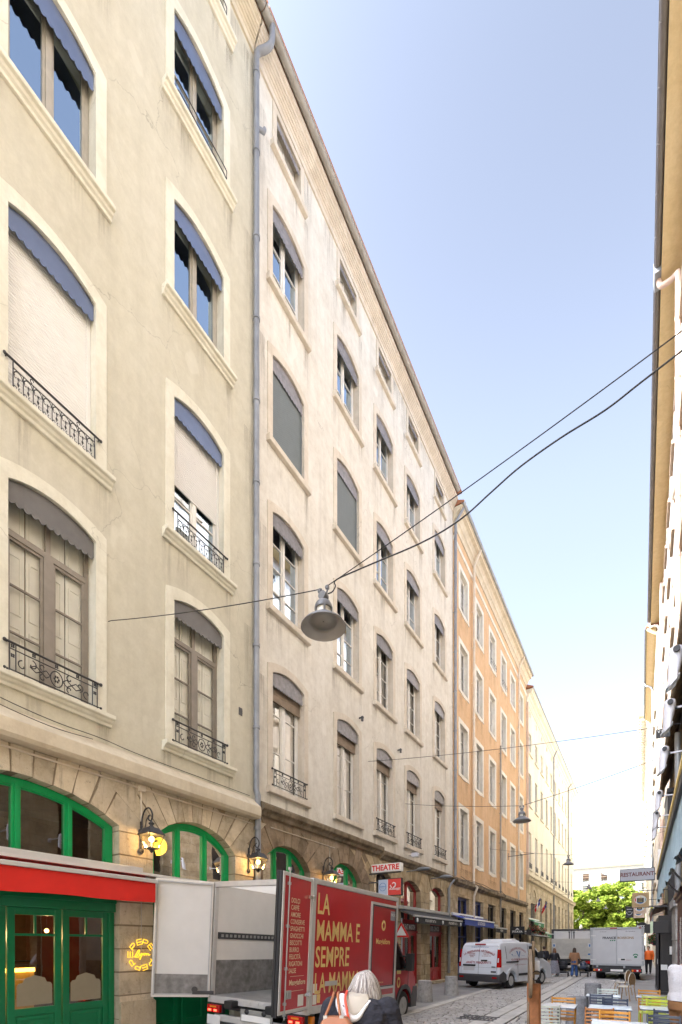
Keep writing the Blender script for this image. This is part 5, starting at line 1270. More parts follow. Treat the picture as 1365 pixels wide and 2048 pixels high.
for s in (-1, 1):
    X = lambda z: s * (cw(z) + .004)
    g = [(3.95, 1.36), (3.92, 1.98), (4.04, 2.06), (4.34, 2.00), (4.80, 1.44), (4.80, 1.36)]
    MB().add([(X(z), y, z) for y, z in g], [tuple(range(6))]).build('side_window', 'glass_car', cab, world=False)
    g2 = [(3.90, 1.32), (3.87, 2.0), (4.02, 2.10), (4.37, 2.04), (4.87, 1.43), (4.87, 1.32)]
    vs = [(X(z) + s * .002, y, z) for y, z in g2] + [(X(z) + s * .002, y, z) for y, z in g]
    MB().add(vs, [(k, (k + 1) % 6, 6 + (k + 1) % 6, 6 + k) for k in range(6)]).build('window_seal', 'black', cab, world=False)
    m = MB(); m.box(s * 1.16 - .09, s * 1.16 + .09, 4.62, 4.80, 1.32, 1.78).tube([(s * .95, 4.72, 1.40), (s * 1.12, 4.70, 1.42)], .035, 8).tube([(s * .93, 4.66, 1.70), (s * 1.12, 4.70, 1.68)], .03, 8)
    m = m.build('mirror', 'black', cab, world=False, bevel=.04); MB().box(s * 1.16 - .07, s * 1.16 + .07, 4.78, 4.815, 1.33, 1.37).build('indicator', 'amber', m, world=False)
    MB().box(s * (cw(1.1)), s * (cw(1.1) + .03), 3.83, 3.89, 1.02, 1.24).build('handle', 'black', cab, world=False, bevel=.012)
    ln = MB()
    for y in (3.80, 4.94): ln.box(s * (cw(.9) - .002), s * (cw(.9) + .003), y, y + .012, .82, 1.34)
    ln.build('door_gap', 'black', cab, world=False)
e = MB(); e.prism([(4.33 + .10 * math.cos(a), 1.02 + .14 * math.sin(a)) for a in [k * math.pi / 12 for k in range(24)]], cw(1) + .001, cw(1) + .006); e.box(cw(1.2) + .001, cw(1.2) + .006, 4.22, 4.46, 1.24, 1.33).build('sticker', 'gold_text', cab, world=False)
e = MB(); e.prism([(4.33, .92), (4.37, 1.0), (4.39, 1.07), (4.36, 1.10), (4.33, 1.08), (4.30, 1.10), (4.27, 1.07), (4.29, 1.0)], cw(1) + .007, cw(1) + .010).build('emblem', 'red_text', cab, world=False)
MB().add([(-.80, 4.47, 2.04), (.80, 4.47, 2.04), (.92, 4.95, 1.44), (-.92, 4.95, 1.44)], [(0, 1, 2, 3)], T=Matrix.Translation((0, .012, .012))).build('windscreen', 'glass_car', cab, world=False)
for s in (-1, 1): MB().box(s * .72 - .16, s * .72 + .16, 5.46, 5.55, .78, 1.0).build('headlight', 'chrome', cab, world=False, bevel=.02)
MB().box(-.5, .5, 5.5, 5.56, .55, .75).build('grille', 'black', cab, world=False)
for s in (-1, 1):
    wheel(rt, s * .90, 4.72, .385, .22, s, 'steel'); wheel(rt, s * .80, 1.45, .385, .34, s, 'steel')
for s in (-1, 1): MB().box(s * .835 - .115, s * .835 + .115, 4.16, 4.2, .16, .55).build('mudflap', 'black', rt, world=False)
sp = MB(); T = Matrix.Translation((.05, .45, .60)); sp.lathe([(.22, -.1), (.34, -.1), (.38, 0), (.34, .1), (.22, .1)], n=20, T=T); sp.build('spare_wheel', 'rubber', rt, world=False)

# ---- white butcher's van, nosing out of the side
va = thing('delivery_van', 'white butcher van with red lettering and a roof cooler, half across the street', 'van', (-5.86, 20.47, 0), R(-15.1))
def vw(z): return .985 - .13 * max(0, z - .95) ** 1.5
ra, fa = arch(1.0, .395, 10), arch(3.93, .395, 10)
poly = [(.02, .34), (-.01, .70), (.02, 1.05), (.10, 1.62), (.17, 1.82), (.30, 1.93), (.60, 1.965), (2.6, 1.97), (3.05, 1.93), (3.35, 1.78), (4.02, 1.28), (4.12, 1.20), (4.62, 1.04), (4.86, .86), (4.95, .62), (4.93, .30), (4.5, .24)] + fa + [(3.4, .25), (1.5, .25)] + ra + [(.4, .30)]
vb = MB(); side_body(vb, poly, vw, 0, .07); vb = vb.build('body', 'white_paint', va, world=False)
bp = MB(); side_body(bp, [(-.05, .30), (-.06, .56), (.0, .62), (.30, .76), (.56, .62), (.60, .38), (.5, .30)], lambda z: .995, 0, .05)
bp.build('rear_bumper', 'dark_metal', va, world=False)
sm = MB().box(-.008, .008, -.022, .05, .55, 1.80, T=Matrix.Identity(4))
sm = MB(); 
def rear_y(z): return (-.01 + (z - .70) / .35 * .03) if z < 1.05 else (.02 + (z - 1.05) / .57 * .08) if z < 1.62 else .10 + (z - 1.62) / .2 * .07
def strip(mb, x0, x1, z0, z1, off=.004, m=0, n=6):
    vs = []; 
    for k in range(n + 1):
        z = z0 + (z1 - z0) * k / n; vs += [(x0, rear_y(z) - off, z), (x1, rear_y(z) - off, z)]
    mb.add(vs, [(2 * k, 2 * k + 1, 2 * k + 3, 2 * k + 2) for k in range(n)], m)
strip(sm, -.006, .006, .60, 1.84); strip(sm, -.84, -.832, .62, 1.80); strip(sm, .832, .84, .62, 1.80); strip(sm, -.84, .84, 1.80, 1.806); strip(sm, -.82, .82, .90, .905)
sm.build('door_gap', 'dark_metal', va, world=False)
for s in (-1, 1):
    t = MB(); strip(t, s * .84 if s > 0 else -.965, .965 if s > 0 else -.84, 1.02, 1.62, .025)
    z_ = [.92, 1.0, 1.1, 1.3, 1.5, 1.66]
    rings = [[(s * .845, rear_y(z) - .022, z), (s * .93, rear_y(z) - .018, z), (s * (vw(z) + .008), rear_y(z) + .06, z), (s * (vw(z) + .006), rear_y(z) + .13, z), (s * .9, rear_y(z) + .1, z)] for z in z_]
    t = MB().loft(rings).build('tail_light', 'tail_red', va, world=False)
    MB().loft([[(s * (.86 + .02), rear_y(z) - .028, z), (s * .93, rear_y(z) - .024, z), (s * .93, rear_y(z), z), (s * .88, rear_y(z), z)] for z in (1.12, 1.22, 1.30)]).build('reverse_lamp', 'white_paint', t, world=False)
MB().box(-.24, .24, .15, .2, 1.85, 1.90).build('brake_light', 'tail_red', va, world=False)
q = MB(); strip(q, -.72, -.18, .76, .96, .010); q = q.build('plate_recess', 'grey_panel', va, world=False)
MB().box(-.74, -.14, -.03, .02, .95, 1.02).build('plate_handle', 'black', va, world=False, bevel=.012)
MB().box(.12, .40, -.005, .04, 1.17, 1.22).box(.62, .78, -.03, .02, .92, .95).build('handle', 'black', va, world=False, bevel=.01)
MB().box(.6, .82, -.03, .02, .70, .76).build('badge', 'black', va, world=False)
for s in (-1, 1): MB().box(s * .78 - .1, s * .78 + .1, -.075, -.05, .46, .52).build('reflector', 'tail_red', va, world=False)
rl = MB(); nrm = lambda z: (0, (rear_y(z + .05) - rear_y(z - .05)) / .1, 1)
rl.text('LA BRESSANNE ARTISANALE', (0, rear_y(1.6) - .012, 1.60), (1, 0, 0), nrm(1.6), .13, xs=.92, bold=.008, arc=1.6)
rl.text('ARRÊTS FREQUENTS', (0, rear_y(1.10) - .012, 1.10), (1, 0, 0), nrm(1.1), .13, xs=1., bold=.012)
for k, s in enumerate(('BOUCHERIE', 'DEMI-GROS', 'DÉTAIL')): rl.text(s, (-.34, rear_y(1.45) - .012, 1.47 - k * .065), (1, 0, 0), nrm(1.45), .055, bold=.01)
for k, s in enumerate(('à Saint-Genis', '01800 Lyon', 'Tél : 04 78 56 17 52', 'Fax : 04 78 56 29 65')): rl.text(s, (.34, rear_y(1.45) - .012, 1.50 - k * .062), (1, 0, 0), nrm(1.45), .052)
rl.build('lettering', 'red_text', va, world=False)
MB().text('LA QUALITÉ à votre Service', (.0, rear_y(1.77) - .010, 1.755), (1, 0, 0), nrm(1.72), .07).build('lettering', 'blue_text', va, world=False)
sl_ = MB(); X = vw(1.5) + .004
Ts = lambda st, y, z, size, **k: sl_.text(st, (vw(z) + .010, y, z), (0, 1, 0), ((vw(z + .1) - vw(z - .1)) / .2, 0, 1), size, **k)
Ts('LA BRESSANNE ARTISANALE', 1.62, 1.70, .14, xs=.86, bold=.006, arc=1.5); Ts('BOUCHERIE DEMI-GROS DÉTAIL', 1.72, 1.22, .115, xs=.88, bold=.006); Ts('chateaubriand, 01 Bressanne à Lyon', 1.8, 1.0, .07)
sl_.build('lettering', 'red_text', va, world=False)
sl_ = MB(); e = lambda pts: sl_.add([(vw(z) + .007, y, z) for y, z in pts], [tuple(range(len(pts)))])
e([(1.50, 1.58), (1.62, 1.58), (1.70, 1.36), (1.66, 1.34)]); e([(1.70, 1.36), (1.78, 1.56), (1.88, 1.58), (1.84, 1.48), (1.75, 1.36), (1.72, 1.30), (1.66, 1.30)]); e([(1.05, 1.44), (1.13, 1.47), (1.17, 1.38)])
sl_.box(vw(1.4) + .003, vw(1.4) + .006, 1.16, 1.46, 1.372, 1.380).box(vw(1.4) + .003, vw(1.4) + .006, 1.95, 2.25, 1.372, 1.38).build('emblem', 'blue_text', va, world=False)
for s in (-1, 1):
    ln = MB()
    for y, z0, z1 in ((.62, 1.25, 1.80), (1.55, .32, 1.26), (2.62, .32, 1.86), (3.62, .5, 1.5)):
        ln.loft([[(s * (vw(z) + .002), y, z), (s * (vw(z) + .002), y + .012, z), (s * (vw(z) - .01), y + .006, z)] for z in [z0 + (z1 - z0) * k / 6 for k in range(7)]])
    ln.build('door_gap', 'dark_metal', va, world=False)
    MB().box(s * (vw(1.1) - .005), s * (vw(1.1) + .008), .56, 1.62, 1.10, 1.155).box(s * (vw(.5) - .005), s * (vw(.5) + .02), 1.62, 3.2, .52, .62).build('side_trim', 'black', va, world=False)
    g = [(2.72, 1.28), (2.72, 1.78), (3.06, 1.80), (3.30, 1.68), (3.86, 1.28)]
    MB().add([(s * (vw(z) + .008), y, z) for y, z in g], [tuple(range(5))]).build('side_window', 'glass_car', va, world=False)
    m = MB().box(s * 1.10 - .11, s * 1.10 + .11, 3.42, 3.52, 1.24, 1.52).tube([(s * .9, 3.5, 1.26), (s * 1.05, 3.48, 1.30)], .03, 8).build('mirror', 'black', va, world=False, bevel=.04)
    MB().box(s * (vw(1.15) - .005), s * (vw(1.15) + .03), 2.50, 2.68, 1.14, 1.19).build('handle', 'black', va, world=False, bevel=.012)
    for yy in (1.0, 3.93): MB().band(arch(yy, .46, 10), arch(yy, .40, 10), s * .95, s * 1.0).build('wheel_arch', 'white_paint', va, world=False)
    MB().box(s * .62 - .16, s * .62 + .16, 4.72, 4.90, .78, .98).build('headlight', 'chrome', va, world=False, bevel=.03)
MB().add([(-.76, 3.12, 1.88), (.76, 3.12, 1.88), (.88, 3.98, 1.30), (-.88, 3.98, 1.30)], [(0, 1, 2, 3)], T=Matrix.Translation((0, .03, .02))).build('windscreen', 'glass_car', va, world=False)
for s in (-1, 1):
    wheel(va, s * .86, 1.0, .33, .21, s, 'alu'); wheel(va, s * .86, 3.93, .33, .21, s, 'alu')
for s in (-1, 1): MB().box(s * .865 - .085, s * .865 + .085, .55, .58, .12, .40).build('mudflap', 'black', va, world=False)
ac = MB().loft([[(-.55, y, 1.96), (.55, y, 1.96), (.55 - i, y + e2, z), (-.55 + i, y + e2, z)] for y, e2, i, z in ((.95, .0, .06, 1.965), (1.0, .05, .06, 2.02), (1.18, .04, .08, 2.10), (2.3, -.0, .08, 2.12), (2.55, -.04, .06, 2.06), (2.68, 0, .06, 1.97))])
ac = ac.build('roof_cooler', 'white_paint', va, world=False, bevel=.03)
vn = MB()
for k in range(9): vn.box(.46, .50, 1.95 + k * .075, 1.985 + k * .075, 2.02, 2.085)
vn.build('cooler_grille', 'dark_metal', ac, world=False)

# ---- grey-white drinks lorry seen from behind
dl = thing('delivery_truck', 'grey-white drinks lorry with closed rear doors parked at the right', 'lorry', (-1.09, 29.3, 0))
MB().box(-1.19, 1.19, .03, 4.4, .78, 2.72).build('box_body', 'grey_panel', dl, world=False)
for s in (-1, 1):
    d = MB().box(min(s * .015, s * 1.12), max(s * .015, s * 1.12), -.01, .03, .84, 2.64).build('rear_door', 'grey_panel', dl, world=False, bevel=.006)
    h = MB()
    for z in (1.02, 2.30): h.box(min(s * .98, s * 1.22), max(s * .98, s * 1.22), -.035, -.01, z, z + .055)
    h.build('hinge', 'alu', d, world=False)
    MB().text('FRANCE' if s < 0 else 'BOISSONS', (s * .03, -.013, 2.20), (1, 0, 0), (0, 0, 1), .165 if s < 0 else .165, xs=1.02 if s < 0 else .98, bold=.028, align='RIGHT' if s < 0 else 'LEFT').build('lettering', 'black_text' if s < 0 else 'brown_text', d, world=False)
    MB().text('L. Renner' if s < 0 else 'Ets. Speedbox', (s * .62, -.013, 2.54), (1, 0, 0), (0, 0, 1), .075).build('lettering', 'black_text', d, world=False)
e = MB()
for k in range(3): e.ball((-.28 + k * .095, -.012, 2.07), (.032, .004, .032), n=10, k=6)
e.build('emblem', 'awning_green', dl, world=False)
e = MB(); e.prism([(.85 + .12 * math.cos(a), 1.28 + .10 * math.sin(a)) for a in [math.pi * k / 10 for k in range(11)]] + [(.85 + .07 * math.cos(a), 1.28 + .05 * math.sin(a)) for a in [math.pi * (10 - k) / 10 for k in range(11)]], -.016, -.012, 'y'); e.box(.79, .92, -.016, -.012, 1.17, 1.26); e.build('emblem', 'awning_green', dl, world=False)
MB().text('transports', (.52, -.013, 1.05), (1, 0, 0), (0, 0, 1), .075).build('lettering', 'red_text', dl, world=False)
lk = MB().box(.06, .42, -.03, -.008, 1.0, 1.14).build('door_lock', 'alu', dl, world=False, bevel=.006); MB().box(.20, .38, -.045, -.03, 1.03, 1.11).build('handle', 'black', lk, world=False)
f2 = MB().box(-1.24, -1.12, -.03, .06, .76, 2.76).box(1.12, 1.24, -.03, .06, .76, 2.76).box(-1.12, 1.12, -.03, .06, 2.66, 2.76).box(-1.12, 1.12, -.03, .06, .74, .83).box(-.014, .014, -.02, .0, .84, 2.66).box(-.95, -.86, -.02, .02, .62, .76).box(.30, .39, -.02, .02, .62, .76)
f2.build('corner_frame', 'frame_grey', dl, world=False, bevel=.01)
MB().box(-.30, .02, -.04, -.02, 2.69, 2.74).build('marker_lamp', 'tail_red', dl, world=False)
MB().box(1.0, 1.1, -.04, -.02, 2.69, 2.74).build('marker_lamp', 'tail_red', dl, world=False)
MB().box(-1.1, 1.1, .1, 4.3, .50, .74).box(-.4, .4, .1, 6.0, .42, .6).build('chassis', 'dark_metal', dl, world=False)
bb = MB().box(-1.12, 1.14, -.04, .04, .38, .60).build('bumper', 'black', dl, world=False, bevel=.01)
for s in (-1, 1):
    t = MB().box(s * .88 - .20, s * .88 + .20, -.07, -.04, .44, .56).build('tail_light', 'tail_red', dl, world=False, bevel=.008)
    MB().box(s * .88 - .20, s * .88 - .12, -.078, -.07, .45, .55).build('indicator', 'amber', t, world=False)
    MB().box(s * .88 + .02, s * .88 + .09, -.078, -.07, .46, .54).build('reverse_lamp', 'white_paint', t, world=False)
    wheel(dl, s * .80, 1.0, .37, .42, s, 'steel'); wheel(dl, s * .92, 5.0, .37, .24, s, 'steel')
MB().box(-.28, .30, -.055, -.04, .44, .55).build('number_plate', 'sign_white', bb, world=False)
cbm = MB(); side_body(cbm, [(4.5, .45), (4.5, 2.1), (4.7, 2.25), (5.5, 2.25), (5.85, 1.5), (6.1, 1.2), (6.15, .4), (5.5, .4), (5.45, .8), (4.55, .8), (4.52, .45)], lambda z: 1.05 - .08 * max(0, z - 1.2), 0, .06)
cbm = cbm.build('cab', 'white_paint', dl, world=False)
for s in (-1, 1): MB().box(s * 1.25 - .08, s * 1.25 + .08, 5.5, 5.6, 1.4, 1.8).tube([(s * .95, 5.5, 1.6), (s * 1.2, 5.54, 1.6)], .03, 6).build('mirror', 'black', cbm, world=False, bevel=.02)

M['lift_cream'] = paint('cream_tail_lift_paint', (.52, .50, .44), .5, var=.1, scale=3)
M['lift_rib'] = paint('cream_grey_ribs', (.43, .415, .375), .5)
# ---- white lorry with folded tail lift
tl = thing('delivery_truck', 'white lorry with a raised cream tail lift, behind the pram pushers', 'lorry', (-3.94, 35.6, 0))
MB().box(-1.2, 1.2, .05, 6.2, .92, 2.84).build('box_body', 'white_panel', tl, world=False)
for s in (-1, 1):
    d = MB().box(min(s * .02, s * 1.08), max(s * .02, s * 1.08), -.01, .05, 2.25, 2.74).build('rear_door', 'white_panel', tl, world=False, bevel=.006)
    h = MB().tube([(s * .14, -.03, 2.22), (s * .14, -.03, 2.68)], .03, 8).box(s * .14 - .05, s * .14 + .05, -.05, 0, 2.64, 2.72).build('locking_bar', 'dark_metal', d, world=False)
    MB().box(min(s * .96, s * 1.24), max(s * .96, s * 1.24), -.04, -.01, 2.52, 2.58).build('hinge', 'alu', d, world=False)
MB().box(-1.24, -1.10, -.03, .07, 2.2, 2.88).box(1.10, 1.24, -.03, .07, 2.2, 2.88).box(-1.10, 1.10, -.03, .07, 2.78, 2.88).box(-.015, .015, -.02, .02, 2.22, 2.78).build('corner_frame', 'dark_metal', tl, world=False, bevel=.008)
lf = MB().box(-1.22, 1.22, -.12, -.03, .92, 2.24).box(-1.22, 1.22, -.13, -.11, 1.95, 2.2).box(-1.24, 1.24, -.14, -.0, .88, 1.04).build('tail_lift', 'lift_cream', tl, world=False, bevel=.012)
rb = MB()
for k in range(44): rb.box(-.98 + k * .0445, -.96 + k * .0445, -.124, -.118, 1.08, 1.92)
rb.build('lift_ribs', 'lift_rib', lf, world=False)
for s in (-1, 1): 
    b_ = MB().box(s * 1.08 - .10, s * 1.08 + .10, -.128, -.118, 1.66, 1.92).build('reflector_board', 'grey_panel', lf, world=False)
    MB().box(s * 1.08 - .04, s * 1.08 + .06, -.134, -.127, 1.70, 1.86).build('reflector', 'blue_text', b_, world=False)
MB().prism([(.98, 1.16), (1.2, 1.16), (1.2, 1.22), (1.16, 1.26), (1.02, 1.26), (.98, 1.22)], -.128, -.121, 'y').build('sticker', 'blue_text', lf, world=False)
MB().box(-1.1, 1.1, .0, .1, .66, .80).box(-.5, -.3, .1, 6, .55, .8).box(.3, .5, .1, 6, .55, .8).box(-1.15, 1.15, .2, .3, .7, .9).build('chassis', 'dark_metal', tl, world=False)
MB().box(-.75, .1, -.06, .02, .30, .44).box(.55, 1.05, -.05, .02, .30, .5).build('underrun_bar', 'alu', tl, world=False, bevel=.01)
for s in (-1, 1):
    MB().box(s * 1.0 - .18, s * 1.0 + .18, -.06, 0, .58, .76).build('tail_light', 'tail_red', tl, world=False, bevel=.01)
    wheel(tl, s * .92, 1.3, .42, .5, s, 'steel'); wheel(tl, s * 1.0, 6.9, .42, .26, s, 'steel')
cbm = MB(); side_body(cbm, [(6.3, .5), (6.3, 2.4), (7.6, 2.4), (7.95, 1.6), (8.0, .45), (7.4, .45), (7.35, .9), (6.45, .9), (6.4, .5)], lambda z: 1.12 - .05 * max(0, z - 1.2), 0, .06)
cbm.build('cab', 'white_paint', tl, world=False)
# ================================================================== LAMPS, CABLES, SIGNS, AWNINGS
def wall_lantern(y, label):
    t = thing('wall_lantern', label, 'lantern', (XL + .06, y, 3.7), 0, 'lit lanterns on the restaurant piers')
    br = MB(); br.box(0, .02, -.02, .02, .0, .62)
    br.tube(curve_pts([(.02, 0, .30), (.03, 0, .55), (.06, 0, .72), (.14, 0, .84), (.26, 0, .855), (.345, 0, .76), (.355, 0, .66), (.31, 0, .60), (.25, 0, .63), (.24, 0, .69), (.28, 0, .71)], 5), .016, 8)
    br.tube(curve_pts([(.02, 0, .38), (.09, 0, .42), (.15, 0, .53), (.17, 0, .62), (.215, 0, .67), (.25, 0, .655), (.245, 0, .63)], 5), .010, 6)
    for z in (.04, .42): br.ball((.012, 0, z), (.03, .062, .062), n=12, k=6).ball((.035, 0, z), .022, n=8, k=5)
    br.ball((.03, 0, .52), .022, n=8, k=5)
    put(('lanbr',), lambda: br, 'bracket', 'iron', t)
    def roof():
        mb = MB(); c = .33
        sq = lambda h, z: [(c - h, -h, z), (c + h, -h, z), (c + h, h, z), (c - h, h, z)]
        mb.loft([sq(.185, .315), sq(.185, .325), sq(.10, .455), sq(.075, .46)], 0)
        mb.lathe([(.05, .455), (.055, .48), (.03, .50), (.05, .53), (.06, .545), (.02, .58), (.012, .62)], (c, 0, 0), 12)
        for a in range(4):
            s1 = 1 if a in (1, 2) else -1; s2 = 1 if a in (2, 3) else -1
            mb.tube([(c + s1 * .165, s2 * .165, .32), (c + s1 * .095, s2 * .095, .06)], .008, 5)
        mb.loft([sq(.105, .045), sq(.105, .06)]); mb.lathe([(.01, -.03), (.03, -.01), (.025, .02), (.06, .045)], (c, 0, 0), 10)
        for s in (-1, 1): mb.tube([(c, s * .08, .045), (c, s * .05, .01), (c, 0, .0)], .006, 5).tube([(c + s * .08, 0, .045), (c + s * .05, 0, .01), (c, 0, .0)], .006, 5)
        return mb
    put(('lanrf',), roof, 'lantern_cage', 'iron', t)
    def gl():
        mb = MB(); c = .33; a = [(c - .16, -.16, .315), (c + .16, -.16, .315), (c + .16, .16, .315), (c - .16, .16, .315)]; b = [(c - .095, -.095, .062), (c + .095, -.095, .062), (c + .095, .095, .062), (c - .095, .095, .062)]
        return mb.loft([b, a], 0, False, False)
    put(('langl',), gl, 'pane', 'glass_clear', t)
    put(('lanbu',), lambda: MB().ball((.33, 0, .235), (.05, .05, .06), n=14, k=8), 'bulb', 'bulb', t)
    put(('lansk',), lambda: MB().tube([(.33, 0, .06), (.33, 0, .18)], .016, 8), 'socket', 'pipe_cream', t)
    l = bpy.data.lights.new('lantern_light', 'POINT'); l.energy = 7; l.color = (1, .58, .2); l.shadow_soft_size = .06
    lo = bpy.data.objects.new('lantern_light', l); COL.objects.link(lo); lo.parent = t; lo.location = (.33, 0, .17)
    return t
wall_lantern(6.05, 'black scroll-bracket lantern, lit, on the pier between the two big green arches')
wall_lantern(9.14, 'black scroll-bracket lantern, lit, beside the blue-grey drainpipe')
wall_lantern(12.52, 'black scroll-bracket lantern, lit, above the red lorry box')

def bell_lamp(x, y, zr, label):
    t = thing('street_lamp', label, 'street lamp', (x, y, zr), 0, 'bell lamps hung over the street')
    def shade():
        return MB().lathe([(.295, 0), (.30, .004), (.27, .045), (.22, .085), (.165, .115), (.125, .15), (.115, .165)], n=32, caps=False)
    def inner(): return MB().lathe([(.293, .003), (.26, .04), (.21, .075), (.175, .085), (.175, .078), (.01, .078)], n=32, caps=False)
    put(('bsh',), shade, 'shade', 'lamp_grey', t); put(('bin',), inner, 'reflector', 'lamp_inner', t)
    put(('bgl',), lambda: MB().lathe([(.172, .06), (.15, .022), (.10, -.002), (.01, -.010)], n=24, caps=False), 'lens', 'glass_clear', t)
    put(('bop',), lambda: MB().lathe([(.098, .155), (.095, .245)], n=20), 'glass_ring', 'opal', t)
    def dome():
        mb = MB(); mb.lathe([(.118, .235), (.120, .25), (.112, .29), (.088, .33), (.05, .352), (.02, .36)], n=24)
        for k in range(5): a = k * 1.2566 + .4; mb.box(-.008, .008, -.012, .012, .15, .25, 0, Matrix.Translation((.112 * math.cos(a), .112 * math.sin(a), 0)) @ Matrix.Rotation(a, 4, 'Z'))
        mb.tube([(0, -.045, .41), (0, .045, .41)], .055, 12).box(-.025, .025, -.03, .03, .33, .40)
        for s in (-1, 1): mb.tube([(s * .045, 0, .43), (s * .075, 0, .50), (s * .03, 0, .52)], .012, 6).box(s * .06 - .02, s * .06 + .02, -.02, .02, .485, .525)
        return mb
    put(('bdo',), dome, 'lamp_body', 'lamp_grey', t)
    return t
lamps = [(-3.55, 5.28, 6.06, 'large grey bell lamp hanging in the foreground before the rose-grey house'), (-3.46, 17.3, 6.08, 'grey bell lamp hanging in front of the orange house, second along the street'), (-3.52, 30.3, 6.42, 'grey bell lamp against the far end of the cream stone block'),
         (-3.66, 44.8, 6.42, 'small bell lamp hanging just above the trees'), (-3.9, 58.5, 6.42, 'small bell lamp seen against the tree leaves, higher of two'), (-3.9, 71.5, 6.42, 'tiny bell lamp seen against the tree leaves, lowest and farthest')]
for a in lamps: bell_lamp(*a)
def sag(p, q, s, n=14): return [tuple(Vector(p).lerp(Vector(q), k / n) - Vector((0, 0, s * 4 * (k / n) * (1 - k / n)))) for k in range(n + 1)]
def cable(ptsl, label, r=.010, extra=None):
    mb = MB()
    for pts in ptsl: mb.tube(pts, r, 6)
    for pts, rr in (extra or []): mb.tube(pts, rr, 6)
    return tag(mb.build('suspension_cable', 'cable'), label, 'cable', 'cables strung across the street')
cable([[(XL, 5.40, 7.95), (XL + .1, 5.40, 7.93)] + sag((XL + .1, 5.40, 7.93), (-3.58, 5.28, 6.58), .05), [(-3.52, 5.28, 6.58)] + sag((-3.52, 5.28, 6.58), (XR, 5.45, 7.78), .05)],
      'black cable carrying the foreground bell lamp from the beige wall to the right', .0065,
      [(curve_pts([(-3.48, 5.28, 6.48), (-3.41, 5.28, 6.48), (-3.37, 5.29, 6.54), (-3.35, 5.29, 6.62), (-2.9, 5.30, 6.62), (-2.2, 5.33, 6.62), (-1.75, 5.36, 6.70), (-1.4, 5.38, 6.86), (-1.1, 5.40, 7.0), (-.7, 5.41, 7.10), (-.3, 5.42, 7.16), (.0, 5.43, 7.26), (.5, 5.44, 7.42), (XR, 5.45, 7.66)], 5), .0085)])
cable([sag((XL, 15.57, 8.58), (XR, 15.6, 7.72), .12)], 'thin wire crossing from the rose-grey wall below the second floor, bearing a small black plate', .007)
cable([sag((XL, 18.79, 7.82), (-3.48, 17.3, 6.62), .06), sag((-3.44, 17.3, 6.62), (XR, 17.0, 7.55), .05)], 'wire carrying the bell lamp in front of the orange house', .008)
cable([sag((XL, 32.17, 8.15), (-3.54, 30.3, 6.96), .05), sag((-3.5, 30.3, 6.96), (XR, 30.0, 7.75), .08)], 'wire carrying the bell lamp at the end of the cream block', .008)
for (x, y, z, _), l in zip(lamps[3:], ('wire carrying the small lamp just above the trees', 'wire of the higher of the two lamps among the leaves', 'wire of the farthest tiny lamp')):
    cable([sag((XL, y + .8, 7.6), (x - .02, y, z + .54), .05), sag((x + .02, y, z + .54), (.9, y - .2, 7.3), .05)], l, .009)
tg = thing('wire_plate', 'small black plate with white letters VDL 03 hung on the thin wire at the right', 'sign', (.50, 15.6, 7.44))
MB().box(-.16, .16, -.012, .012, 0, .24).box(-.13, -.11, -.005, .005, .24, .36).box(.11, .13, -.005, .005, .24, .36).build('plate', 'black', tg, world=False)
MB().text('V D L', (0, -.013, .17), (1, 0, 0), (0, 0, 1), .10, bold=.01).text('03', (0, -.013, .07), (1, 0, 0), (0, 0, 1), .11, bold=.01).build('lettering', 'white_text', tg, world=False)
tag(MB().tube([(XL, 37.5, 8.44), (XL + 1.85, 37.5, 8.52)], .025, 8).box(XL, XL + .03, 37.44, 37.56, 8.2, 8.7).build('flagpole', 'iron_grey'), 'bare iron rod sticking out from the orange house', 'flagpole')

# street-light heads under the ledge
for y, l in ((18.9, 'flat grey street light under the ledge, left of the pair over the black awning'), (21.6, 'flat grey street light under the ledge, right of the pair, by the rain pipe')):
    t = thing('street_light', l, 'street light', (XL + .2, y, 4.95), 0, 'flat street lights under the stone ledge')
    MB().tube([(-.2, 0, .0), (.35, 0, .05)], .025, 8).build('arm', 'zinc', t, world=False)
    mb = MB(); mb.loft([[(x, w * math.cos(a), z + h * math.sin(a)) for a in [2 * math.pi * k / 14 for k in range(14)]] for x, w, h, z in ((.30, .03, .03, .05), (.36, .09, .06, .06), (.55, .15, .08, .07), (.8, .13, .065, .065), (.92, .03, .02, .05))], 0, True); mb.build('lamp_head', 'zinc', t, world=False)

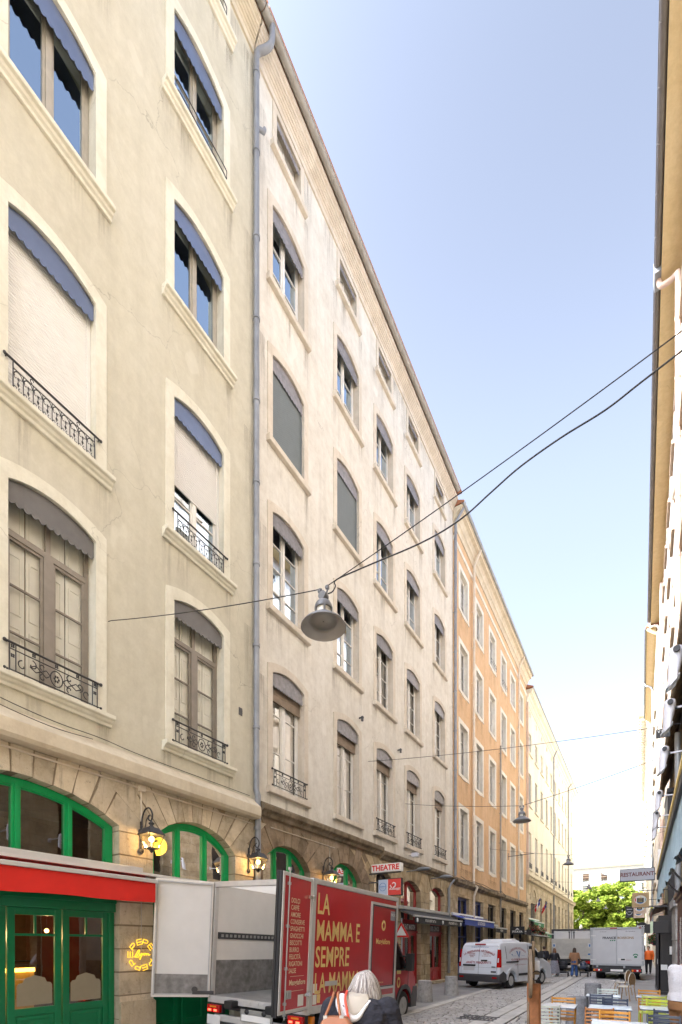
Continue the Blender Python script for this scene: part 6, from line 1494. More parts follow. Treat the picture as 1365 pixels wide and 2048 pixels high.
# awnings
def awning(name, label, y0, y1, zw, xf, zf, zb, cloth, bar, text=None, tmat='white_text', ts=.2, scallop=False, group=None, xs=1., wav=.0, s=1, xw=XL):
    """cloth from the wall (xw, zw) to the front bar (xf, zf) with a hanging valance down to zb"""
    t = thing(name, label, 'awning', (xw, (y0 + y1) / 2, zb), 0, group)
    n = max(8, int((y1 - y0) / .25)); vs = []; fs = []
    for k in range(n + 1):
        y = y0 + (y1 - y0) * k / n; d = .012 * math.sin(k * 2.1)
        vs += [(xw, y, zw), ((xw + xf) / 2, y, (zw + zf) / 2 - .02 + d), (xf, y, zf)]
    for k in range(n): fs += [(3 * k, 3 * k + 1, 3 * k + 4, 3 * k + 3), (3 * k + 1, 3 * k + 2, 3 * k + 5, 3 * k + 4)]
    MB().add(vs, fs, 0, True).build('canopy', cloth, t)
    vs = []; fs = []; m = max(24, int((y1 - y0) / .06))
    for k in range(m + 1):
        y = y0 + (y1 - y0) * k / m; o = wav * (math.sin(y * 5.1) + .6 * math.sin(y * 11.3 + 1)); z2 = zb + (.05 * abs(math.sin(y * math.pi / .34)) if scallop else .01 * math.sin(y * 3.3))
        for q in range(5): vs.append((xf + s * (.012 + o * q / 4), y, zf - .03 + (z2 - zf + .03) * q / 4))
    for k in range(m):
        for q in range(4): a = 5 * k + q; fs.append((a, a + 1, a + 6, a + 5))
    v = MB().add(vs, fs, 0, True).build('valance', cloth, t)
    br = MB().box(xf - .05, xf + .05, y0 - .03, y1 + .03, zf - .035, zf + .04); br.box(min(xw, xw + s * .14), max(xw, xw + s * .14), y0, y1, zw - .04, zw + .10)
    br.build('front_bar', bar, t, bevel=.01)
    for y in (y0 + .25, y1 - .25): MB().tube([(xw, y, zw - .12), ((xw + xf) / 2 + s * .05, y + .25, (zw + zf) / 2 - .10), (xf, y, zf - .03)], .025, 6).build('arm', 'frame_grey', t)
    if text:
        q = MB()
        for st, yy, sz in text: q.text(st, (xf + s * .03, yy, (zf + zb) / 2 - .01), (0, s, 0), (0, 0, 1), sz, xs=xs, bold=.012)
        q.build('lettering', tmat, v)
    return t
awning('awning', 'bright red awning with white bar over the green restaurant doors', -3, 6.05, 3.30, XL + .50, 3.10, 2.69, 'awning_red', 'alu', wav=.012)
MB().box(XL + .02, XL + .38, -3, 9.2, 3.22, 3.27).build('cassette', 'white_panel', bpy.data.objects['awning'])
awning('awning', 'black awning with small white lettering over the red shop fronts', 18.0, 24.0, 3.38, XL + .78, 3.02, 2.73, 'awning_black', 'frame_grey', [('FOLICHERY & Toi', 19.7, .16), ('FOLICHERY & Toi', 22.6, .16)])
e = MB()
for y in (18.25, 21.2, 23.75): e.lathe([(.01, -.09), (.05, -.05), (.055, .05), (.02, .09)], (XL + .80, y, 2.86), 8)
e.build('emblem', 'white_text', bpy.data.objects['awning.001'])
awning('awning', 'royal blue awning beside the black one with a white front bar', 24.5, 30.3, 3.45, XL + .78, 3.20, 2.86, 'awning_blue', 'white_paint', [('LE SUD BLEU', 27.5, .26)], 'white_text')
awning('awning', 'short dark awning just beyond the blue one', 31.0, 34.0, 3.10, XL + .70, 2.90, 2.62, 'awning_black', 'frame_grey', [('PIZZERIA', 32.5, .17)])
awning('awning', 'flat grey terrace awning near the dark PITAYA sign', 38.6, 45.2, 2.95, XL + 1.7, 2.52, 2.42, 'awning_black', 'frame_grey')
awning('awning', 'green awning with white lettering beside the stone portal', 44.9, 49.8, 4.1, XL + .55, 3.84, 3.46, 'awning_green', 'white_paint', [('Les Fleuristes', 47.4, .26)])
awning('awning', 'green awning with a yellow emblem, lower and further along', 49.6, 55.6, 3.05, XL + .9, 2.84, 2.46, 'awning_green', 'white_paint', [('Y', 52.6, .3)], 'gold_text')
# light blue tarpaulin awning on the right
ab = thing('awning', 'weathered light blue tarpaulin awning with gold-edged dark rail on the right', 'awning', (XR, 11, 2.95))
vs = []; fs = []; m = 170; y0, y1 = 5.4, 16.3; rb_ = random.Random(4)
for k in range(m + 1):
    y = y0 + (y1 - y0) * k / m; o = .022 * math.sin(y * 4.4) + .012 * math.sin(y * 11.7 + 1); z2 = 2.97 + .045 * abs(math.sin(y * math.pi / .42)) + rb_.uniform(-.012, .012)
    for q in range(7): t_ = q / 6; vs.append((.42 - o * t_ - .03 * t_, y, 3.72 + (z2 - 3.72) * t_))
for k in range(m):
    for q in range(6): a = 7 * k + q; fs.append((a, a + 1, a + 8, a + 7))
MB().add(vs, fs, 0, True).build('valance', 'awning_sky', ab)
MB().add([(.42, y0, 3.80), (.42, y1, 3.80), (XR, y1, 4.35), (XR, y0, 4.35)], [(0, 1, 2, 3)]).build('canopy', 'awning_sky', ab)
MB().box(.38, .46, y0, y1 + .05, 3.70, 3.86).build('front_bar', 'black', ab, bevel=.01)
gt = MB(); k = y0
while k < y1: gt.tube([(.372, k, 3.83), (.372, k + .045, 3.865)], .014, 5); k += .06
gt.build('gold_rope', 'gold_text', ab)
for y in (6.2, 8.5, 10.8, 13.1, 15.6): MB().tube([(XR, y, 3.4), (.85, y + .5, 3.30), (.45, y, 3.72)], .03, 8).build('arm', 'frame_grey', ab)
awning('awning', 'narrow brown-red awning with a yellow edge beyond the blue tarpaulin', 24.5, 31.5, 3.75, .42, 3.42, 3.0, 'maroon_wood', 'shutter_white', s=-1, xw=XR)
MB().box(.36, .43, 24.4, 31.6, 3.40, 3.48).build('edge_strip', paint('acid_yellow_strip', (.62, .62, .05), .5), bpy.data.objects['awning.007'])

# projecting signs: faces look towards the camera (-Y)
def box_sign(name, label, x0, x1, y, z0, z1, th, face, rim='black', rimw=.03, arm=None):
    t = thing(name, label, 'sign', ((x0 + x1) / 2, y, z0))
    MB().box(x0, x1, y, y + th, z0, z1).build('sign_case', rim, t, bevel=.008)
    f = MB().box(x0 + rimw, x1 - rimw, y - .006, y, z0 + rimw, z1 - rimw).build('sign_face', face, t)
    if arm: MB().tube([arm[0], arm[1]], .025, 8).build('bracket', 'iron_grey', t)
    return t, f
F = lambda x, y, z: (x, y, z)
t, f = box_sign('theatre_sign', 'white box sign reading THEATRE in red capitals', -8.32, -7.16, 15.5, 4.46, 4.76, .22, 'sign_white', 'sign_white', .015, ((XL, 15.6, 4.44), (-7.2, 15.6, 4.44)))
MB().text('THEATRE', (-7.76, 15.493, 4.61), (1, 0, 0), (0, 0, 1), .27, xs=.95, bold=.035).build('lettering', 'bright_red_text', f)
t, f = box_sign('panel_sign', 'black-framed panel, half pale blue half red, under the THEATRE sign', -8.06, -7.12, 15.5, 3.60, 4.22, .12, 'sign_white', 'black', .03, ((XL, 15.56, 4.12), (-8.0, 15.56, 4.12)))
M['pale_blue'] = paint('pale_blue_sign_field', (.50, .58, .72), .45, var=.03); M['sign_red'] = paint('red_sign_field', (.66, .06, .05), .45, var=.03)
MB().box(-8.03, -7.68, 15.488, 15.494, 3.63, 4.19).build('blue_field', 'pale_blue', f)
MB().box(-7.65, -7.15, 15.488, 15.494, 3.63, 4.19).build('red_field', 'sign_red', f)
q = MB(); q.tube([(-7.86 + .13 * math.cos(a), 15.485, 3.93 + .14 * math.sin(a)) for a in [k * math.pi / 14 for k in range(28)]], .008, 5, closed=True)
q.text('théâtre', (-7.86, 15.486, 3.94), (1, 0, 0), (0, 0, 1), .075, bold=.012).text('des arcades', (-7.86, 15.486, 3.87), (1, 0, 0), (0, 0, 1), .03); q.build('emblem', 'blue_text', f)
q = MB()
q.tube(curve_pts([(-7.58, 15.484, 3.86), (-7.53, 15.484, 3.87), (-7.52, 15.484, 3.92), (-7.56, 15.484, 3.95), (-7.54, 15.484, 3.98)], 5), [.014] * 21, 6); q.tube(curve_pts([(-7.48, 15.484, 4.02), (-7.43, 15.484, 4.06), (-7.36, 15.484, 4.02), (-7.37, 15.484, 3.94), (-7.44, 15.484, 3.88), (-7.44, 15.484, 3.85)], 5), [.012 + .012 * math.sin(k / 25 * 3.1) for k in range(26)], 6)
q.box(-7.60, -7.20, 15.484, 15.488, 3.815, 3.835).text('MARIONNETTES', (-7.33, 15.486, 3.855), (1, 0, 0), (0, 0, 1), .045, bold=.01).box(-7.32, -7.20, 15.484, 15.488, 3.79, 3.80); q.build('emblem', 'white_text', f)
t, f = box_sign('restaurant_sign', 'grey box sign reading RESTAURANT in dark red letters', -.68, .43, 21, 4.23, 4.69, .16, 'sign_grey', 'black', .02, ((XR, 21.08, 4.46), (.4, 21.08, 4.46)))
MB().text('RESTAURANT', (-.13, 20.993, 4.47), (1, 0, 0), (0, 0, 1), .20, xs=.86, bold=.03).build('lettering', 'maroon_wood', f)
tag(MB().box(.50, .62, 20.2, 20.34, 4.0, 5.2).tube([(.56, 20.27, 4.6), (XR, 20.27, 4.6)], .02, 6).build('sign_blade', 'sign_white'), 'narrow white upright sign edge beside the RESTAURANT sign', 'sign')
def comptoir(y, x0, label, mat):
    w, h, z0 = .56, .57, 3.31
    t = thing('hanging_sign', label, 'sign', (x0 + w / 2, y, z0), 0, 'beige restaurant boards hung in a row')
    c = x0 + w / 2; b = MB().box(x0, x0 + w, y, y + .03, z0, z0 + h).build('board', mat, t, bevel=.004)
    MB().tube([(x0 - .05, y + .015, z0 + h + .07), (XR, y + .015, z0 + h + .07)], .014, 6).tube([(x0 + .1, y + .015, z0 + h), (x0 + .1, y + .015, z0 + h + .07)], .008, 5).tube([(x0 + w - .1, y + .015, z0 + h), (x0 + w - .1, y + .015, z0 + h + .07)], .008, 5).build('rod', 'iron', t)
    cz = z0 + .29
    MB().text('Le Comptoir', (c, y - .003, cz + .215), (1, 0, 0), (0, 0, 1), .085, arc=.28, bold=.008).text('des Marronniers', (c, y - .003, cz - .235), (1, 0, 0), (0, 0, 1), .06, arc=-.3, bold=.006).build('lettering', 'brown_text', b)
    el = lambda rx, rz, a0=0, a1=2 * math.pi, n=28: [(c + rx * math.cos(a0 + (a1 - a0) * k / n), cz + rz * math.sin(a0 + (a1 - a0) * k / n)) for k in range(n + 1)]
    MB().prism(el(.20, .17)[:-1], y - .006, y - .001, 'y').build('emblem', 'sign_white', b)
    MB().prism(el(.18, .15, 2.5, 3.8), y - .010, y - .006, 'y').build('emblem', 'bright_red_text', b)
    MB().prism(el(.18, .15, -.6, .6), y - .010, y - .006, 'y').build('emblem', paint('teal_field', (.12, .42, .40), .5), b)
    MB().prism(el(.15, .15, 3.9, 5.5), y - .010, y - .006, 'y').build('emblem', 'blue_text', b)
    MB().box(c - .11, c + .11, y - .013, y - .006, cz - .10, cz + .07).build('emblem', 'black_text', b)
    q = MB()
    for k in range(3): q.box(c - .07, c + .07, y - .016, y - .013, cz - .07 + k * .05, cz - .055 + k * .05)
    q.box(c - .005, c + .03, y - .012, y - .006, cz + .08, cz + .13); q.build('emblem', 'gold_text', b)
comptoir(22.0, -.30, 'ochre board reading Le Comptoir, nearest of the boards hung in a row', 'sign_beige'); comptoir(26.6, -.34, 'pale beige restaurant board, second in the row, half hidden by the ochre one', 'sign_pink'); comptoir(31.0, -.40, 'pale beige restaurant board, last in the row, only its foot showing', 'sign_pink')
t, f = box_sign('hanging_sign', 'small dark square sign with a grey shield beside the beige boards', -.57, -.27, 24.2, 3.02, 3.50, .10, 'black', 'black', .01, ((XR, 24.25, 3.46), (-.5, 24.25, 3.46)))
MB().tube([(-.42 + .1 * math.cos(a), 24.19, 3.27 + .13 * math.sin(a)) for a in [math.pi * (1 + k / 12) for k in range(13)]] , .012, 5).box(-.52, -.32, 24.185, 24.193, 3.36, 3.39).box(-.48, -.36, 24.185, 24.193, 3.26, 3.28).build('emblem', 'frame_grey', f)
t, f = box_sign('dark_sign', 'large dark blank box sign on the right above the black screens', .37, .84, 20.4, 2.27, 2.69, .14, 'black_wood', 'black', .01)
MB().box(.28, .36, 20.4, 20.5, 2.27, 2.69).build('side_plate', paint('pale_green_plate', (.45, .55, .38), .5), t)
t, f = box_sign('dark_sign', 'small dark blank box sign left of the larger one', .13, .36, 24.0, 2.34, 2.72, .12, 'black_wood', 'black', .01)
t = thing('pizza_sign', 'round black sign with white PIZZA lettering above the drinks lorry', 'sign', (.05, 33, 2.55))
MB().prism([(.05 + .30 * math.cos(a), 2.85 + .30 * math.sin(a)) for a in [k * math.pi / 14 for k in range(28)]], 33, 33.06, 'y').build('sign_face', 'black', t)
MB().tube([(.3, 33.03, 2.85), (.62, 33.03, 2.85)], .02, 6).tube([(.6, 33.03, 2.85), (XR, 33.03, 2.85)], .02, 6).build('bracket', 'iron', t)
MB().text('PIZZA', (.05, 32.99, 2.88), (1, 0, 0), (0, 0, 1), .19, bold=.02).build('lettering', 'white_text', t)
t, f = box_sign('dark_sign', 'black projecting sign reading PITAYA under a small flower mark', -8.45, -7.42, 38.0, 2.60, 3.20, .12, 'black', 'black', .01, ((XL, 38.06, 3.1), (-8.4, 38.06, 3.1)))
MB().text('PITAYA', (-7.93, 37.99, 2.80), (1, 0, 0), (0, 0, 1), .22, bold=.02).ball((-7.93, 37.99, 3.02), (.07, .01, .05), n=8, k=5).ball((-7.85, 37.99, 2.98), (.06, .01, .025), n=8, k=5).ball((-8.01, 37.99, 2.98), (.06, .01, .025), n=8, k=5).build('lettering', 'white_text', f)
t, f = box_sign('dark_sign', 'small dark panel just right of the PITAYA sign', -7.36, -7.02, 38.4, 2.55, 2.98, .10, 'black_wood', 'black', .01, ((XL, 38.45, 2.9), (-7.1, 38.45, 2.9)))
# road sign partly hidden behind the red lorry
t = thing('road_sign', 'triangular red-edged road sign just behind the red lorry', 'road sign', (-7.9, 17.2, 0))
MB().tube([(0, 0, 0), (0, 0, 2.9)], .03, 8).build('pole', 'zinc', t, world=False)
MB().prism([(-.34, 2.15), (.34, 2.15), (0, 2.74)], -.05, -.03, 'y').build('sign_face', 'bright_red_text', t, world=False); MB().prism([(-.22, 2.22), (.22, 2.22), (0, 2.60)], -.055, -.05, 'y').build('sign_centre', 'sign_white', t, world=False)

# neon ring on the stone pier
ne = thing('neon_sign', 'round yellow neon sign, capitals in a ring around the script word Lyon', 'neon sign', (XL + .10, 6.04, 1.36))
c = (XL + .11, 6.04, 1.68)
q = MB()
for a in (.315, .20): q.tube([(c[0] - .012, c[1] + a * math.sin(k * math.pi / 24), c[2] + a * math.cos(k * math.pi / 24)) for k in range(48)], .004, 5, closed=True)
q.build('clear_ring', 'glass_clear', ne)
def neon_path(pts): NE.tube(pts, .0085, 6)
NE = MB()
for ang, ch in ((310, 'P'), (347, 'E'), (17, 'P'), (52, 'E'), (128, 'P'), (165, 'E'), (200, 'P'), (236, 'P'), (272, 'E')):
    a = R(ang); rr = .258; o = Vector((c[0], c[1] + rr * math.sin(a), c[2] + rr * math.cos(a))); rt_ = Vector((0, math.cos(a), -math.sin(a))); up = Vector((0, math.sin(a), math.cos(a)))
    P2 = lambda u, v: o + rt_ * u + up * v
    if ch == 'P': neon_path([P2(-.055, -.05), P2(-.055, .05), P2(.035, .05), P2(.055, .035), P2(.055, .005), P2(.035, -.012), P2(-.055, -.012)])
    else:
        neon_path([P2(.06, .05), P2(-.055, .05), P2(-.055, -.05), P2(.06, -.05)]); neon_path([P2(-.055, 0), P2(.06, 0)])
ly = [(-.17, -.035), (-.15, -.03), (-.125, .01), (-.085, .075), (-.06, .095), (-.05, .08), (-.07, .035), (-.105, -.02), (-.13, -.045), (-.145, -.04), (-.12, -.04), (-.08, -.05), (-.055, -.02), (-.045, .03), (-.045, .0), (-.03, -.01), (-.005, .035), (-.02, -.03), (-.035, -.085), (-.05, -.09), (-.045, -.07), (-.005, -.02), (.02, .02), (.045, .03), (.04, .0), (.055, -.015), (.075, .01), (.06, .03), (.085, .02), (.1, .03), (.1, -.015), (.12, .02), (.14, .025), (.14, -.01), (.16, -.015), (.18, .005)]
neon_path([Vector((c[0], c[1] + u * 1.05, c[2] + v * 1.05)) for u, v in ly])
NE.build('neon_tube', 'neon', ne)
MB().tube([(XL + .09, 6.04, 1.4), (XL + .09, 6.04, 2.95)], .006, 6).build('hanging_wire', 'steel', ne)

# flags, flower baskets
M['flag_red'] = paint('red_flag_cloth', (.55, .02, .03), .8); M['flag_white'] = paint('white_flag_cloth', (.75, .75, .74), .8); M['flag_blue'] = paint('blue_flag_cloth', (.03, .06, .32), .8)
def flag(y, cols, label, spread):
    t = thing('flag', label, 'flag', (XL + .05, y, 4.9), 0, 'flags by the stone portal')
    MB().tube([(0, 0, .1), (.75, .0, .95)], .018, 6).build('staff', 'iron_grey', t, world=False)
    for k, m_ in enumerate(cols):
        vs = []; fs = []
        for i in range(9):
            for j in range(5):
                u = (k + j / 4) / 3; x = .28 + .42 * (1 - u) + (.03 * math.sin(i * 1.3)); z = .62 - .0 + .5 * (1 - u) - i * .085 - .25 * u
                vs.append((x - .02 * i * spread, spread * (i - 4) * .035 + .03 * math.sin(i * 1.4 + j), z))
        for i in range(8):
            for j in range(4): a = 5 * i + j; fs.append((a, a + 1, a + 6, a + 5))
        MB().add(vs, fs, 0, True).build('flag_cloth', m_, t, world=False)
flag(46.6, ('flag_blue', 'flag_white', 'flag_red'), 'blue white and red flag drooping from a staff on the portal', .3)
flag(50.4, ('flag_blue', 'flag_red', 'flag_red'), 'red and blue flag drooping from a staff right of the portal', .9)
M['basket_leaf'] = paint('basket_leaves', (.05, .13, .025), .7, var=.5, scale=14); M['petal'] = paint('pink_red_petals', (.62, .05, .08), .6, var=.4, scale=14)
def basket(x, y, z, label, sd, r=.42):
    rd = random.Random(sd); t = thing('flower_basket', label, 'flower basket', (x, y, z), 0, 'hanging flower baskets')
    MB().lathe([(.08, -.22), (.2, -.12), (.24, 0)], (0, 0, 0), 12).tube([(0, 0, 0), (0, 0, .5)], .01, 5).build('basket', 'iron', t, world=False)
    l = MB(); f_ = MB()
    for k in range(420):
        p = Vector((rd.gauss(0, 1), rd.gauss(0, 1), rd.gauss(0, .8))).normalized() * r * rd.uniform(.5, 1.05); p.z += .05; a = Euler((rd.uniform(-1, 1), rd.uniform(-1, 1), rd.uniform(0, 6))).to_matrix(); s = rd.uniform(.035, .07)
        (f_ if rd.random() < .28 else l).add([tuple(p + a @ Vector(v)) for v in ((-s, 0, 0), (0, -s * .7, .01), (s, 0, 0), (0, s * .7, .01))], [(0, 1, 2, 3)])
    l.build('foliage', 'basket_leaf', t, world=False); f_.build('flowers', 'petal', t, world=False)
basket(XL + .85, 42.9, 3.1, 'hanging basket with pink flowers left of the green awning front', 3); basket(XL + .7, 47.6, 3.0, 'hanging basket with red flowers under the green awning', 4); basket(.55, 27.2, 2.05, 'dark trailing plant basket below the small dark sign on the right', 6, .3)

# things seen through the restaurant glass
gl_ = thing('globe_lamp', 'glowing yellow globe lamp behind the second green arch', 'lamp', (XL - 1.2, 7.4, 3.98))
MB().ball((0, 0, .22), .22, n=18, k=12).build('globe', 'globe', gl_, world=False); MB().tube([(0, 0, .44), (0, 0, 1.0)], .01, 6).build('cord', 'black', gl_, world=False)
l = bpy.data.lights.new('globe_light', 'POINT'); l.energy = 40; l.color = (1, .6, .22); l.shadow_soft_size = .23
lo = bpy.data.objects.new('globe_light', l); COL.objects.link(lo); lo.parent = gl_; lo.location = (0, 0, .22)
sc = thing('scooter', 'red and green motor scooter displayed behind the second green arch', 'scooter', (XL - 1.0, 7.5, 3.2))
M['scooter_red'] = paint('dark_red_scooter_paint', (.30, .02, .03), .25, coat=.5); M['scooter_green'] = paint('grey_green_scooter_paint', (.16, .24, .15), .25, coat=.5)
mb = MB(); mb.loft([[(x_ * w, y, z + h * s2) for x_, s2 in ((-1, 0), (-.7, .7), (0, 1), (.7, .7), (1, 0), (.6, -.6), (0, -.8), (-.6, -.6))] for y, z, w, h in ((.2, .34, .10, .10), (.4, .42, .17, .2), (.75, .45, .18, .22), (1.0, .42, .12, .15))], 0, True); mb.build('body', 'scooter_red', sc, world=False)
mb = MB(); mb.loft([[(-.24, y - .02, z), (.24, y - .02, z), (.20, y + .05, z), (-.20, y + .05, z)] for y, z in ((-.25, .12), (-.38, .45), (-.52, .82))], 0); mb.box(-.16, .16, -.3, .3, .10, .16); mb.build('leg_shield', 'scooter_green', sc, world=False, bevel=.03)
MB().ball((0, -.62, .94), (.14, .14, .11), n=12, k=8).tube([(-.32, -.5, 1.0), (0, -.55, .96), (.32, -.5, 1.0)], .02, 6).build('handlebar', 'scooter_green', sc, world=False)
MB().loft([[(-.13, y, z), (.13, y, z), (.11, y, z + .08), (-.11, y, z + .08)] for y, z in ((.25, .62), (.9, .64))]).build('seat', 'black', sc, world=False, bevel=.03)
for y in (-.6, .8):
    T = Matrix.Translation((0, y, .2)) @ Matrix.Rotation(math.pi / 2, 4, 'Y'); MB().lathe([(.1, -.05), (.19, -.04), (.2, 0), (.19, .04), (.1, .05)], n=18, T=T).build('wheel', 'rubber', sc, world=False)
bc = thing('bar_counter', 'bar counter with a glowing yellow strip seen through the green doors', 'counter', (XL - 2.6, 3.2, .27))
MB().box(-.3, .3, -2.2, 2.0, 0, 1.15).build('front', 'room_warm', bc, world=False); MB().box(-.38, .38, -2.25, 2.05, 1.15, 1.2).build('counter_top', 'black_wood', bc, world=False); MB().box(.31, .34, -2.2, 2.0, 1.05, 1.13).build('light_strip', 'bar_light', bc, world=False)
M['etched_back'] = paint('lit_bar_panel', (.55, .36, .10), .8); MB().box(.301, .309, -2.2, 2.0, .2, 1.04).build('panel', 'etched_back', bc, world=False)
tag(MB().box(XL - 3.3, XL - 3.0, 1.8, 5.5, 1.50, 1.53).build('bottle_shelf', 'black_wood'), 'dark shelf of bottles at the back of the bar', 'shelf')
for k in range(12): tag(put(('bottle',), lambda: MB().lathe([(.04, 0), (.042, .02), (.042, .18), (.015, .24), (.015, .30)], n=10), 'bottle', 'wine_dark', None, (XL - 3.15, 2.2 + .27 * k, 1.531)), 'dark bottle standing on the shelf at the back of the bar', 'bottle', 'bottles at the back of the bar')
for k in range(4):
    p = thing('pendant_bulb', 'small glowing bulb hanging inside the restaurant behind the green doors', 'lamp', (XL - 1.6, 2.4 + .9 * k, 2.12), 0, 'bulbs inside the restaurant')
    put(('pbulb',), lambda: MB().ball((0, 0, .04), .04, n=10, k=8), 'bulb', 'bulb', p); l = bpy.data.lights.new('bulb_light', 'POINT'); l.energy = 14; l.color = (1, .6, .25); l.shadow_soft_size = .05; lo = bpy.data.objects.new('bulb_light', l); COL.objects.link(lo); lo.parent = p; lo.location = (0, 0, -.06); put(('pcord',), lambda: MB().tube([(0, 0, .08), (0, 0, .9)], .006, 5), 'cord', 'black', p)
tag(MB().box(XL - 3.4, XL - .4, -3, 9.2, 3.06, 3.14).build('mezzanine_floor', 'room_warm', b1), None)

tag(MB().tube(curve_pts([(XL + .04, 2.2, 5.95), (XL + .10, 3.4, 5.72), (XL + .20, 4.3, 5.60), (XL + .10, 5.2, 5.66), (XL + .06, 6.2, 5.64), (XL + .05, 9.2, 5.66)], 6), .008, 5).tube(curve_pts([(XL + .04, 2.2, 5.80), (XL + .18, 3.3, 5.58), (XL + .26, 4.2, 5.47), (XL + .16, 5.0, 5.56)], 6), .007, 5).build('loose_wire', 'steel_wire'), 'thin slack wires lying along the cream coping above the green arches', 'wire')
tag(MB().tube([(XL + .06, 10.0, 5.02), (XL + .06, 13.2, 5.0)], .016, 6).tube([(XL + .06, 12.9, 5.0), (XL + .06, 12.9, 3.4)], .016, 6).build('conduit', 'pipe_cream'), 'thin pale conduit running along the brown stone above the red lorry', 'conduit')
# ================================================================== TERRACE FURNITURE, BOLLARDS
def col(n, c, **k): M[n] = paint(n, c, **k)
col('orange_paint', (.60, .27, .035), rough=.4, coat=.2); col('burnt_orange_paint', (.42, .17, .045), rough=.4, coat=.2); col('navy_paint', (.045, .058, .095), rough=.4, coat=.2)
col('mint_paint', (.56, .62, .57), rough=.4); col('sage_paint', (.42, .44, .37), rough=.4); col('acid_paint', (.48, .52, .10), rough=.4); col('lime_paint', (.58, .66, .06), rough=.4); col('slate_paint', (.075, .085, .105), rough=.4)
M['table_top'] = paint('pale_blue_table_laminate', (.60, .66, .72), .22, var=.03)
def chair_parts(c):
    c1 = .205
    def seat():
        mb = MB()
        for k in range(7):
            y = .05 + k * .058; z = .445 - .012 * math.sin(k / 6 * math.pi)
            mb.loft([[(x, y - .021, z + .010 * (x / c1) ** 2), (x, y + .021, z + .010 * (x / c1) ** 2), (x, y + .021, z + .012 + .010 * (x / c1) ** 2), (x, y - .021, z + .012 + .010 * (x / c1) ** 2)] for x in [-c1 + 2 * c1 * i / 6 for i in range(7)]])
        for s in (-1, 1): mb.box(s * .195 - .012, s * .195 + .012, .0, .43, .428, .446)
        return mb
    def back():
        mb = MB()
        for k in range(6):
            z = .50 + k * .062; y0 = -.012 - (z - .44) * .17; h = .0145 if k < 5 else .020
            mb.loft([[(x, y0 - .035 * (1 - (x / c1) ** 2) - .006, z - h), (x, y0 - .035 * (1 - (x / c1) ** 2) + .006, z - h), (x, y0 - .035 * (1 - (x / c1) ** 2) + .006, z + h), (x, y0 - .035 * (1 - (x / c1) ** 2) - .006, z + h)] for x in [-c1 + 2 * c1 * i / 8 for i in range(9)]])
        return mb
    return seat, back
def chair(x, y, yaw, colr, label, arms=False):
    """back posts stand at local y = 0, the seat reaches to +y"""
    t = thing('slatted_chair', label, 'chair', (x, y, 0), R(yaw), 'slatted terrace chairs')
    s_, b_ = chair_parts(0)
    put(('cseat', colr), s_, 'seat', colr, t, bevel=.003); put(('cback', colr), b_, 'backrest', colr, t, bevel=.003)
    for s in (-1, 1):
        put(('crl', colr, s), lambda: MB().tube([(s * .205, -.10 + .04, 0), (s * .205, .0, .44), (s * .205, -.075, .845)], .0135, 8), 'leg', colr, t)
        put(('cfl', colr, s), lambda: MB().tube([(s * .205, .46, 0), (s * .205, .42, .44)], .0135, 8), 'leg', colr, t)
        if arms: put(('carm', colr, s), lambda: MB().tube([(s * .215, .43, .42), (s * .225, .44, .60), (s * .225, .40, .655), (s * .222, .2, .665), (s * .21, -.04, .655)], .014, 8), 'armrest', colr, t)
    return t
N_, F_ = 0, 180     # back towards the camera / facing the camera
for a in ((-.66, 12.92, F_ + 6, 'mint_paint', 'pale mint slatted chair, only one of its colour, facing the camera'), (-.72, 11.6, N_ + 5, 'navy_paint', 'navy slatted chair, back to the camera, in front of the mint chair'),
          (-.42, 10.62, F_ + 4, 'navy_paint', 'navy slatted chair facing the camera across the middle blue-white table'), (-.60, 9.10, N_ + 14, 'burnt_orange_paint', 'burnt orange slatted chair turned askew, back to the camera'),
          (-.35, 8.66, F_ + 3, 'orange_paint', 'orange slatted chair facing the camera behind the frontmost table'), (-1.30, 10.40, F_ + 5, 'orange_paint', 'orange slatted armchair facing the camera at the left table beside the granite bollards', True),
          (-1.40, 9.06, N_ + 8, 'sage_paint', 'sage grey slatted chair, back to the camera, beside the rusty menu stand'), (.165, 13.10, F_ + 4, 'orange_paint', 'orange slatted chair farthest back on the right, by the black screens'),
          (.22, 11.80, N_ + 7, 'acid_paint', 'yellow-green slatted chair, back to the camera, in front of the rear orange chair'), (.30, 10.88, F_ + 5, 'lime_paint', 'bright lime slatted chair facing the camera'),
          (.38, 9.42, N_ + 5, 'navy_paint', 'navy slatted chair beside the man in the pale sweater'), (.29, 8.56, F_ + 3, 'slate_paint', 'slate grey slatted chair in the bottom right corner')): chair(*a)
def table(x0, x1, y0, y1, label):
    cx, cy = (x0 + x1) / 2, (y0 + y1) / 2; w, d = x1 - x0, y1 - y0
    t = thing('cafe_table', label, 'table', (cx, cy, 0), R(2), 'pale square terrace tables')
    MB().box(-w / 2, w / 2, -d / 2, d / 2, .728, .742).build('tabletop', 'table_top', t, world=False, bevel=.004)
    MB().band([(-w / 2 - .004, -d / 2 - .004), (w / 2 + .004, -d / 2 - .004), (w / 2 + .004, d / 2 + .004), (-w / 2 - .004, d / 2 + .004)], [(-w / 2 + .002, -d / 2 + .002), (w / 2 - .002, -d / 2 + .002), (w / 2 - .002, d / 2 - .002), (-w / 2 + .002, d / 2 - .002)], .722, .738, 0, True, Matrix(((0, 1, 0, 0), (0, 0, 1, 0), (1, 0, 0, 0), (0, 0, 0, 1)))).build('rim', 'slate_paint', t, world=False)
    MB().tube([(0, 0, .03), (0, 0, .72)], .028, 12).build('pedestal', 'slate_paint', t, world=False)
    mb = MB()
    for a in range(4): mb.tube([(0, 0, .06), (.24 * math.cos(a * 1.5708 + .785), .24 * math.sin(a * 1.5708 + .785), .018)], .016, 8)
    mb.build('foot', 'slate_paint', t, world=False)
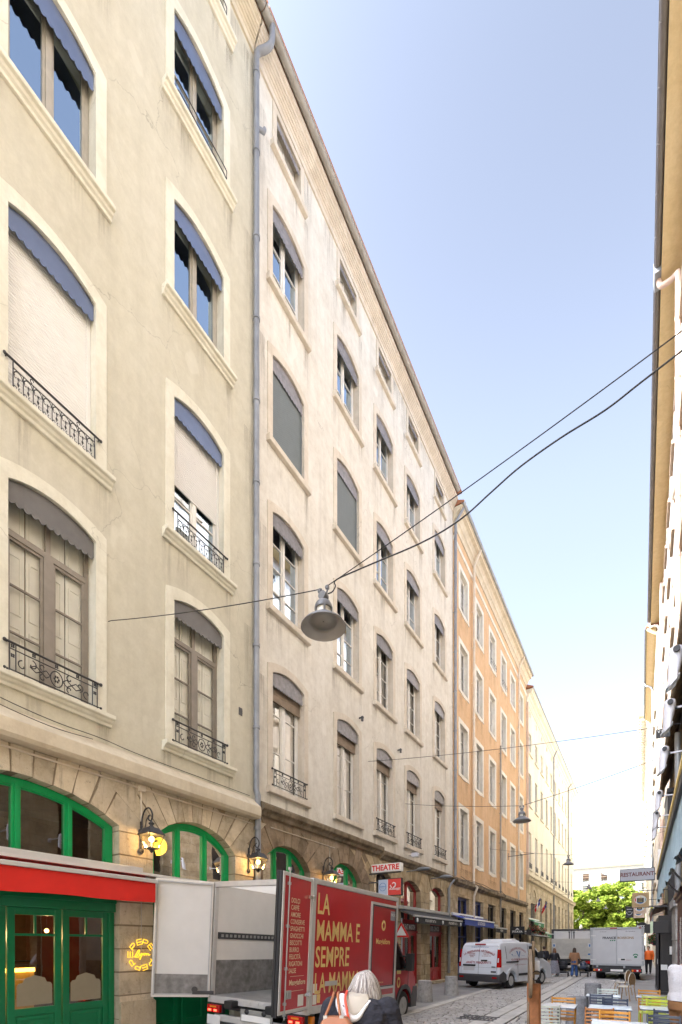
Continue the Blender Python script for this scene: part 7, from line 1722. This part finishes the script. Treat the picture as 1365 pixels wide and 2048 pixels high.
for a in ((-1.05, -.38, 11.98, 12.52, 'pale blue-white table between the mint chair and a navy chair'), (-.82, -.14, 9.80, 10.38, 'pale blue-white table in the middle, before the navy chair facing us'), (-1.60, -1.02, 9.56, 10.20, 'pale table at the left with the orange armchair behind it'),
          (-.62, .10, 7.72, 8.36, 'pale blue-white table in front, cut by the bottom edge'), (-.09, .42, 12.30, 12.82, 'pale table at the back right before the rear orange chair'), (-.02, .50, 10.1, 10.66, 'pale table at the right between the lime chair and a navy chair')): table(*a)
# bistro chairs of cane
M['cane'] = paint('brown_cane_weave', (.33, .20, .09), .55, var=.35, scale=26, bmp=.4); M['cane_white'] = paint('cream_seat_weave', (.62, .57, .46), .55, var=.12, scale=30)
def bistro(x, y, label):
    t = thing('bistro_chair', label, 'chair', (x, y, 0), R(62), 'cane bistro chairs')
    MB().lathe([(.0, .44), (.19, .44), (.205, .455), (.205, .475), (.19, .485), (0, .485)], (0, .2, 0), 20).build('seat', 'cane_white', t, world=False)
    o = [(.20 * math.cos(a), .68 + .25 * math.sin(a)) for a in [-.6 + (math.pi + 1.2) * k / 18 for k in range(19)]]
    MB().prism(o, -.035, -.02, 'y').build('backrest', 'cane', t, world=False)
    MB().tube([(p[0] * 1.02, -.028, p[1]) for p in o], .015, 8).build('back_frame', 'cane_white', t, world=False)
    for s in (-1, 1):
        MB().tube([(s * .19, -.07, 0), (s * .17, .0, .45), (s * .165, -.03, .56)], .016, 8).build('leg', 'cane', t, world=False)
        MB().tube([(s * .17, .42, 0), (s * .15, .36, .45)], .016, 8).tube([(s * .15, .36, .30), (s * .10, .34, .40), (s * .0, .37, .43)], .008, 5).build('leg', 'cane', t, world=False)
bistro(-.42, 20.6, 'cane bistro chair, farther of the pair, facing the street'); bistro(-.28, 18.7, 'cane bistro chair, nearer of the pair, by the slab edge')
def bollard(x, y, label, m='granite', r0=.262, r1=.215, h=.70):
    tag(MB().lathe([(r0, 0), (r1 + .004, h - .022)], (x, y, 0), 36, caps=False).lathe([(r1 + .004, h - .022), (r1 - .012, h)], (x, y, 0), 36, caps=False).lathe([(r1 - .012, h), (.005, h + .003)], (x, y, 0), 36, caps=False).build('bollard', m), label, 'bollard', 'granite bollards')
bollard(-5.95, 17.3, 'pale granite bollard on the left kerb, nearer the white van'); bollard(-6.02, 14.9, 'pale granite bollard on the left kerb, beside the red lorry nose')
bollard(-1.24, 16.5, 'dark granite bollard on the right, behind the mint chair', 'granite_dark', .25, .215); bollard(-1.22, 12.1, 'dark granite bollard beside the left terrace table', 'granite_dark', .25, .215)
# rusty menu stand
M['rust'] = paint('rusty_steel', (.30, .12, .045), .7, var=.4, scale=9, bmp=.3); M['board_wood'] = paint('weathered_brown_board', (.15, .105, .062), .65, var=.3, scale=7)
ms = thing('menu_stand', 'rusty steel menu stand with a tall oval wooden board and a slat', 'menu stand', (-1.03, 5.86, 0), R(31))
MB().box(-.075, .028, -.05, .05, 0, 1.445).build('post', 'rust', ms, world=False, bevel=.006); MB().box(.034, .082, .03, .12, 0, 1.44).build('post', 'rust', ms, world=False, bevel=.006); MB().box(-.16, .16, -.14, .18, 0, .012).build('base_plate', 'rust', ms, world=False)
MB().box(-.03, -.004, -.01, .012, 1.445, 1.93).build('slat', 'board_wood', ms, world=False, bevel=.003)
ov = [(-.04 + .24 * math.sin(a) * (1 - .2 * math.cos(a)), 1.56 + .28 * math.cos(a)) for a in [2 * math.pi * k / 32 for k in range(32)]]
MB(Matrix.Translation((-.05, .02, 0)) @ Matrix.Rotation(R(72), 4, 'Z')).prism(ov, -.016, .016, 'y').build('oval_board', 'board_wood', ms, world=False, bevel=.004)
MB(Matrix.Translation((-.075, .01, 0)) @ Matrix.Rotation(R(70), 4, 'Z')).prism([(-.06, .98), (.02, .96), (.05, 1.1), (.02, 1.26), (-.04, 1.22)], -.01, .01, 'y').build('lower_board', 'board_wood', ms, world=False)
MB().box(.0, .065, .02, .05, 1.56, 1.70).build('menu_holder', 'frame_grey', ms, world=False, bevel=.004); MB().tube([(.01 + .05 * math.cos(a), -.02, 1.535 + .055 * math.sin(a)) for a in [k * math.pi / 9 for k in range(18)]], .006, 6, closed=True).build('cable_loop', 'cable', ms, world=False)
MB().box(-.01, .05, -.012, .03, 1.545, 1.585).build('peg', 'board_wood', ms, world=False)

# ================================================================== PEOPLE
def cloth(name, c, sc, st):
    m, t, b, o = base(name); v = coords(t, 'obj', (1, 1, 2.2)); f = noise(t, v, sc, 3, .5)
    t.links.new(ramp(t, noise(t, v, sc * 8, 4), [(.3, [x * .85 for x in c]), (.7, c)]), b.inputs['Base Color']); b.inputs['Roughness'].default_value = .95; bump(t, b, f, st, .06); return m
M['skin'] = paint('skin', (.50, .30, .21), .5, var=.05); M['hair_dark'] = paint('dark_brown_hair', (.055, .032, .02), .45, var=.4, scale=30); M['hair_auburn'] = paint('auburn_brown_hair', (.16, .075, .035), .45, var=.4, scale=30)
M['leather'] = paint('black_leather', (.022, .022, .026), .35, var=.3); M['skirt'] = paint('grey_patterned_skirt', (.24, .24, .27), .85, var=.45, scale=30); M['tan'] = paint('tan_suede_jacket', (.33, .17, .085), .85, var=.12)
M['denim'] = paint('blue_denim', (.045, .10, .26), .85, var=.2); M['coat_navy'] = cloth('navy_wool_coat', (.016, .017, .026), 7, .8); M['sweater'] = cloth('pale_grey_sweater', (.56, .55, .56), 4, .35); M['corduroy'] = paint('brown_trousers', (.20, .095, .035), .9, var=.15)
M['orange_vest'] = paint('fluorescent_orange_vest', (.85, .16, .02), .7, var=.05); M['dark_cloth'] = paint('black_cloth', (.02, .02, .024), .9); M['shoe_white'] = paint('white_trainers', (.7, .7, .68), .6); M['shoe_dark'] = paint('dark_shoes', (.03, .025, .022), .5)
M['hood'] = paint('beige_hood_lining', (.37, .335, .28), .9, var=.1); M['stripe'] = paint('white_striped_jersey', (.58, .58, .59), .9, var=.05); M['bag_tan'] = paint('tan_leather_bag', (.30, .11, .045), .5, var=.12); M['strap_red'] = paint('coral_red_strap', (.78, .07, .035), .6, var=.03)
def hair_mat():
    m, t, b, o = base('grey_streaked_hair'); g = t.nodes.new('ShaderNodeNewGeometry')
    cc = ramp(t, g.outputs['Random Per Island'], [(0, (.10, .085, .085)), (.35, (.20, .175, .16)), (.7, (.38, .345, .31)), (1, (.58, .56, .53))])
    t.links.new(cc, b.inputs['Base Color']); b.inputs['Roughness'].default_value = .42; return m
M['hair_grey'] = hair_mat()
def soft(mb, name, mat, parent, vox=.014, it=4):
    o = mb.build(name, mat, parent, world=False)
    r = o.modifiers.new('union', 'REMESH'); r.mode = 'VOXEL'; r.voxel_size = vox; r.use_smooth_shade = True
    s = o.modifiers.new('smooth', 'SMOOTH'); s.iterations = it; s.factor = .5
    return o
def ell(c, rx, ry, n=20, tilt=0): return [(c[0] + rx * math.cos(2 * math.pi * k / n), c[1] + ry * math.sin(2 * math.pi * k / n), c[2] + tilt * ry * math.sin(2 * math.pi * k / n)) for k in range(n)]
def limb(mb, pts, rs, n=10):
    mb.tube(pts, rs, n)
    for p, r in zip(pts, rs): mb.ball(p, r * .99, n=10, k=6)
def hand(mb, w, d, side, k=1.):
    """palm with four bent fingers and a side thumb; w wrist, d direction of the hand"""
    w = Vector(w); d = Vector(d).normalized(); x = d.cross(Vector((0, 0, 1))); x = x.normalized() if x.length > .1 else Vector((1, 0, 0)); nn = x.cross(d)
    mb.tube([w, w + d * .05 * k, w + d * .09 * k], [.024 * k, .034 * k, .032 * k], 8)
    for i, L in enumerate((.062, .074, .070, .054)):
        b0 = w + d * .085 * k + x * (i - 1.5) * .019 * k
        mb.tube([b0, b0 + d * L * .5 * k - nn * .006, b0 + d * L * .9 * k - nn * .024], [.0095 * k, .0088 * k, .007 * k], 6)
    b0 = w + d * .035 * k + x * side * .03 * k; mb.tube([b0, b0 + (d * .5 + x * side * .8).normalized() * .035 * k, b0 + (d * .8 + x * side * .5).normalized() * .062 * k], [.011 * k, .010 * k, .008 * k], 6)
def figure(label, loc, rz, H=1.68, lean=0., head=(0, .03), nod=0., arms=None, legs=None, top='leather', bottom=None, hem=.86, hz=0., skirt=None, shoes='shoe_dark', hair=None, hair_m='hair_dark', bulk=1., near=False):
    t = thing('person', label, 'person', loc, R(rz)); k = H / 1.68; P = lambda x, y, z: Vector((x * k, (y + lean * max(0, z - .9)) * k, z * k))
    arms = arms or {1: ((.25, .0, 1.12), (.26, .06, .88)), -1: ((-.25, .0, 1.12), (-.26, .06, .88))}
    legs = legs or {1: ((.10, .02, .50), (.10, -.03, .09)), -1: ((-.10, .0, .50), (-.10, .03, .09))}
    b = MB(); hc = P(head[0], head[1], 1.565 + hz)
    b.ball(hc, (.078 * k, .096 * k, .112 * k), n=16, k=12).ball(hc + Vector((0, .032, -.06)) * k, (.056 * k, .06 * k, .058 * k), n=12, k=8)
    b.ball(hc + Vector((0, .108, -.012)) * k, (.013 * k, .018 * k, .022 * k), n=8, k=6)
    for s in (-1, 1): b.ball(hc + Vector((s * .080, -.005, -.012)) * k, (.012 * k, .022 * k, .032 * k), n=8, k=6)
    b.tube([P(0, 0, 1.36), P(head[0] * .5, head[1] * .5, 1.45), hc - Vector((0, 0, .06 * k))], [.07 * k, .052 * k, .054 * k], 12)
    b.loft([ell(P(0, 0, z), rx * k, ry * k) for z, rx, ry in ((.88, .13, .10), (1.05, .12, .09), (1.25, .15, .10), (1.37, .13, .075), (1.40, .07, .06))], 0, True)
    for s in (-1, 1):
        e, w = (P(*q) for q in arms[s]); sh = P(s * .17, 0, 1.365); limb(b, [sh, e, w], [.045 * k, .036 * k, .026 * k]); hand(b, w, (w - e), -s, k)
        kn, an = (P(*q) for q in legs[s]); limb(b, [P(s * .085, 0, .90), kn, an], [.075 * k, .05 * k, .036 * k]); b.tube([an + Vector((0, -.05, -.05 * k)), an + Vector((0, .06, -.055 * k)), an + Vector((0, .14, -.065 * k))], [.035, .035, .026], 8)
    body = soft(b, 'body', 'skin', t, .008 if near else .012, 3)
    fm = MB()
    for s in (-1, 1): fm.ball(hc + Vector((s * .032, .088, .004)) * k, (.014 * k, .008 * k, .008 * k), n=8, k=6)
    fm.build('eyes', 'shoe_white', body, world=False)
    MB().ball(hc + Vector((0, .088, -.062)) * k, (.026 * k, .010 * k, .009 * k), n=8, k=6).build('mouth', 'red_text', body, world=False)
    c = MB(); bu = bulk
    prof = [(hem, .185 * bu, .135 * bu), (hem + .08, .18 * bu, .13 * bu), (1.05, .165 * bu, .122 * bu), (1.20, .185 * bu, .13 * bu), (1.32, .19 * bu, .12 * bu), (1.385, .155 * bu, .095 * bu), (1.42, .085, .078)]
    rings = []
    for z, rx, ry in prof: rings.append([tuple(q + Vector((.006 * math.sin(j * 2.3 + z * 31), .006 * math.cos(j * 1.7 + z * 23), 0))) for j, q in enumerate([Vector(v) for v in ell(P(0, 0, z), rx * k, ry * k, 24)])])
    c.loft(rings, 0, True)
    for s in (-1, 1):
        e, w = (P(*q) for q in arms[s]); limb(c, [P(s * .165 * bu, 0, 1.345), P(s * .165 * bu, 0, 1.345).lerp(e, .5), e, e.lerp(w, .5), e.lerp(w, .93)], [.075 * k * bu, .066 * k * bu, .056 * k * bu, .050 * k, .042 * k])
    soft(c, 'top', top, t, .008 if near else .014, 3)
    if bottom:
        c = MB(); c.loft([ell(P(0, -.01, z), rx * k * bu, ry * k * bu) for z, rx, ry in ((.80, .16, .125), (.90, .16, .125), (.97, .145, .11), (1.0, .14, .105))], 0, True)
        for s in (-1, 1):
            kn, an = (P(*q) for q in legs[s]); limb(c, [P(s * .085, 0, .88), kn, an.lerp(kn, .08)], [.10 * k * bu, .068 * k * bu, (.085 if bottom == 'denim' else .06) * k])
        soft(c, 'trousers', bottom, t, .014, 4)
    if skirt:
        rings = []
        for z, r in ((.99, .15), (.90, .19), (.6, .25), (.3, .30), (.20, .31)):
            rings.append([tuple(P((r + .014 * math.sin(j * 1.9 + 1) * (1 - z)) * math.cos(2 * math.pi * j / 40), r * .8 * math.sin(2 * math.pi * j / 40) + (.99 - z) * .10 * math.cos(2 * math.pi * j / 40), z)) for j in range(40)])
        MB().loft(rings, 0, True).build('skirt', skirt, t, world=False)
    sh = MB()
    for s in (-1, 1):
        an = P(*legs[s][1]); f_ = MB(); f_.loft([ell(an + Vector((0, y, -.055 * k)), rx, rz_) if False else [(an.x + rx * math.cos(a), an.y + y, max(an.z - .085 * k, 0) + rz_ * (1 + math.sin(a)) * .5) for a in [2 * math.pi * q / 12 for q in range(12)]] for y, rx, rz_ in ((-.085, .03, .06), (-.05, .042, .09), (.04, .046, .085), (.12, .045, .055), (.17, .03, .035))], 0, True); f_.build('shoe', shoes, t, world=False)
    if hair: hair(t, hc, k, hair_m)
    return t, hc, P
def long_hair(drop):
    def f(t, hc, k, m):
        h = MB(); h.ball(hc + Vector((0, -.018, .02)) * k, (.096 * k, .104 * k, .118 * k), n=16, k=10)
        h.loft([[(hc.x + rx * k * math.cos(a), hc.y + (yo + ry * math.sin(a)) * k, hc.z + z * k) for a in [2 * math.pi * q / 18 for q in range(18)]] for z, rx, ry, yo in ((.04, .092, .075, -.035), (-.08, .105, .07, -.045), (-.2, .12, .055, -.06), (-drop, .085, .03, -.075))], 0, True)
        soft(h, 'hair', m, t, .012, 3)
    return f
def short_hair(t, hc, k, m): soft(MB().ball(hc + Vector((0, -.016, .028)) * k, (.088 * k, .100 * k, .102 * k), n=16, k=10), 'hair', m, t, .010, 2)

push = {1: ((.26, .06, 1.10), (.20, .30, 1.02)), -1: ((-.26, .06, 1.10), (-.20, .30, 1.02))}
figure('woman in black leather jacket and long grey skirt, wavy brown hair, pushing a pram', (-4.22, 30.0, 0), 10, 1.64, arms=push, top='leather', skirt='skirt', hem=.95, shoes='shoe_white', hair=long_hair(.34), hair_m='hair_auburn', legs={1: ((.09, .08, .5), (.10, .12, .09)), -1: ((-.09, .0, .5), (-.09, -.16, .11))})
figure('woman in a tan jacket and flared blue jeans with long dark hair, pushing a buggy', (-3.22, 30.4, 0), 2, 1.66, arms={1: ((.25, .04, 1.10), (.28, .28, 1.0)), -1: ((-.25, .0, 1.1), (-.2, .22, 1.0))}, top='tan', bottom='denim', hem=.71, hair=long_hair(.22), hair_m='hair_dark', bulk=1.08, legs={1: ((.09, .06, .5), (.09, .10, .09)), -1: ((-.10, -.02, .5), (-.12, -.20, .12))})
figure('man in black with a backpack walking left of the woman in the grey skirt', (-5.0, 31.4, 0), 5, 1.74, top='dark_cloth', bottom='dark_cloth', hair=short_hair, bulk=1.1, lean=.1)
bpk = thing('backpack', 'black and grey backpack worn by the man in black', 'backpack', (-5.02, 31.17, 1.05), R(5)); MB().loft([[(x * w, y, z) for x, y in ((-1, .08), (-1, -.06), (-.7, -.12), (.7, -.12), (1, -.06), (1, .08))] for z, w in ((0, .15), (.1, .17), (.32, .16), (.42, .10))]).build('bag', 'leather', bpk, world=False, bevel=.03); MB().box(-.11, .11, -.15, -.11, .04, .2).build('pocket', 'slate_paint', bpk, world=False, bevel=.02)
figure('worker in an orange vest and dark trousers beside the drinks lorry', (.40, 36, 0), 170, 1.74, top='orange_vest', bottom='dark_cloth', hair=short_hair, bulk=1.15)
# man on the terrace at the right edge
figure('man in pale grey sweater and brown trousers standing at the right edge', (.53, 9.0, 0), -58, 1.86, arms={1: ((.37, .02, 1.11), (.27, .27, 1.22)), -1: ((-.25, .06, 1.10), (-.16, .30, 1.12))}, head=(0, .12), lean=.06, top='sweater', bottom='corduroy', hem=.93, hair=short_hair, hair_m='hair_dark', bulk=1.14, near=True)
# woman in the foreground, seen from behind, head bowed to the right
nt_, nh, NP = figure('woman seen from behind with grey streaked bob, navy coat and coral strap', (-1.80, 3.17, 0), 27, 1.76, lean=.08, head=(.03, .10), hz=-.075, arms={1: ((.27, .06, 1.10), (.20, .28, 1.02)), -1: ((-.27, .04, 1.10), (-.18, .26, .98))}, top='coat_navy', bottom='dark_cloth', hem=.62, hair=None, bulk=1.2, near=True)
hr = MB(); rd = random.Random(2)
hr.ball(nh + Vector((0, -.012, .022)), (.094, .110, .106), n=18, k=12)
for k in range(1300):
    a = rd.uniform(0, 2 * math.pi); front = math.sin(a) > .55
    if front and rd.random() < .75: continue
    top = nh + Vector((.018 + rd.uniform(-.012, .012), .005 + rd.uniform(-.04, .05), .128)); r1 = .099 + rd.uniform(-.004, .012); dn = rd.uniform(.09, .155) + .055 * math.cos(a)
    p1 = nh + Vector((.062 * math.cos(a), -.012 + .074 * math.sin(a), .104)); p2 = nh + Vector((r1 * math.cos(a), -.01 + (r1 + .012) * math.sin(a), .02)); p3 = nh + Vector(((r1 + .022) * math.cos(a + rd.uniform(-.16, .16)), -.014 + (r1 + .02) * math.sin(a), -dn * .55)); p4 = nh + Vector(((r1 + .006) * math.cos(a + rd.uniform(-.22, .22)), -.016 + (r1 + .0) * math.sin(a), -dn))
    hr.tube(curve_pts([top, p1, p2, p3, p4], 3), [.003] + [.0036] * 11 + [.0012], 4)
hr.build('hair', 'hair_grey', nt_, world=False)
hd = MB(); hd.loft([ell(NP(-.02, -.03, 1.455), .075, .05, 22, .3), ell(NP(-.03, -.055, 1.425), .105, .075, 22, .6), ell(NP(-.04, -.085, 1.375), .105, .075, 22, .6), ell(NP(-.05, -.105, 1.325), .075, .045, 22, .5), ell(NP(-.06, -.11, 1.29), .03, .02, 22, .4)], 0, True)
soft(hd, 'hood', 'hood', nt_, .008, 3)
jr = MB(); jr.tube(curve_pts([NP(-.125, -.02, 1.435), NP(-.135, -.075, 1.40), NP(-.115, -.125, 1.345), NP(-.065, -.15, 1.295), NP(-.01, -.145, 1.30), NP(.035, -.125, 1.36), NP(.075, -.07, 1.41)], 5), [.03, .034, .038, .040, .042, .044, .045, .045, .044, .043, .042, .040, .038, .036, .034, .032, .030, .028, .026, .024, .022, .02, .018, .016, .014, .013, .012, .012, .012, .012, .012], 10); soft(jr, 'hood_rim', 'stripe', nt_, .008, 2)
sj = MB()
for q in range(4): sj.tube([NP(-.165, -.075 - .012 * q, 1.405 - .026 * q), NP(-.135, -.125 - .010 * q, 1.395 - .026 * q), NP(-.105, -.158 - .006 * q, 1.375 - .024 * q)], .003, 5)
sj.build('stripes', 'coat_navy', nt_, world=False)
MB().tube(curve_pts([NP(-.095, -.02, 1.47), NP(-.10, -.12, 1.43), NP(-.085, -.185, 1.36), NP(-.06, -.196, 1.27), NP(.01, -.198, 1.15), NP(.10, -.19, .98), NP(.2, -.14, .84), NP(.26, .0, .80)], 5), .009, 8).build('bag_strap', 'strap_red', nt_, world=False)
MB().tube([NP(-.06, -.186, 1.215), NP(-.06, -.196, 1.216)], .018, 14).build('button', 'stripe', nt_, world=False)
bg_ = thing('handbag', 'tan leather handbag with two straps on the left shoulder of the grey-haired woman', 'handbag', (0, 0, 0))
bg_.location = (nt_.matrix_basis @ Vector((0, 0, 0)).to_4d()).to_3d(); bg_.rotation_euler.z = R(27)
MB().loft([[(x, y, z) for x, y in ((-.27 - g, -.16), (-.05 + g, -.16), (-.05 + g, -.27 - g), (-.27 - g, -.27 - g))] for z, g in ((1.06, .02), (1.18, .03), (1.32, .01), (1.38, -.03))]).build('bag', 'bag_tan', bg_, world=False, bevel=.02)
for x0, x1 in ((-.235, -.19), (-.12, -.155)): MB().tube(curve_pts([NP(x0, -.22, 1.30), NP((x0 + x1) / 2, -.19, 1.36), NP(x1, -.10, 1.435), NP(x1, .0, 1.455), NP(x1, .1, 1.36), NP(x1 - .01, .13, 1.2)], 5), .010, 8).build('strap', 'bag_tan', bg_, world=False)
for x0 in (-.235, -.12): MB().box(x0 - .014, x0 + .014, -.245, -.215, 1.35, 1.39).build('buckle', 'steel', bg_, world=False)
# prams
def pram(x, y, rz, label, cloth, bassinet=True):
    t = thing('pram', label, 'pram', (x, y, 0), R(rz), 'prams'); fm = MB()
    for s in (-1, 1):
        fm.tube([(s * .24, -.42, 1.02), (s * .25, -.10, .62), (s * .26, .45, .16)], .014, 6).tube([(s * .25, -.02, .58), (s * .27, -.30, .15)], .014, 6)
    fm.tube([(-.24, -.42, 1.02), (.24, -.42, 1.02)], .016, 8).tube([(-.27, -.3, .15), (.27, -.3, .15)], .012, 6); fm.build('frame', 'dark_metal', t, world=False)
    for sx, sy, r in ((-.28, -.30, .15), (.28, -.30, .15), (-.27, .46, .11), (.27, .46, .11)):
        T = Matrix.Translation((sx, sy, r)) @ Matrix.Rotation(math.pi / 2, 4, 'Y'); wq = MB().lathe([(r * .74, -.02), (r, -.018), (r, .018), (r * .74, .02), (r * .74, -.02)], n=20, T=T, caps=False).build('wheel', 'rubber', t, world=False)
        q = MB(T)
        for a in range(5): q.tube([(0, 0, 0), (r * .76 * math.cos(a * 1.2566), r * .76 * math.sin(a * 1.2566), 0)], .008, 4)
        q.build('spokes', 'steel', wq, world=False)
    MB().loft([[(x_ * w, y, z) for x_, z in ((-1, .62), (-.85, z0), (.85, z0), (1, .62))] for y, w, z0 in ((-.22, .17, .5), (-.1, .2, .42), (.35, .2, .42), (.5, .15, .5))]).build('carrycot', cloth, t, world=False, bevel=.02)
    hd = MB(); n = 10
    for i in range(7): pass
    hd.loft([[(.21 * math.cos(b) , -.02 + .26 * math.cos(a) * math.sin(b) * (-1), .62 + .27 * math.sin(a) * math.sin(b) + .0) for b in [math.pi * q / n for q in range(n + 1)]] for a in [.1 + 1.5 * q / 6 for q in range(7)]], 0, True, False, False); hd.build('canopy', cloth, t, world=False)
    MB().box(-.2, .2, -.2, .3, .2, .3).build('basket', 'black', t, world=False, bevel=.02)
pram(-3.84, 30.55, 2, 'black pram pushed by the woman in the grey skirt', 'dark_cloth'); pram(-2.80, 30.95, -6, 'buggy with a dark blue seat pushed by the woman in the tan jacket', 'navy_paint')
